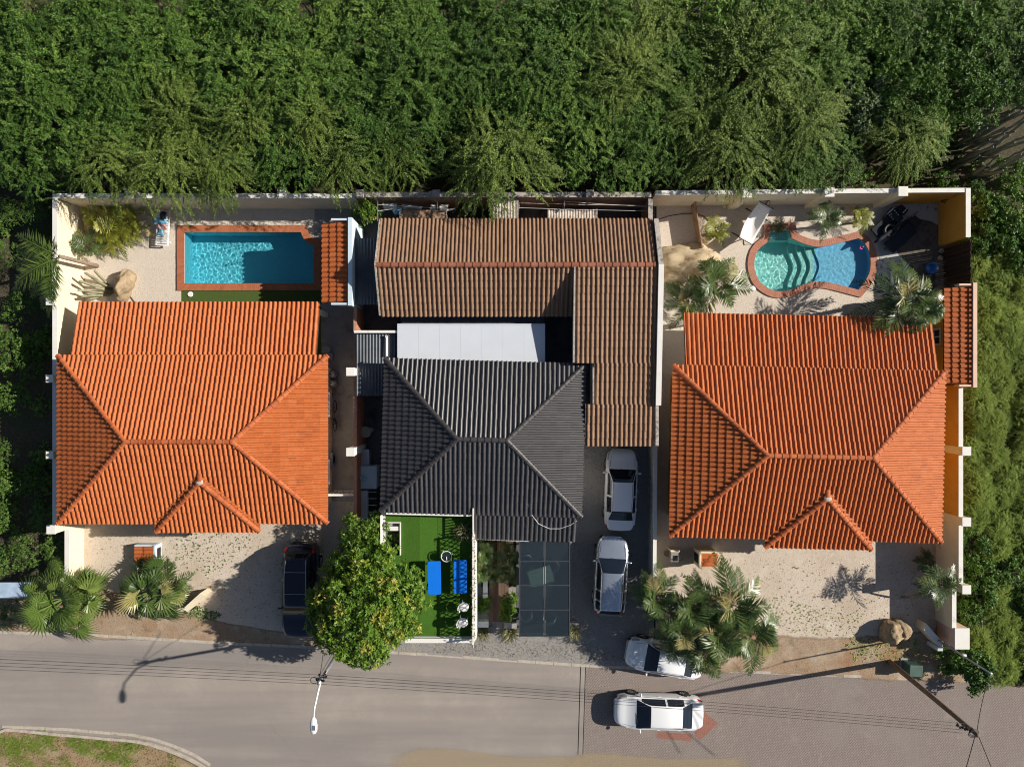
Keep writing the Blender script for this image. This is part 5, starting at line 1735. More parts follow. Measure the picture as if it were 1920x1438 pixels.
for x in (x0 + .1, (x0 + x1) / 2, x1 - .1):
    MB().box((x, y1 - .1, 1.25), (.08, .08, 2.5)).build('post', M['metal_white'], t)
t = thing('white_beam', 'white beam above the dark ribbed roof beside the white flat roof', 'beam')
a, b = P(664, 622, 2.45), P(746, 622, 2.45)
MB().box(((a.x + b.x) / 2, a.y, 2.42), (b.x - a.x, .13, .12)).build('beam', M['white'], t)
MB().box((a.x + .1, a.y, 1.2), (.1, .1, 2.36)).build('post', M['white'], t)
MB().box((b.x - .1, a.y, 1.2), (.1, .1, 2.36)).build('post', M['white'], t)
t = thing('downpipe', 'white vent pipe lying along the dark ribbed roof', 'pipe')
MB().tube([P(725, 631, 2.4), P(725, 668, 2.42)], .045, 10).build('pipe', M['plastic_white'], t)
MB().lathe([(.05, 0), (.07, .0), (.07, .06), (.05, .06)], P(725, 631, 2.38), 10).build('collar', M['plastic_white'], t)
# thin white strip closing the alley end, with pickets
t = thing('picket_gate', 'white picket gate across the alley beside the left house', 'gate')
a, b = P(612, 928, 1.7), P(663, 928, 1.7)
MB().box(((a.x + b.x) / 2, a.y, 1.68), (b.x - a.x, .10, .09)).build('top_rail', M['white'], t)
MB().box(((a.x + b.x) / 2, a.y, .25), (b.x - a.x, .06, .07)).build('bottom_rail', M['white'], t)
for i in range(9):
    MB().box((a.x + (b.x - a.x) * (i + .5) / 9, a.y, .84), (.035, .04, 1.6)).build('picket', M['white'], t)
# back-yard stores
def store(label, px0, py0, px1, py1, h, m, axis='Y', wallm='wood', pitch=.14):
    t = thing('store_shed', label, 'shed')
    a, b = P(px0, py1, h), P(px1, py0, h)
    corrugated(MB(), a.x, b.x, a.y, b.y, h, pitch, .02, axis).build('roof', M[m], t)
    MB().box(((a.x + b.x) / 2, (a.y + b.y) / 2, h / 2 - .03), (b.x - a.x - .12, b.y - a.y - .1, h - .06)).build('wall', M[wallm], t)
    for x in (a.x + .03, b.x - .03):
        MB().box((x, (a.y + b.y) / 2, h + .01), (.06, b.y - a.y + .02, .06)).build('edge_batten', M['weathered'], t)
    return t
store('low shed with brownish board roof under the laundry', 749, 394, 838, 424, 1.7, 'wood', 'X', pitch=.3)
store('shed with rusty bleached sheet roof below the overhanging tree', 924, 361, 972, 424, 2.15, 'rust', 'Y')
store('low shed with peeling white sheet roof under the right clothes lines', 1027, 393, 1120, 424, 1.7, 'rust', 'Y')
p = P(875, 397, .9)
t = thing('waste_bin', 'dark green wheeled bin with white papers on its lid behind the brown building', 'bin', (p.x, p.y, 0))
MB().prism([(-.42, -.3), (.42, -.3), (.42, .3), (-.42, .3)], .05, .95).build('body', M['bin_green'], t, bevel=.03)
MB().prism([(-.46, -.34), (.46, -.34), (.46, .34), (-.46, .34)], .952, 1.02).build('lid', M['bin_green'], t, bevel=.02)
MB().box((.2, .05, 1.035), (.2, .16, .02), .4).build('paper', M['fabric_white'], t)
MB().box((-.12, .08, 1.035), (.06, .12, .02), .1).build('paper', M['fabric_white'], t)
for x in (-.36, .36):
    MB().lathe([(.0, -.03), (.1, -.03), (.1, .03), (0, .03)], (x, -.25, .1), 12, axis='X').build('wheel', M['tyre'], t)

# clothes lines and washing
def clothes_line(label, posts, lines, h=1.9):
    t = thing('clothes_line', label, 'clothes line')
    for px, py0, py1 in posts:
        a, b = P(px, py0, h), P(px, py1, h)
        MB().tube([a, b], .022, 6).build('crossbar', M['metal_grey'], t)
        m_ = (a + b) / 2
        MB().tube([(m_.x, m_.y, 0), (m_.x, m_.y, h)], .03, 8).build('post', M['metal_grey'], t)
    for l in lines:
        pts = [P(x, y, h - .02) for x, y in l]
        mid = (pts[0] + pts[-1]) / 2 - Vector((0, 0, .06))
        MB().tube([pts[0], mid, pts[-1]], .010, 5).build('line', M['plastic_white'], t)
    return t
clothes_line('left clothes lines with washing behind the brown building', [(708, 373, 415), (820, 370, 398)], [((708, 384), (850, 392)), ((708, 396), (760, 388)), ((840, 395), (852, 392))])
clothes_line('right clothes lines over the peeling shed roof', [(1058, 366, 394), (973, 380, 392)], [((973, 381), (1216, 386)), ((973, 390), (1216, 396)), ((1058, 378), (1216, 388))])
def cloth(label, px, py, w, d, seed, m='fabric_white'):
    from mathutils import noise as mn
    p = P(px, py, 1.9)
    vs, fs = [], []
    nx, nz = 12, 9
    for i in range(nx):
        for j in range(nz):
            x = (i / (nx - 1) - .5) * w
            s_ = (j / (nz - 1) - .5) * 2
            k = mn.noise(Vector((x * 6 + seed, s_ * 2, seed)))
            vs.append((x + .04 * k, s_ * (.05 + .11 * abs(s_)) + .06 * k, -abs(s_) * d + .02))
    for i in range(nx - 1):
        for j in range(nz - 1):
            a = i * nz + j
            fs.append((a, a + 1, a + nz + 1, a + nz))
    return tag(MB().add(vs, fs).build('hanging_cloth', M[m], None, True, p, random.uniform(-.15, .15)), label, 'washing')
cloth('white washing hung at the left end of the clothes line', 730, 383, .75, .5, 1)
cloth('larger white sheet bunched on the clothes line above the board roof', 772, 386, 1.0, .6, 2)
cloth('small white cloth on the clothes line near the leaning post', 812, 386, .3, .4, 3)
cloth('small white cloths pegged beside the leaning post', 832, 388, .45, .25, 4)
cloth('pale towel hung low on the left clothes line', 745, 393, .5, .45, 5, 'fabric_lblue')
# alley and side yard furniture
def lathe_thing(name, label, cat, px, py, z, prof, m, n=20, h=None):
    p = P(px, py, h or 0)
    t = thing(name, label, cat, (p.x, p.y, z))
    return t
p = P(685, 810, .75)
t = thing('round_table', 'round beige table in the dark passage left of the charcoal roof', 'table', (p.x, p.y, 0))
MB().lathe([(0, .75), (.30, .75), (.31, .73), (.30, .71), (0, .71)], n=24).build('table_top', simple('beige_laminate', (.36, .32, .24), .5), t)
MB().lathe([(.2, 0), (.2, .03), (.04, .06), (.035, .71)], n=12).build('pedestal', M['black'], t)
p = P(695, 806, .45)
t = thing('wire_stool', 'dark wire stool tucked behind the round beige table', 'stool', (p.x, p.y, 0))
MB().lathe([(0, .45), (.15, .45), (.15, .42), (0, .42)], n=14).build('seat', M['metal_grey'], t)
for k in range(4):
    g_ = k * math.pi / 2
    MB().tube([(.12 * math.cos(g_), .12 * math.sin(g_), .43), (.17 * math.cos(g_), .17 * math.sin(g_), 0)], .012, 5).build('leg', M['metal_grey'], t)
def appliance(name, label, cat, px0, py0, px1, py1, h, m='metal_white', lid=True):
    a, b = P(px0, py1, h), P(px1, py0, h)
    t = thing(name, label, cat, ((a.x + b.x) / 2, (a.y + b.y) / 2, 0))
    w, d = b.x - a.x, b.y - a.y
    MB().box((0, 0, h / 2), (w, d, h - .06)).build('body', M[m], t, bevel=.02)
    if lid: MB().box((0, 0, h + .0), (w + .02, d + .02, .05)).build('lid', M[m], t, bevel=.015)
    MB().box((w / 2 + .012, 0, h * .75), (.02, d * .5, .05)).build('handle', M['metal_grey'], t)
    return t
appliance('freezer', 'grey chest appliance at the upper end of the side passage', 'appliance', 673, 843, 692, 872, .9, 'metal_grey')
appliance('washing_machine', 'blue-grey appliance under the heap of hoses in the side passage', 'appliance', 674, 874, 706, 916, .95, 'bluewhite')
appliance('chest_freezer', 'long white chest at the lower end of the side passage', 'appliance', 672, 920, 689, 972, .85)
p = P(680, 895, 1.0)
t = thing('hose_heap', 'tangled pale garden hose heaped on the blue-grey appliance', 'hose', (p.x, p.y, .98))
for k in range(5):
    c_ = Vector((random.uniform(-.12, .12), random.uniform(-.12, .12), .02 + k * .025))
    rr = random.uniform(.1, .19)
    MB().tube([c_ + Vector((rr * math.cos(g_), rr * .9 * math.sin(g_), 0)) for g_ in [2 * math.pi * i / 16 for i in range(17)]], .018, 6).build('coil', M['fabric_lblue' if k % 2 else 'fabric_white'], t, True)
MB().tube([(-.02, -.3, .02), (.03, -.4, .03), (.02, -.52, .02)], .03, 8).build('nozzle', simple('cream_plastic', (.75, .68, .45), .5), t, True)
t = thing('shelf_rack', 'dark shelf rack with white rails beside the white chest', 'rack')
a, b = P(689, 972, .8), P(706, 922, .8)
for i in range(5):
    y = a.y + (b.y - a.y) * i / 4
    MB().box(((a.x + b.x) / 2, y, .8), (b.x - a.x, .03, .03)).build('rail', M['plastic_white'], t)
MB().box(((a.x + b.x) / 2, (a.y + b.y) / 2, .55), (b.x - a.x, b.y - a.y, .04)).build('shelf', M['black'], t)
for x in (a.x + .03, b.x - .03):
    for y in (a.y, b.y):
        MB().box((x, y, .4), (.04, .04, .8)).build('leg', M['black'], t)
for i, py in enumerate((702, 719)):
    p = P(622, py, .6)
    t = thing('gas_bottle', 'grey gas bottle, %s of two beside the left house wall' % ('upper', 'lower')[i], 'gas bottle', (p.x, p.y, .024), 0, 'gas bottles in the alley')
    MB().lathe([(0, 0), (.2, 0), (.22, .05), (.22, .5), (.14, .62), (.05, .65), (0, .65)], n=18).build('body', M['metal_grey'], t, True)
    MB().lathe([(.09, .6), (.1, .72), (.085, .72), (.08, .62)], n=12).build('collar', M['metal_grey'], t)
    MB().box((0, 0, .69), (.05, .05, .08)).build('valve', M['black'], t)
t = thing('bicycle', 'dark bicycle leaning on the left house wall in the alley', 'bicycle', tuple(P(627, 780, .5).xy) + (.024,), 0)
for y in (-.52, .52):
    w_ = MB().tube([(.0, y + .32 * math.cos(g_), .33 + .32 * math.sin(g_)) for g_ in [2 * math.pi * i / 20 for i in range(21)]], .02, 6).build('wheel', M['tyre'], t)
    MB().tube([(-.04, y, .33), (.04, y, .33)], .03, 8).build('hub', M['metal_grey'], w_)
MB().tube([(0, -.52, .33), (0, -.12, .30), (0, -.2, .78), (0, .34, .80), (0, -.12, .30)], .018, 6).tube([(0, .34, .80), (0, .52, .33)], .018, 6).build('frame', M['black'], t)
MB().tube([(-.26, .30, .98), (0, .36, .95), (.26, .30, .98)], .014, 6).build('handlebar', M['black'], t)
MB().blob((0, -.22, .86), (.07, .13, .035), 1, .1, 2).build('saddle', M['black'], t, True)
p = P(619, 862, .5)
t = thing('outdoor_unit', 'pale air conditioner unit standing by the left house wall', 'air conditioner', (p.x, p.y, .024))
MB().box((0, 0, .32), (.32, .8, .6)).build('body', M['metal_grey'], t, bevel=.02)
MB().lathe([(.0, .165), (.22, .165), (.23, .175), (.2, .175)], (0, 0, .32), 20, axis='X').build('fan_grille', M['black'], t)
for y in (-.3, .3): MB().box((0, y, .01), (.3, .06, .03)).build('foot', M['black'], t)
for i, (px, py, w_, d_) in enumerate(((611, 655, .45, .35), (616, 668, .35, .4))):
    appliance('storage_box', ('grey storage box by the rear corner of the left roof', 'second grey storage box just below the first by the left roof')[i], 'box', px - 6, py - 6, px + 7, py + 6, .5 - .1 * i, 'concrete')

# ------------------------------------------------------------------ roof terrace of the middle house
TH = 2.3
t = thing('roof_terrace', 'flat roofed annex with bright green turf terrace in front of the charcoal roof', 'annex')
A, B = P(723, 966, TH), P(886, 1192, TH)
x0, x1, y1, y0 = A.x, B.x, A.y + .3, B.y
sx0, sx1, sy1, sy0 = P(725, 979, TH).x, P(751, 979, TH).x, P(725, 979, TH).y, P(725, 1040, TH).y
xa = [x0, sx1 + .02]
while xa[-1] < x1 - 1.2: xa.append(xa[-1] + .95)
xa.append(x1)
sheet('turf_roll', [(x0, sy1), (sx1 + .016, sy1), (sx1 + .016, y1), (x0, y1)], TH, M['turf'], (), t)
sheet('turf_roll', [(x0, y0), (sx1 + .016, y0), (sx1 + .016, sy0), (x0, sy0)], TH, M['turf'], (), t)
for q0, q1 in zip(xa[1:], xa[2:]):
    sheet('turf_roll', [(q0 + .004, y0), (q1 - .004, y0), (q1 - .004, y1), (q0 + .004, y1)], TH + random.uniform(0, .004), M['turf'], (), t)
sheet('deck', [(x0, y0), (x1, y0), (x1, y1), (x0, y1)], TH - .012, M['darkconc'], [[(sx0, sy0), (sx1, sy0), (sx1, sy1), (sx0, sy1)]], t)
wl = MB()
for q in (((x0 - .1, y0), (x0 - .1, y1)), ((x1 + .09, y0), (x1 + .09, y1)), ((x0 - .2, y0 - .1), (x1 + .19, y0 - .1))): wallseg(wl, q[0], q[1], .18, TH + (.02 if q[0][0] < x0 and q[1][0] < x0 else .12))
wl.build('wall', M['white'], t)
st = MB()
for i in range(9):
    st.box(((sx0 + sx1) / 2, sy1 - .12 - i * .2, TH - .18 - i * .2), (sx1 - sx0 - .02, .22, .05))
st.build('stair', M['concrete'], t)
o = MB()
for q in (((sx0, sy1), (sx1, sy1)), ((sx1, sy1), (sx1, sy0))): wallseg(o, q[0], q[1], .05, TH + .10, TH - .3)
o.build('stairwell_rim', M['white'], t)
MB().box(((sx0 + sx1) / 2, sy1 - .32, TH + .02), (sx1 - sx0 - .08, .22, .05)).build('white_tread', M['white'], t)
MB().box(((sx0 + sx1) / 2, (sy0 + sy1) / 2, .3), (sx1 - sx0, sy1 - sy0, .02)).build('stair_floor', M['darkconc'], t)
tr = thing('terrace_railing', 'white double rail on the left edge of the turf terrace', 'railing')
for z in (2.55, 2.8, 3.05):
    MB().tube([(x0 - .12, y1 - .2, z), (x0 - .12, y0 + .3, z)], .028, 6).build('rail', M['white'], tr)
for i in range(6):
    MB().box((x0 - .12, y1 - .2 + (y0 + .5 - y1) * i / 5, 2.69), (.05, .05, .76)).build('post', M['white'], tr)
tr = thing('trellis', 'white framed trellis overgrown with small leaves on the right edge of the terrace', 'trellis')
xt = x1 + .09
yt = P(886, 1004, 3.2).y
LT, HT = yt - y0, 1.02
MB().box((xt, (y0 + yt) / 2, TH + .27), (.14, LT, .30)).build('kerb_wall', M['white'], tr)
MB().box((xt, (y0 + yt) / 2, TH + .42 + HT - .3), (.07, LT, .06)).build('top_rail', M['white'], tr)
n = 24
for i in range(n):
    y = y0 + LT * (i + .5) / n
    for s_ in (-1, 1):
        MB().box((xt + s_ * .012, y, TH + .75), (.02, .035, .98), rot=Matrix.Rotation(s_ * .7, 3, 'X')).build('lath', M['white'], tr)
for i in range(6):
    MB().box((xt, y0 + .05 + (LT - .1) * i / 5, TH + .7), (.09, .09, 1.1)).build('post', M['white'], tr)
g_ = np.random.default_rng(3); n = 1500
pp = np.stack([xt + g_.normal(0, .05, n), g_.uniform(y0, yt, n), TH + .42 + g_.uniform(0, .82, n)], 1)
pp = pp[(np.sin(pp[:, 1] * 13) * np.sin(pp[:, 2] * 14) + g_.normal(0, .35, n)) > -.05]; n = len(pp)
ln = g_.uniform(.06, .12, n)
o = bpy.data.objects.new('climbing_leaves', leaf_mesh('climbing_leaves', leaves(pp, g_.normal(size=(n, 3)), g_.normal(size=(n, 3)), ln, ln * .6), g_.uniform(.1, .6, n), M['leaf_agave'])); link(o, tr); o['kind'] = 'stuff'
tr = thing('picket_rail', 'short white picket railing at the upper right corner of the terrace', 'railing')
for i in range(9):
    MB().box((xt, yt + .12 + i * .14, TH + .5), (.05, .05, .9)).build('picket', M['white'], tr)
MB().box((xt, yt + .7, TH + .97), (.07, 1.4, .05)).build('top_rail', M['white'], tr)
MB().box((xt, yt + .7, TH + .12), (.07, 1.4, .05)).build('bottom_rail', M['white'], tr)
tr = thing('parapet', 'low white parapet along the road end of the turf terrace', 'parapet')
MB().box(((x0 + x1) / 2 + .6, y0 - .1, TH + .24), (x1 - x0 - 1.0, .16, .25)).build('body', M['white'], tr)
MB().box(((x0 + x1) / 2 + .6, y0 - .1, TH + .39), (x1 - x0 - .95, .22, .045)).build('cap', M['white'], tr)
# gutters of the charcoal roof
for lb, a, b in (('white gutter along the charcoal eave above the turf terrace', P(724, 962, 2.95), P(884, 966, 2.95)), ('white gutter at the front eave above the entry path', P(892, 1009, 2.5), P(992, 1013, 2.5))):
    t = thing('gutter', lb, 'gutter')
    d = b - a
    MB().box((a + b) / 2, (d.length, .11, .10), math.atan2(d.y, d.x)).build('channel', M['white'], t)
    MB().tube([b + Vector((-.05, .1, 0)), b + Vector((-.05, .35, -.3)), b + Vector((-.05, .35, -2.1 if 'front' in lb else -.34))], .03, 6).build('downpipe', M['white'], t)

# ------------------------------------------------------------------ entry path and smoked glass carport
t = thing('entry_path', 'wooden board path leading to the middle house door', 'path')
for i in range(5):
    a, b = P(917 + i * 7.4, 1165, .1), P(917 + i * 7.4 + 7.0, 1005, .1)
    MB().prism([(a.x, a.y), (b.x, a.y), (b.x, b.y), (a.x, b.y)], .02, .10).build('board', M['deck'], t)
a, b = P(932, 1058, .4), P(950, 1012, .4)
t = thing('wood_bench', 'warm brown wooden bench under the yuccas by the entry path', 'bench')
for i in range(4):
    w = (b.x - a.x) / 4
    MB().box((a.x + w * (i + .5), (a.y + b.y) / 2, .42), (w - .015, b.y - a.y, .04)).build('slat', simple('warm_wood', (.33, .15, .07), .5), t)
for y in (a.y + .1, b.y - .1): MB().box(((a.x + b.x) / 2, y, .2), (b.x - a.x - .06, .08, .4)).build('leg', M['wood'], t)
for px, py, lb in ((904, 1170, 'white low gate block left of the entry path'), (957, 1172, 'grey low gate block right of the entry path')):
    p = P(px, py, .5)
    t = thing('gate_block', lb, 'block', (p.x, p.y, 0))
    MB().box((0, 0, .25), (.66, .28, .5)).build('body', M['white' if px < 930 else 'concrete'], t)
    MB().box((0, 0, .52), (.70, .32, .04)).build('cap', M['white' if px < 930 else 'concrete'], t)
p = P(1076, 1180, .55)
t = thing('corner_block', 'low grey block planter at the carport corner', 'block', (p.x, p.y, 0))
MB().box((0, 0, .26), (.55, .7, .52)).build('body', M['concrete'], t)
MB().box((0, -.28, .54), (.60, .12, .04)).build('cap', M['white'], t)
for px, py, lb in ((898, 1108, 'narrow grey plank standing left of the entry path'), (910, 1100, 'white folded garden chair lying left of the entry path')):
    p = P(px, py, .3)
    t = thing('garden_chair' if 'chair' in lb else 'plank', lb, 'chair' if 'chair' in lb else 'plank', (p.x, p.y, 0))
    if 'chair' in lb:
        MB().box((0, 0, .3), (.26, .7, .05)).build('seat', M['plastic_white'], t, bevel=.02)
        MB().box((0, -.48, .4), (.28, .3, .05), rot=Matrix.Rotation(.5, 3, 'X')).build('backrest', M['plastic_white'], t, bevel=.02)
        for x in (-.1, .1):
            for y in (-.3, .3): MB().box((x, y, .14), (.03, .03, .28)).build('leg', M['plastic_white'], t)
    else:
        MB().box((0, 0, .12), (.2, .95, .06)).build('board', M['concrete'], t)
        MB().box((0, .4, .05), (.22, .06, .1)).box((0, -.4, .05), (.22, .06, .1)).build('cleat', M['wood'], t)
t = thing('carport', 'carport roof of eight smoked glass panes on a dark metal frame', 'carport')
CH = 2.45
A, B = P(975, 1012, CH), P(1067, 1192, CH)
xm = (A.x + B.x) / 2 + .0
ys_ = [A.y + .05] + [P(0, v, CH).y for v in (1052, 1097, 1143)] + [B.y]
for i in range(4):
    for x0_, x1_ in ((A.x, xm - .035), (xm + .035, B.x)):
        MB().box(((x0_ + x1_) / 2, (ys_[i] + ys_[i + 1]) / 2, CH), (x1_ - x0_ - .03, ys_[i] - ys_[i + 1] - .05, .012)).build('pane', M['pane'], t)
fm = simple('dark_frame_metal', (.09, .10, .11), .4, .1, 4, metal=.5)
for y in ys_: MB().box(((A.x + B.x) / 2, y, CH - .02), (B.x - A.x + .06, .05, .09)).build('crossbar', fm, t)
for x in (A.x - .02, xm, B.x + .02): MB().box((x, (A.y + B.y) / 2, CH - .03 + .003), (.065, A.y - B.y + .1, .10)).build('beam', fm, t)
for x in (A.x, B.x):
    for y in (A.y - .3, B.y + .1): MB().box((x, y, CH / 2 - .05), (.08, .08, CH - .1)).build('post', fm, t)
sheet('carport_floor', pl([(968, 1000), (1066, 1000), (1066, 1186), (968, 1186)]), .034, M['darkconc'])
p = P(1005, 1080, .75)
t = thing('glass_table', 'pale green glass table seen through the carport panes', 'table', (p.x + .25, p.y, .03), .3)
MB().box((0, 0, .74), (1.3, .9, .03)).build('table_top', simple('pale_green_glass', (.50, .72, .60), .15), t, bevel=.01)
for x in (-.55, .55):
    for y in (-.35, .35): MB().box((x, y, .36), (.06, .06, .72)).build('leg', M['black'], t)
for i, (px, py, rz) in enumerate(((985, 1150, .2), (1030, 1155, -.3), (1035, 1060, 2.6), (985, 1050, 3.4))):
    p = P(px, py, .5)
    t = thing('armchair', 'dark armchair under the carport, %s' % ('lower left', 'lower right', 'upper right', 'upper left')[i], 'chair', (p.x, p.y, .03), rz, 'armchairs under the carport')
    MB().blob((0, 0, .38), (.32, .32, .10), 1, .1, 2).build('seat', M['fabric_navy'], t, True)
    MB().tube([(-.34, .1, .55), (-.30, -.22, .65), (0, -.36, .75), (.30, -.22, .65), (.34, .1, .55)], .07, 8).build('backrest', M['metal_grey'], t, True)
    for x in (-.25, .25):
        for y in (-.22, .22): MB().box((x, y, .16), (.04, .04, .32)).build('leg', M['black'], t)
# ------------------------------------------------------------------ terrace furniture
def lounger(label, px, py, z, rz, W_, L_, h, pad, frame, name='sun_lounger', group=None, back=.0, legs=True):
    p = P(px, py, z + h)
    t = thing(name, label, 'lounger', (p.x, p.y, z), rz, group)
    rr_ = .09
    ring = [(sx_ * (W_ / 2 - rr_) + rr_ * math.cos(a_), sy_ * (L_ / 2 - rr_) + rr_ * math.sin(a_)) for sx_, sy_, a0_ in ((1, 1, 0), (-1, 1, 90), (-1, -1, 180), (1, -1, 270)) for a_ in [R(a0_ + 18 * i_) for i_ in range(6)]]
    MB().prism(ring, h - .035, h + .035).build('mattress', M[pad], t, bevel=.02)
    if back: MB().box((0, L_ / 2 - .28, h + .12), (W_, .6, .06), rot=Matrix.Rotation(back, 3, 'X')).build('backrest', M[pad], t, bevel=.02)
    fr = MB()
    for x in (-W_ / 2 + .02, W_ / 2 - .02): fr.box((x, 0, h - .06), (.04, L_, .05))
    for y in (-L_ / 2 + .03, L_ / 2 - .03): fr.box((0, y, h - .06), (W_ - .08, .05, .05))
    fr.build('frame', M[frame], t)
    for x in (-W_ / 2 + .05, W_ / 2 - .05):
        for y in (-L_ / 2 + .2, L_ / 2 - .2): MB().box((x, y, (h - .08) / 2), (.04, .04, h - .08)).build('leg', M[frame], t)
    return t


lounger('bright blue lounger in full sun on the turf terrace', 814.5, 1083, TH, R(1), .66, 1.70, .62, 'blue_pad', 'black')
lounger('bright blue lounger dappled by trellis shade on the turf terrace', 863, 1081, TH, 0, .66, 1.70, .62, 'blue_pad', 'black')
p = P(837, 1043, TH + .45)
t = thing('wire_table', 'round white wire table between the blue loungers', 'table', (p.x, p.y, TH))
MB().tube([(.27 * math.cos(g_), .27 * math.sin(g_), .45) for g_ in [2 * math.pi * i / 24 for i in range(25)]], .022, 6).build('rim', M['plastic_white'], t, True)
MB().lathe([(0, .44), (.20, .44), (.20, .43), (0, .43)], n=20).build('glass_top', M['glass'], t)
for k in range(6):
    g_ = k * math.pi / 3 + .3
    MB().tube([(.27 * math.cos(g_), .27 * math.sin(g_), .45), (.33 * math.cos(g_), .33 * math.sin(g_), .2), (.25 * math.cos(g_), .25 * math.sin(g_), 0)], .012, 5).build('leg', M['plastic_white'], t)
MB().tube([(.0, 0, .46), (.02, -.18, .46)], .02, 6).build('cross_rod', M['plastic_white'], t)
for i, (px, py, rz) in enumerate(((870, 1139, R(-115)), (868, 1168, R(-100)))):
    p = P(px, py, TH + .5)
    t = thing('plastic_chair', '%s white plastic chair by the terrace trellis' % ('upper', 'lower')[i], 'chair', (p.x, p.y, TH), rz, 'white chairs on the terrace')
    MB().blob((0, 0, .42), (.25, .25, .035), 1 + i, .1, 2).build('seat', M['plastic_white'], t, True)
    vs, fs = [], []
    for j in range(9):
        a_ = R(200 + 140 * j / 8)
        for z, r_ in ((.44, .25), (.62, .28), (.80, .30)): vs.append((r_ * math.cos(a_), r_ * math.sin(a_), z if 1 < j < 7 else min(z, .64)))
    for j in range(8):
        for k in range(2): a_ = j * 3 + k; fs.append((a_, a_ + 1, a_ + 4, a_ + 3))
    o = MB().add(vs, fs).build('backrest', M['plastic_white'], t, True)
    md = o.modifiers.new('solid', 'SOLIDIFY'); md.thickness = .025
    for x in (-.18, .18):
        for y in (-.18, .18): MB().tube([(x * .9, y * .9, .41), (x * 1.15, y * 1.15, 0)], .018, 6).build('leg', M['plastic_white'], t)

# ------------------------------------------------------------------ poolside things
# slatted white sunbed with towels
p = P(305, 427, .35)
t = thing('sun_lounger', 'white slatted sunbed left of the rectangular pool', 'lounger', (p.x, p.y, .02), R(-3))
for i in range(15):
    MB().box((0, -.95 + i * .125, .33 if i < 10 else .33 + (i - 9) * .05), (.60, .085, .025)).build('slat', M['plastic_white'], t)
for x in (-.32, .32): MB().box((x, -.0, .30), (.05, 1.95, .06)).build('side_rail', M['plastic_white'], t)
for x in (-.3, .3):
    for y in (-.75, .6): MB().box((x, y, .135), (.05, .05, .27)).build('leg', M['plastic_white'], t)
def heap(name, label, px, py, z, size, m, seed, cat='towel', rz=0.0):
    p = P(px, py, z)
    from mathutils import noise as mn
    vs, fs = [], []
    n = 12
    for i in range(n):
        for j in range(n):
            u, v = i / (n - 1) - .5, j / (n - 1) - .5
            edge = 1 - max(abs(u), abs(v)) * 2
            h = .05 * mn.noise(Vector((u * 4 + seed, v * 4, 0))) + .05 * min(1, edge * 4)
            vs.append((u * size[0] + .04 * mn.noise(Vector((v * 5, seed, 1))), v * size[1] + .04 * mn.noise(Vector((u * 5, seed, 2))), h))
    for i in range(n - 1):
        for j in range(n - 1):
            a_ = i * n + j
            fs.append((a_, a_ + n, a_ + n + 1, a_ + 1))
    o = MB().add(vs, fs).build(name, M[m], None, True, p, rz)
    md = o.modifiers.new('solid', 'SOLIDIFY'); md.thickness = .02
    return tag(o, label, cat)
heap('beach_towel', 'light blue and white towel lying across the head of the white sunbed', 300, 414, .46, (.75, .38), 'fabric_lblue', 1, rz=.1)
heap('beach_towel', 'rose coloured towel crumpled on the middle of the white sunbed', 303, 424, .42, (.42, .5), 'fabric_rose', 2, rz=.3)
heap('beach_towel', 'pale blue towel draped on the left side of the white sunbed', 302, 432, .40, (.30, .55), 'fabric_lblue', 3, rz=-.2)
heap('beach_towel', 'black bundle at the head of the white sunbed', 306, 404, .62, (.35, .42), 'fabric_navy', 4, 'bundle')
# hammock
t = thing('hammock', 'white cloth hammock on a black stand above the curved pool', 'hammock')
A, B = P(1436, 384, .95), P(1398, 452, .95)
d = B - A; L_ = d.length; u = d / L_; w_ = Vector((-u.y, u.x, 0))
vs, fs = [], []
n, k = 16, 9
for i in range(n):
    s_ = i / (n - 1)
    for j in range(k):
        q = j / (k - 1) - .5
        half = .44 * (1 - .10 * math.cos(math.pi * s_) ** 2)
        z = .95 - .42 * math.sin(math.pi * s_) - .22 * (1 - (2 * q) ** 2) * math.sin(math.pi * s_) + .0
        c_ = A + d * s_
        vs.append((c_.x + w_.x * q * 2 * half, c_.y + w_.y * q * 2 * half, z))
for i in range(n - 1):
    for j in range(k - 1): a_ = i * k + j; fs.append((a_, a_ + k, a_ + k + 1, a_ + 1))
o = MB().add(vs, fs).build('cloth', M['fabric_white'], t, True)
md = o.modifiers.new('solid', 'SOLIDIFY'); md.thickness = .012
for e, s_ in ((A, -1), (B, 1)):
    MB().tube([e - w_ * .48, e + w_ * .48], .02, 6).build('spreader_bar', M['black'], t)
    apex = e + u * s_ * .28 + Vector((0, 0, .12))
    for q in (-.44, -.22, 0, .22, .44): MB().tube([e + w_ * q, apex], .007, 4).build('cord', M['black'], t)
    foot = e + u * s_ * .15
    MB().tube([apex, Vector((foot.x - u.x * s_ * .5, foot.y - u.y * s_ * .5, .06))], .028, 6).build('stand_arm', M['black'], t)
    g0 = Vector((foot.x - u.x * s_ * .5, foot.y - u.y * s_ * .5, .04))
    MB().tube([g0 - w_ * .7, g0 + w_ * .7], .028, 6).build('stand_foot', M['black'], t)
MB().tube([A - Vector((0, 0, .91)) + u * .3, B - Vector((0, 0, .91)) - u * .3], .028, 6).build('stand_spine', M['black'], t)
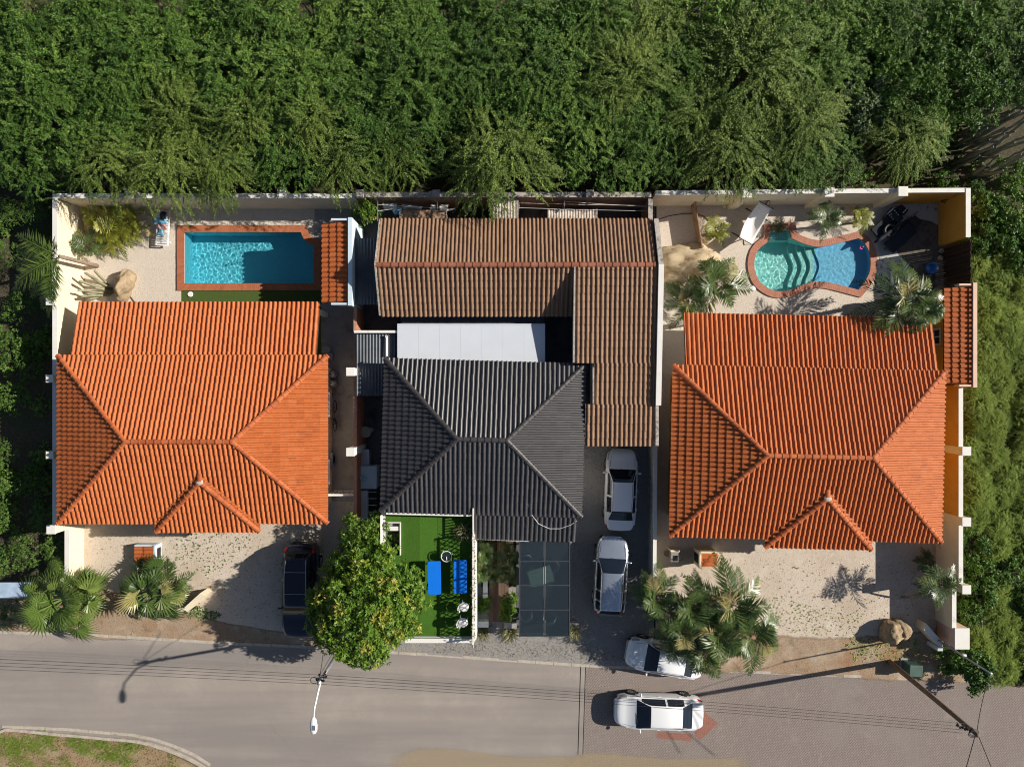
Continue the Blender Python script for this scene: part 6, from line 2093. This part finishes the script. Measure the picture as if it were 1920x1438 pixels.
# plank edging
t = thing('plank_edging', 'brown plank edging with two short posts in the gravel left of the cycad', 'edging')
a, b = P(1299, 384, .3), P(1312, 466, .3)
d = b - a
MB().box(((a.x + b.x) / 2, (a.y + b.y) / 2, .42), (d.length, .05, .84), math.atan2(d.y, d.x)).build('plank', M['wood'], t)
for q in (a, b): MB().box((q.x, q.y, .42), (.1, .1, .95)).build('post', M['wood'], t)
tag(MB().tube([P(x, y, .05) for x, y in ((1234, 412), (1255, 405), (1280, 401), (1302, 401), (1318, 405), (1330, 414))], .018, 6).build('garden_hose', M['cable'], None, True), 'thin dark hose across the gravel above the pale rock', 'hose')
tag(MB().tube([P(x, y, z) for x, y, z in ((236, 536, .5), (238, 546, .3), (246, 558, .06), (262, 580, .05))], .018, 6).tube([P(x, y, z) for x, y, z in ((231, 544, .3), (234, 550, .1), (240, 556, .05), (234, 575, .05))], .014, 6).build('garden_hose', M['bin_green'], None, True), 'dark green hose lying beside the tan boulder at the left roof edge', 'hose')
# dark sunbeds in the shaded corner
lounger('dark navy sunbed with striped towel under the yellow corner wall', 1664, 420, .03, R(-48), .72, 1.75, .36, 'fabric_navy', 'black', group='navy sunbeds', back=-.5)
lounger('dark navy sunbed nearest the curved pool, lower of the two', 1689, 446, .03, R(-48), .72, 1.75, .36, 'fabric_navy', 'black', group='navy sunbeds')
p = P(1675, 402, .5)
t = thing('striped_towel', 'black and white striped towel over the head of the dark sunbed', 'towel', (p.x, p.y, .48), R(-48))
for i in range(9): MB().box((-.3 + i * .07, 0, .012 * (i % 2) * .2), (.066, .42, .02)).build('stripe', M['fabric_white' if i % 2 else 'fabric_navy'], t)
t = thing('folded_parasol', 'closed black parasol lying over the dark sunbeds', 'parasol')
a, b = P(1640, 455, .55), P(1700, 412, .60)
MB().tube([a, a.lerp(b, .2), a.lerp(b, .6), b], [.05, .12, .09, .03], 9).build('canopy', M['fabric_navy'], t, True)
MB().tube([b, b + (b - a) * .35], .02, 6).build('pole', M['black'], t)
p = P(1667, 433, .45)
t = thing('inner_tube', 'black inflatable ring resting between the dark sunbeds', 'ring', (p.x, p.y, .52))
MB().tube([(.30 * math.cos(g_), .30 * math.sin(g_), 0) for g_ in [2 * math.pi * i / 22 for i in range(23)]], .10, 8).build('tube', M['black'], t, True)
MB().tube([(.38, 0, .06), (.40, 0, .12)], .012, 5).build('valve', M['metal_grey'], t)
p = P(1716, 416, .4)
t = thing('side_table', 'black square side table between sunbeds and ochre wall', 'table', (p.x, p.y, .03), R(-40))
MB().box((0, 0, .40), (.55, .48, .04)).build('table_top', M['black'], t)
for x in (-.22, .22):
    for y in (-.18, .18): MB().box((x, y, .19), (.04, .04, .38)).build('leg', M['black'], t)
p = P(1692, 394, .4)
t = thing('cool_box', 'dark cool box with pale handle behind the striped towel', 'box', (p.x, p.y, .03), R(-40))
MB().box((0, 0, .2), (.5, .36, .36)).build('body', M['black'], t, bevel=.03)
MB().box((0, 0, .40), (.52, .38, .05)).build('lid', M['fabric_navy'], t, bevel=.02)
MB().tube([(.1, -.15, .43), (.1, 0, .52), (.1, .15, .43)], .02, 6).build('handle', M['plastic_white'], t)
p = P(1747, 503, .2)
t = thing('paddling_tub', 'small blue round tub on the shaded ground by the dark fence', 'tub', (p.x, p.y, .04))
MB().lathe([(0, .03), (.24, .03), (.27, .2), (.31, .22), (.28, .0), (0, 0)], n=20).build('bowl', simple('blue_plastic', (.05, .22, .55), .4), t, True)
MB().box((.30, 0, .2), (.08, .12, .03)).build('handle', M['plastic_white'], t)
# rocks
def rock(label, px, py, z, r, m, seed, rz=0, amp=.3, cleft=False):
    p = P(px, py, z)
    t = thing('boulder', label, 'boulder', (p.x, p.y, 0), rz)
    if cleft:
        MB().blob((-r[0] * .25, .02, r[2] * .42), (r[0] * .78, r[1], r[2]), seed, amp, 4).build('left_half', M[m], t, True)
        MB().blob((r[0] * .40, .04, r[2] * .38), (r[0] * .66, r[1] * .86, r[2] * .88), seed + 4, amp, 4).build('right_half', M[m], t, True)
    else:
        MB().blob((0, 0, r[2] * .3), r, seed, amp, 4).build('stone', M[m], t, True)
    return t
rock('large pale yellow rock outcrop between brown building and curved pool', 1298, 492, .5, (1.75, .95, .85), 'rock', 2, -.12, .38)
rock('smaller pale rock at the foot of the large outcrop, under palm fronds', 1268, 522, .3, (.75, .5, .5), 'rock', 5, .2)
rock('tall tan boulder beside the cactus cluster', 231, 536, .4, (.45, .85, .75), 'rock2', 7, -.35, .35)
rock('round cleft tan boulder in the wall shadow at the right front', 1681, 1186, .5, (.78, .62, .72), 'rock2', 9, .1, .3, True)
for i, (px, py) in enumerate(((1772, 470), (1770, 484))):
    rock('small pale stone at the foot of the dark fence, %s' % ('upper', 'lower')[i], px - 6, py, .1, (.15, .13, .13), 'rock', 20 + i)

# ------------------------------------------------------------------ front yard boxes
def tiled_box(label, px0, py0, px1, py1, h, wallm, side, cols=.2):
    a, b = P(px0, py1, h), P(px1, py0, h)
    t = thing('meter_shelter', label, 'shelter', ((a.x + b.x) / 2, (a.y + b.y) / 2, 0))
    w, d = b.x - a.x, b.y - a.y
    MB().box((0, 0, h / 2 - .05), (w - .1, d - .06, h - .1)).build('wall', M[wallm], t)
    rp = roof_part(t)
    rf = Roof(rp, M['tile'], M['underlay'], d / max(4, round(d / .2)), w * .52, 40, .045)
    if side < 0: rf.slope((-w / 2, d / 2, h - .05), -math.pi / 2, .12, [(0, 0), (d, 0), (d, w), (0, w)], 40)
    else: rf.slope((w / 2, -d / 2, h - .05), math.pi / 2, .12, [(0, 0), (d, 0), (d, w), (0, w)], 40)
    rf.done()
    MB().box((-side * (w / 2 - .0) * -1 if False else (w / 2 + .05) * (-side), 0, h / 2 + .06), (.10, d + .16, h + .12)).build('back_wall', M[wallm], t)
    MB().box((0, d / 2 + .05, h / 2), (w, .08, h + .1)).build('side_wall', M[wallm], t)
    MB().box((-side * (w / 2 + .105), 0, h * .55), (.03, d * .7, h * .7)).build('door', M['black'], t)
    return t
tiled_box('small pale blue shelter with orange tiled top on the left front gravel', 253, 1024, 290, 1053, .55, 'bluewhite', -1)
tiled_box('small cream shelter with orange tiled top on the right front gravel', 1314, 1037, 1344, 1062, 1.15, 'cream', 1)
p = P(1266, 1044, .7)
t = thing('letter_box', 'grey block letter box with dark opening left of the cream shelter', 'letter box', (p.x, p.y, 0))
MB().box((0, 0, .34), (.42, .55, .66)).build('body', M['concrete'], t)
MB().box((.02, -.08, .675), (.26, .30, .02)).build('opening', M['black'], t)
MB().box((0, .33, .36), (.50, .10, .74)).build('back_wall', M['cream'], t)
p = P(1250, 1037, .2)
t = thing('plant_pot', 'round grey pot beside the block letter box', 'pot', (p.x, p.y, .02))
MB().lathe([(0, .05), (.12, .05), (.14, .25), (.17, .26), (.17, .22), (.12, 0), (0, 0)], n=16).build('pot', M['concrete'], t, True)
MB().lathe([(0, .2), (.13, .2)], n=16).build('earth', M['soil'], t)
p = P(1718, 1258, .9)
t = thing('utility_cabinet', 'dark green utility cabinet beside the kerb at the wooden pole', 'cabinet', (p.x, p.y, 0), R(-3))
MB().box((0, 0, .42), (.62, .55, .84)).build('body', M['green_box'], t, bevel=.02)
MB().box((0, 0, .87), (.70, .62, .07)).build('lid', M['green_box'], t, bevel=.02)
MB().box((0, -.31, .5), (.05, .03, .16)).build('handle', M['black'], t)
MB().box((0, 0, .03), (.8, .75, .1)).build('plinth', M['concrete'], t)
# awning at the left edge
t = thing('metal_awning', 'pale blue-white metal awning sheet at the left edge of the picture', 'awning')
a, b = P(-90, 1121, 2.2), P(60, 1092, 2.2)
corrugated(MB(), a.x, b.x, a.y, b.y, 2.2, .34, .012, 'X', -.05).build('sheet', M['awning'], t)
for x in (a.x + .1, b.x - .1):
    for y in (a.y + .06, b.y - .06): MB().box((x, y, 1.05), (.06, .06, 2.2)).build('post', M['metal_grey'], t)
MB().box(((a.x + b.x) / 2, a.y + .05, 2.13), (b.x - a.x, .05, .08)).build('beam', M['metal_grey'], t)

# ------------------------------------------------------------------ poles, lamp and wires
HP = 7.5
def pole(label, base, top, h, r=.13, m='pole', name='utility_pole', cat='pole', arms=True):
    b, q = P(*base, 0), P(*top, h)
    t = thing(name, label, cat, (b.x, b.y, 0))
    d = q - b
    MB().tube([(0, 0, -.2), d * .5, d], [r * 1.15, r, r * .8], 12).build('shaft', M[m], t, True)
    return t, q, d
t1, q1, d1 = pole('grey street lamp pole rising out of the mango tree', (666, 1173), (597, 1281), 7.3, .09, 'metal_grey', 'street_lamp', 'street lamp')
lampP = P(588, 1350, 7.75)
b1 = Vector(t1.location)
MB().tube([d1 - Vector((0, 0, .5)), d1 + Vector((.02, -.25, .05)), (lampP - b1) + Vector((.02, .5, -.05)), lampP - b1], [.045, .045, .04, .035], 8).build('lamp_arm', M['plastic_white'], t1, True)
hd = MB()
pr = [(0, .05), (.1, .12), (.35, .17), (.6, .16), (.72, .10), (.76, .02)]
vs, fs = [], []
n = 12
for y, r_ in pr:
    for k in range(n):
        g_ = 2 * math.pi * k / n
        vs.append((lampP.x - b1.x + r_ * math.cos(g_), lampP.y - b1.y - y + .15, lampP.z - b1.z + .45 * r_ * math.sin(g_)))
for i in range(len(pr) - 1):
    for k in range(n): fs.append((i * n + k, i * n + (k + 1) % n, (i + 1) * n + (k + 1) % n, (i + 1) * n + k))
o = hd.add(vs, fs).build('lamp_head', M['plastic_white'], t1, True)
MB().box((lampP.x - b1.x + .03, lampP.y - b1.y - .30, lampP.z - b1.z + .075), (.14, .22, .02)).build('sensor_plate', M['metal_grey'], o)
for k in range(4):
    MB().box(d1 + Vector((0, .05, -.25 - k * .22)), (.34, .06, .06), .3 * k).build('bracket', M['black'], t1)
    MB().lathe([(0, 0), (.05, .0), (.06, .06), (.04, .12), (0, .12)], d1 + Vector((.18 * (-1) ** k, .05, -.22 - k * .22)), 8).build('insulator', M['black'], t1)
MB().tube([d1 + Vector((-.22 + .17 * math.cos(g_), .1 + .14 * math.sin(g_), -.1)) for g_ in [2 * math.pi * i / 16 for i in range(17)]], .014, 5).build('cable_loop', M['cable'], t1, True)
t2, q2, d2 = pole('tall leaning wooden utility pole at the lower right road edge', (1668, 1240), (1834, 1378), 7.9, .125)
for k in range(4):
    MB().box(d2 + Vector((-.1 - .12 * k, .12, -.15 - k * .16)), (.05, .3, .05), .5).build('bracket', M['black'], t2)
    MB().lathe([(0, 0), (.045, .0), (.06, .06), (.04, .12), (0, .12)], d2 + Vector((-.25 - .1 * k, .15, -.15 - k * .16)), 8).build('insulator', M['black'], t2)
for k in range(3):
    MB().tube([d2 + Vector((-.15 + .2 * k * .4 + .22 * math.cos(g_), -.02 + .13 * math.sin(g_), -.1 - .1 * k)) for g_ in [2 * math.pi * i / 16 for i in range(17)]], .014, 5).build('cable_loop', M['cable'], t2, True)
t3, q3, d3 = pole('thin grey service pole rising beside the broad gate pillar', (1741, 1188), (1857, 1262), 4.9, .045, 'metal_grey', 'service_pole')
MB().lathe([(.05, 0), (.07, .05), (.0, .1)], d3, 8).build('cap', M['plastic_white'], t3)
MB().box(d3 * .6 + Vector((.04, .06, 0)), (.16, .1, .12)).build('junction_box', M['plastic_white'], t3)


def wire(label, pts, r=.013, sag=.0, name='wire'):
    a, b = pts[0], pts[-1]
    path = [a.lerp(b, i / 16) - Vector((0, 0, sag * 4 * (i / 16) * (1 - i / 16))) for i in range(17)]
    return tag(MB().tube(path, r, 5).build(name, M['cable'], None, True), label, 'wire')
for k, nm in enumerate(('uppermost', 'second', 'third', 'lowest')):
    off = Vector((0, (1.5 - k) * .20, -.2 - k * .14))
    wire('%s of the four black wires over the road, lamp pole to wooden pole' % nm, [q1 + off, q2 + off + Vector((-.3, .1, 0))], .008, .25)
    wire('%s of the four black wires running left from the lamp pole' % nm, [q1 + off, P(-120, 1231 + k * 6.5, 6.3) + Vector((0, 0, 0))], .008, .1)
wire('wire from the wooden pole up to the thin service pole', [q2 + Vector((0, 0, -.1)), q3], .016, .1)
wire('left of two wires leaving the wooden pole over the bottom edge', [q2 + Vector((-.05, 0, -.1)), P(1800, 1480, 6.8)], .018, 0)
wire('right of two wires leaving the wooden pole over the bottom edge', [q2 + Vector((.05, 0, -.1)), P(1878, 1485, 6.8)], .018, 0)
wire('stay wire of the lamp pole reaching into the mango tree', [q1 + Vector((0, 0, -.1)), P(609, 1204, 6.6)], .016, .02)
wire('second thin wire from the lamp pole into the mango tree', [q1 + Vector((-.1, .1, -.3)), P(660, 1160, 5.4)], .012, .05)


# ------------------------------------------------------------------ cars
def pch(xs, ys):
    """smooth interpolation through control points"""
    xs, ys = np.array(xs, float), np.array(ys, float)
    h = np.diff(xs); dl = np.diff(ys) / h
    m = np.zeros(len(xs))
    m[1:-1] = np.where(dl[:-1] * dl[1:] > 0, 2 * dl[:-1] * dl[1:] / (dl[:-1] + dl[1:] + 1e-12), 0)
    m[0], m[-1] = dl[0], dl[-1]
    def f(x):
        x = np.asarray(x, float)
        i = np.clip(np.searchsorted(xs, x) - 1, 0, len(h) - 1)
        t = (x - xs[i]) / h[i]
        return (ys[i] * (1 + 2 * t) * (1 - t) ** 2 + ys[i + 1] * t * t * (3 - 2 * t) + h[i] * (m[i] * t * (1 - t) ** 2 - m[i + 1] * t * t * (1 - t)))
    return f


def car(label, loc, heading, L_, W_, H_, paint, shape='sedan', rails=False, group=None):
    """body lofted front to rear; heading = plan direction of the nose"""
    t = thing('car', label, 'car', (loc[0], loc[1], .03), heading, group)
    SH = {  # s: bonnet start, cowl, roof front, roof rear, rear glass base
        'sedan': dict(cowl=.21, rf=.39, rr=.73, rb=.88, tail=.70, hood=.62),
        'hatch': dict(cowl=.225, rf=.42, rr=.88, rb=.965, tail=.66, hood=.64),
        'suv': dict(cowl=.27, rf=.41, rr=.88, rb=.965, tail=.62, hood=.63),
    }[shape]
    c, rf_, rr, rb = SH['cowl'], SH['rf'], SH['rr'], SH['rb']
    zt = pch([0, .015, .05, .13, c, (c + rf_) / 2, rf_, (rf_ + rr) / 2, rr, (rr + rb) / 2, rb, .985, 1],
             [.42, .50, .56, SH['hood'] * .98, SH['hood'] + .07, .845, .965, 1.0, .955, .84, SH['tail'] + (.02 if shape == 'sedan' else 0), SH['tail'] - .02 if shape == 'sedan' else .55, .42])
    zb = pch([0, .02, .06, .15, c, .5, rb, .985, 1], [.40, .48, .54, .60, .645, .655, .66, .60 if shape == 'sedan' else .54, .40])
    wp = pch([0, .01, .03, .07, .14, .30, .6, .80, .90, .955, .985, 1], [.62, .72, .83, .92, .975, 1, 1, .985, .955, .89, .79, .66])
    tr = pch([0, .12, c, rf_, (rf_ + rr) / 2, rr, rb, 1], [.80, .84, .87, .64, .64, .62, .80 if shape == 'sedan' else .72, .80 if shape == 'sedan' else .70])
    ns, nv = 130, 30
    ss = np.linspace(0, 1, ns)
    V_ = np.linspace(0, 1, nv)
    grid = np.zeros((ns, nv, 3))
    hw = W_ / 2
    for i, s_ in enumerate(ss):
        w = hw * wp(s_); b_ = H_ * min(zb(s_), zt(s_) - .012); tp = H_ * zt(s_); wr = w * tr(s_)
        g0 = .20
        yz = [(w * .90, g0), (w * .97, g0 + .14), (w, b_ * .72), (w * .985, b_ * .93), (w * .955, b_), (max(wr, w * .90 if tp - b_ < .12 else w * .91), b_ + min(.02, (tp - b_) * .3)),
              (wr + (w * .91 - wr) * .12, tp - (tp - b_) * .14), (wr * .93, tp - (tp - b_) * .035), (wr * .6, tp + .012), (0, tp + .022)]
        kv = [0, .09, .22, .34, .42, .50, .76, .82, .91, 1]
        fy, fzz = pch(kv, [q[0] for q in yz]), pch(kv, [q[1] for q in yz])
        grid[i, :, 0] = L_ * (.5 - s_)
        # bumpers bulge: centre of the nose further forward than its corners
        yv = fy(V_)
        bow = (1 - (yv / hw) ** 2)
        grid[i, :, 0] += bow * (.10 * max(0, 1 - s_ / .10) - .08 * max(0, 1 - (1 - s_) / .08))
        grid[i, :, 1] = yv
        grid[i, :, 2] = fzz(V_)
    wx = (L_ * (.5 - .185), L_ * (.5 - .80))
    wr_ = H_ * .225 if shape != 'suv' else H_ * .21
    parts = {}
    def put(name, i, j, side):
        parts.setdefault((name, side), []).append((i, j))
    for i in range(ns - 1):
        sm = (ss[i] + ss[i + 1]) / 2
        gh = H_ * (zt(sm) - zb(sm))
        for j in range(nv - 1):
            v = (V_[j] + V_[j + 1]) / 2
            x, z = grid[i, j, 0], (grid[i, j, 2] + grid[i, j + 1, 2]) / 2
            nm = 'body'
            if v < .36 and any((x - q) ** 2 + (z - wr_) ** 2 < (wr_ + .055) ** 2 for q in wx): continue
            if v > .80 and c + .012 < sm < rf_ - .008: nm = 'windshield'
            elif v > .79 and rr + .012 < sm < rb - .012: nm = 'rear_window'
            elif .53 < v < .75 and gh > .24 and c + .055 < sm < rr + (.04 if shape == 'sedan' else .02):
                bp = (rf_ + rr) / 2
                if abs(sm - bp) < .012 or (shape != 'sedan' and abs(sm - (rr - .10)) < .012): nm = 'body'
                else: nm = 'side_window'
            elif .30 < v < .52 and .03 < sm < .115: nm = 'headlight'
            elif (.30 < v < .50 if shape == 'sedan' else .34 < v < .62) and .93 < sm < .985: nm = 'taillight'
            elif v < .30 and sm < .02: nm = 'lower_grille'
            for sd in (1, -1): put(nm, i, j, sd)
    mats = {'body': paint, 'windshield': 'carglass', 'rear_window': 'carglass', 'side_window': 'carglass', 'headlight': 'lamp_clear', 'taillight': 'lamp_red', 'lower_grille': 'black'}
    joined = {}
    for (nm, sd), cells in parts.items():
        key = nm if nm in ('body', 'windshield', 'rear_window', 'lower_grille') else (nm, sd)
        joined.setdefault(key, []).extend([(i, j, sd) for i, j in cells])
    for key, cells in joined.items():
        nm = key if isinstance(key, str) else key[0]
        idx, vs, fs = {}, [], []
        def vid(i, j, sd):
            if j == nv - 1: sd = 1
            k = (i, j, sd)
            if k not in idx:
                idx[k] = len(vs)
                q = grid[i, j]
                vs.append((q[0], q[1] * sd, q[2] - (.006 if nm not in ('body', 'headlight', 'taillight') else 0)))
            return idx[k]
        for i, j, sd in cells:
            q = (vid(i, j, sd), vid(i, j + 1, sd), vid(i + 1, j + 1, sd), vid(i + 1, j, sd))
            fs.append(q if sd < 0 else q[::-1])
        if nm == 'body':   # close nose and tail
            for e in (0, ns - 1):
                ring = [vid(e, j, 1) for j in range(nv)] + [vid(e, j, -1) for j in range(nv - 2, -1, -1)]
                fs.append(tuple(ring) if e else tuple(ring[::-1]))
        MB().add(vs, fs).build(nm, M[mats[nm]], t, True)
    MB().box((0, 0, .26), (L_ * .93, W_ * .82, .22)).build('underbody', M['black'], t)
    for x in wx:
        for sd in (1, -1):
            y = sd * (hw * .985 - .10)
            o = MB().lathe([(wr_ * .62, -.10), (wr_ * .95, -.10), (wr_, -.06), (wr_, .06), (wr_ * .95, .10), (wr_ * .62, .10)], (x, y, wr_ - .03), 24, axis='Y').build('wheel', M['tyre'], t, True)
            rm = MB().lathe([(wr_ * .64, .085), (wr_ * .58, .06), (.0, .055)] if sd > 0 else [(wr_ * .64, -.085), (wr_ * .58, -.06), (0, -.055)], (x, y, wr_ - .03), 20, axis='Y')
            for k in range(5):
                g_ = 2 * math.pi * k / 5
                rm.box((x + math.cos(g_) * wr_ * .32, y + sd * .07, wr_ - .03 + math.sin(g_) * wr_ * .32), (wr_ * .6, .03, .05), rot=Matrix.Rotation(-g_, 3, 'Y'))
            rm.build('rim', M['rim'], o)
    for sd in (1, -1):
        s_ = c + .045
        MB().blob((L_ * (.5 - s_ - .02), sd * (hw + .07), H_ * .655), (.06, .11, .065), 1, .1, 2).build('mirror', M[paint], t, True)
        for s_ in (.5 * (rf_ + .46), .5 * (rr + .60)):
            MB().box((L_ * (.5 - s_ - .07), sd * (hw * .995), H_ * .60), (.16, .035, .025)).build('door_handle', M[paint], t)
        k1 = [(L_ * (.5 - q), sd * hw * wp(q) * tr(q) * .93, H_ * zt(q) + (-.012 if not rails else .035)) for q in np.linspace(rf_ + .01, rr - .0, 14)]
        MB().tube(k1, .006 if not rails else .022, 5).build('roof_rail' if rails else 'roof_seam', M['metal_grey' if rails else 'black'], t)
    if rails:
        for q in (rf_ + .12, rr - .12):
            y = hw * wp(q) * tr(q) * .93
            MB().tube([(L_ * (.5 - q), -y, H_ * zt(q) + .045), (L_ * (.5 - q), y, H_ * zt(q) + .045)], .02, 6).build('cross_bar', M['metal_grey'], t)
    for s_, z in ((.018, .36), (.985, .45)):
        MB().box((L_ * (.5 - s_) + (.085 if s_ < .5 else -.07), 0, z * H_ * .7), (.02, .50, .11)).build('number_plate', M['plastic_white'], t)
    # wipers and bonnet line
    MB().tube([(L_ * (.5 - c - .005), -.05, H_ * zt(c) + .03), (L_ * (.5 - c - .035), .5, H_ * zt(c + .03) + .03)], .008, 4).build('wiper', M['black'], t)
    for sd in (1, -1):
        kk = [(L_ * (.5 - q) + .02, sd * hw * wp(q) * tr(q) * .90, H_ * zt(q) + .003) for q in np.linspace(.08, c - .005, 8)]
        MB().tube(kk, .006, 4).build('bonnet_seam', M['black'], t)
    return t


def hd_(dx, dy): return math.atan2(dy, dx)
p = P(1164, 919, .75)
car('white sedan parked in shade at the upper end of the gravel drive', p, hd_(.04, 1), 4.25, 1.72, 1.44, 'paint_white', 'sedan')
p = P(1145, 1081, .8)
car('silver crossover parked below the shaded white sedan on the gravel drive', p, hd_(.057, 1), 4.15, 1.76, 1.58, 'paint_silver', 'hatch')
p = P(1246, 1233, .7)
car('white car parked at the kerb half under the palm clump', p, hd_(-.98, .17), 4.0, 1.72, 1.46, 'paint_white', 'sedan')
p = P(1235, 1333, .65)
car('white sedan driving left on the block paved road', p, hd_(-1, .03), 4.65, 1.80, 1.44, 'paint_white', 'sedan')
p = P(563, 1109, .95)
car('dark navy off-roader with roof rails parked beside the mango tree', p, hd_(-.01, -1), 4.95, 1.92, 1.85, 'paint_navy', 'suv', True)
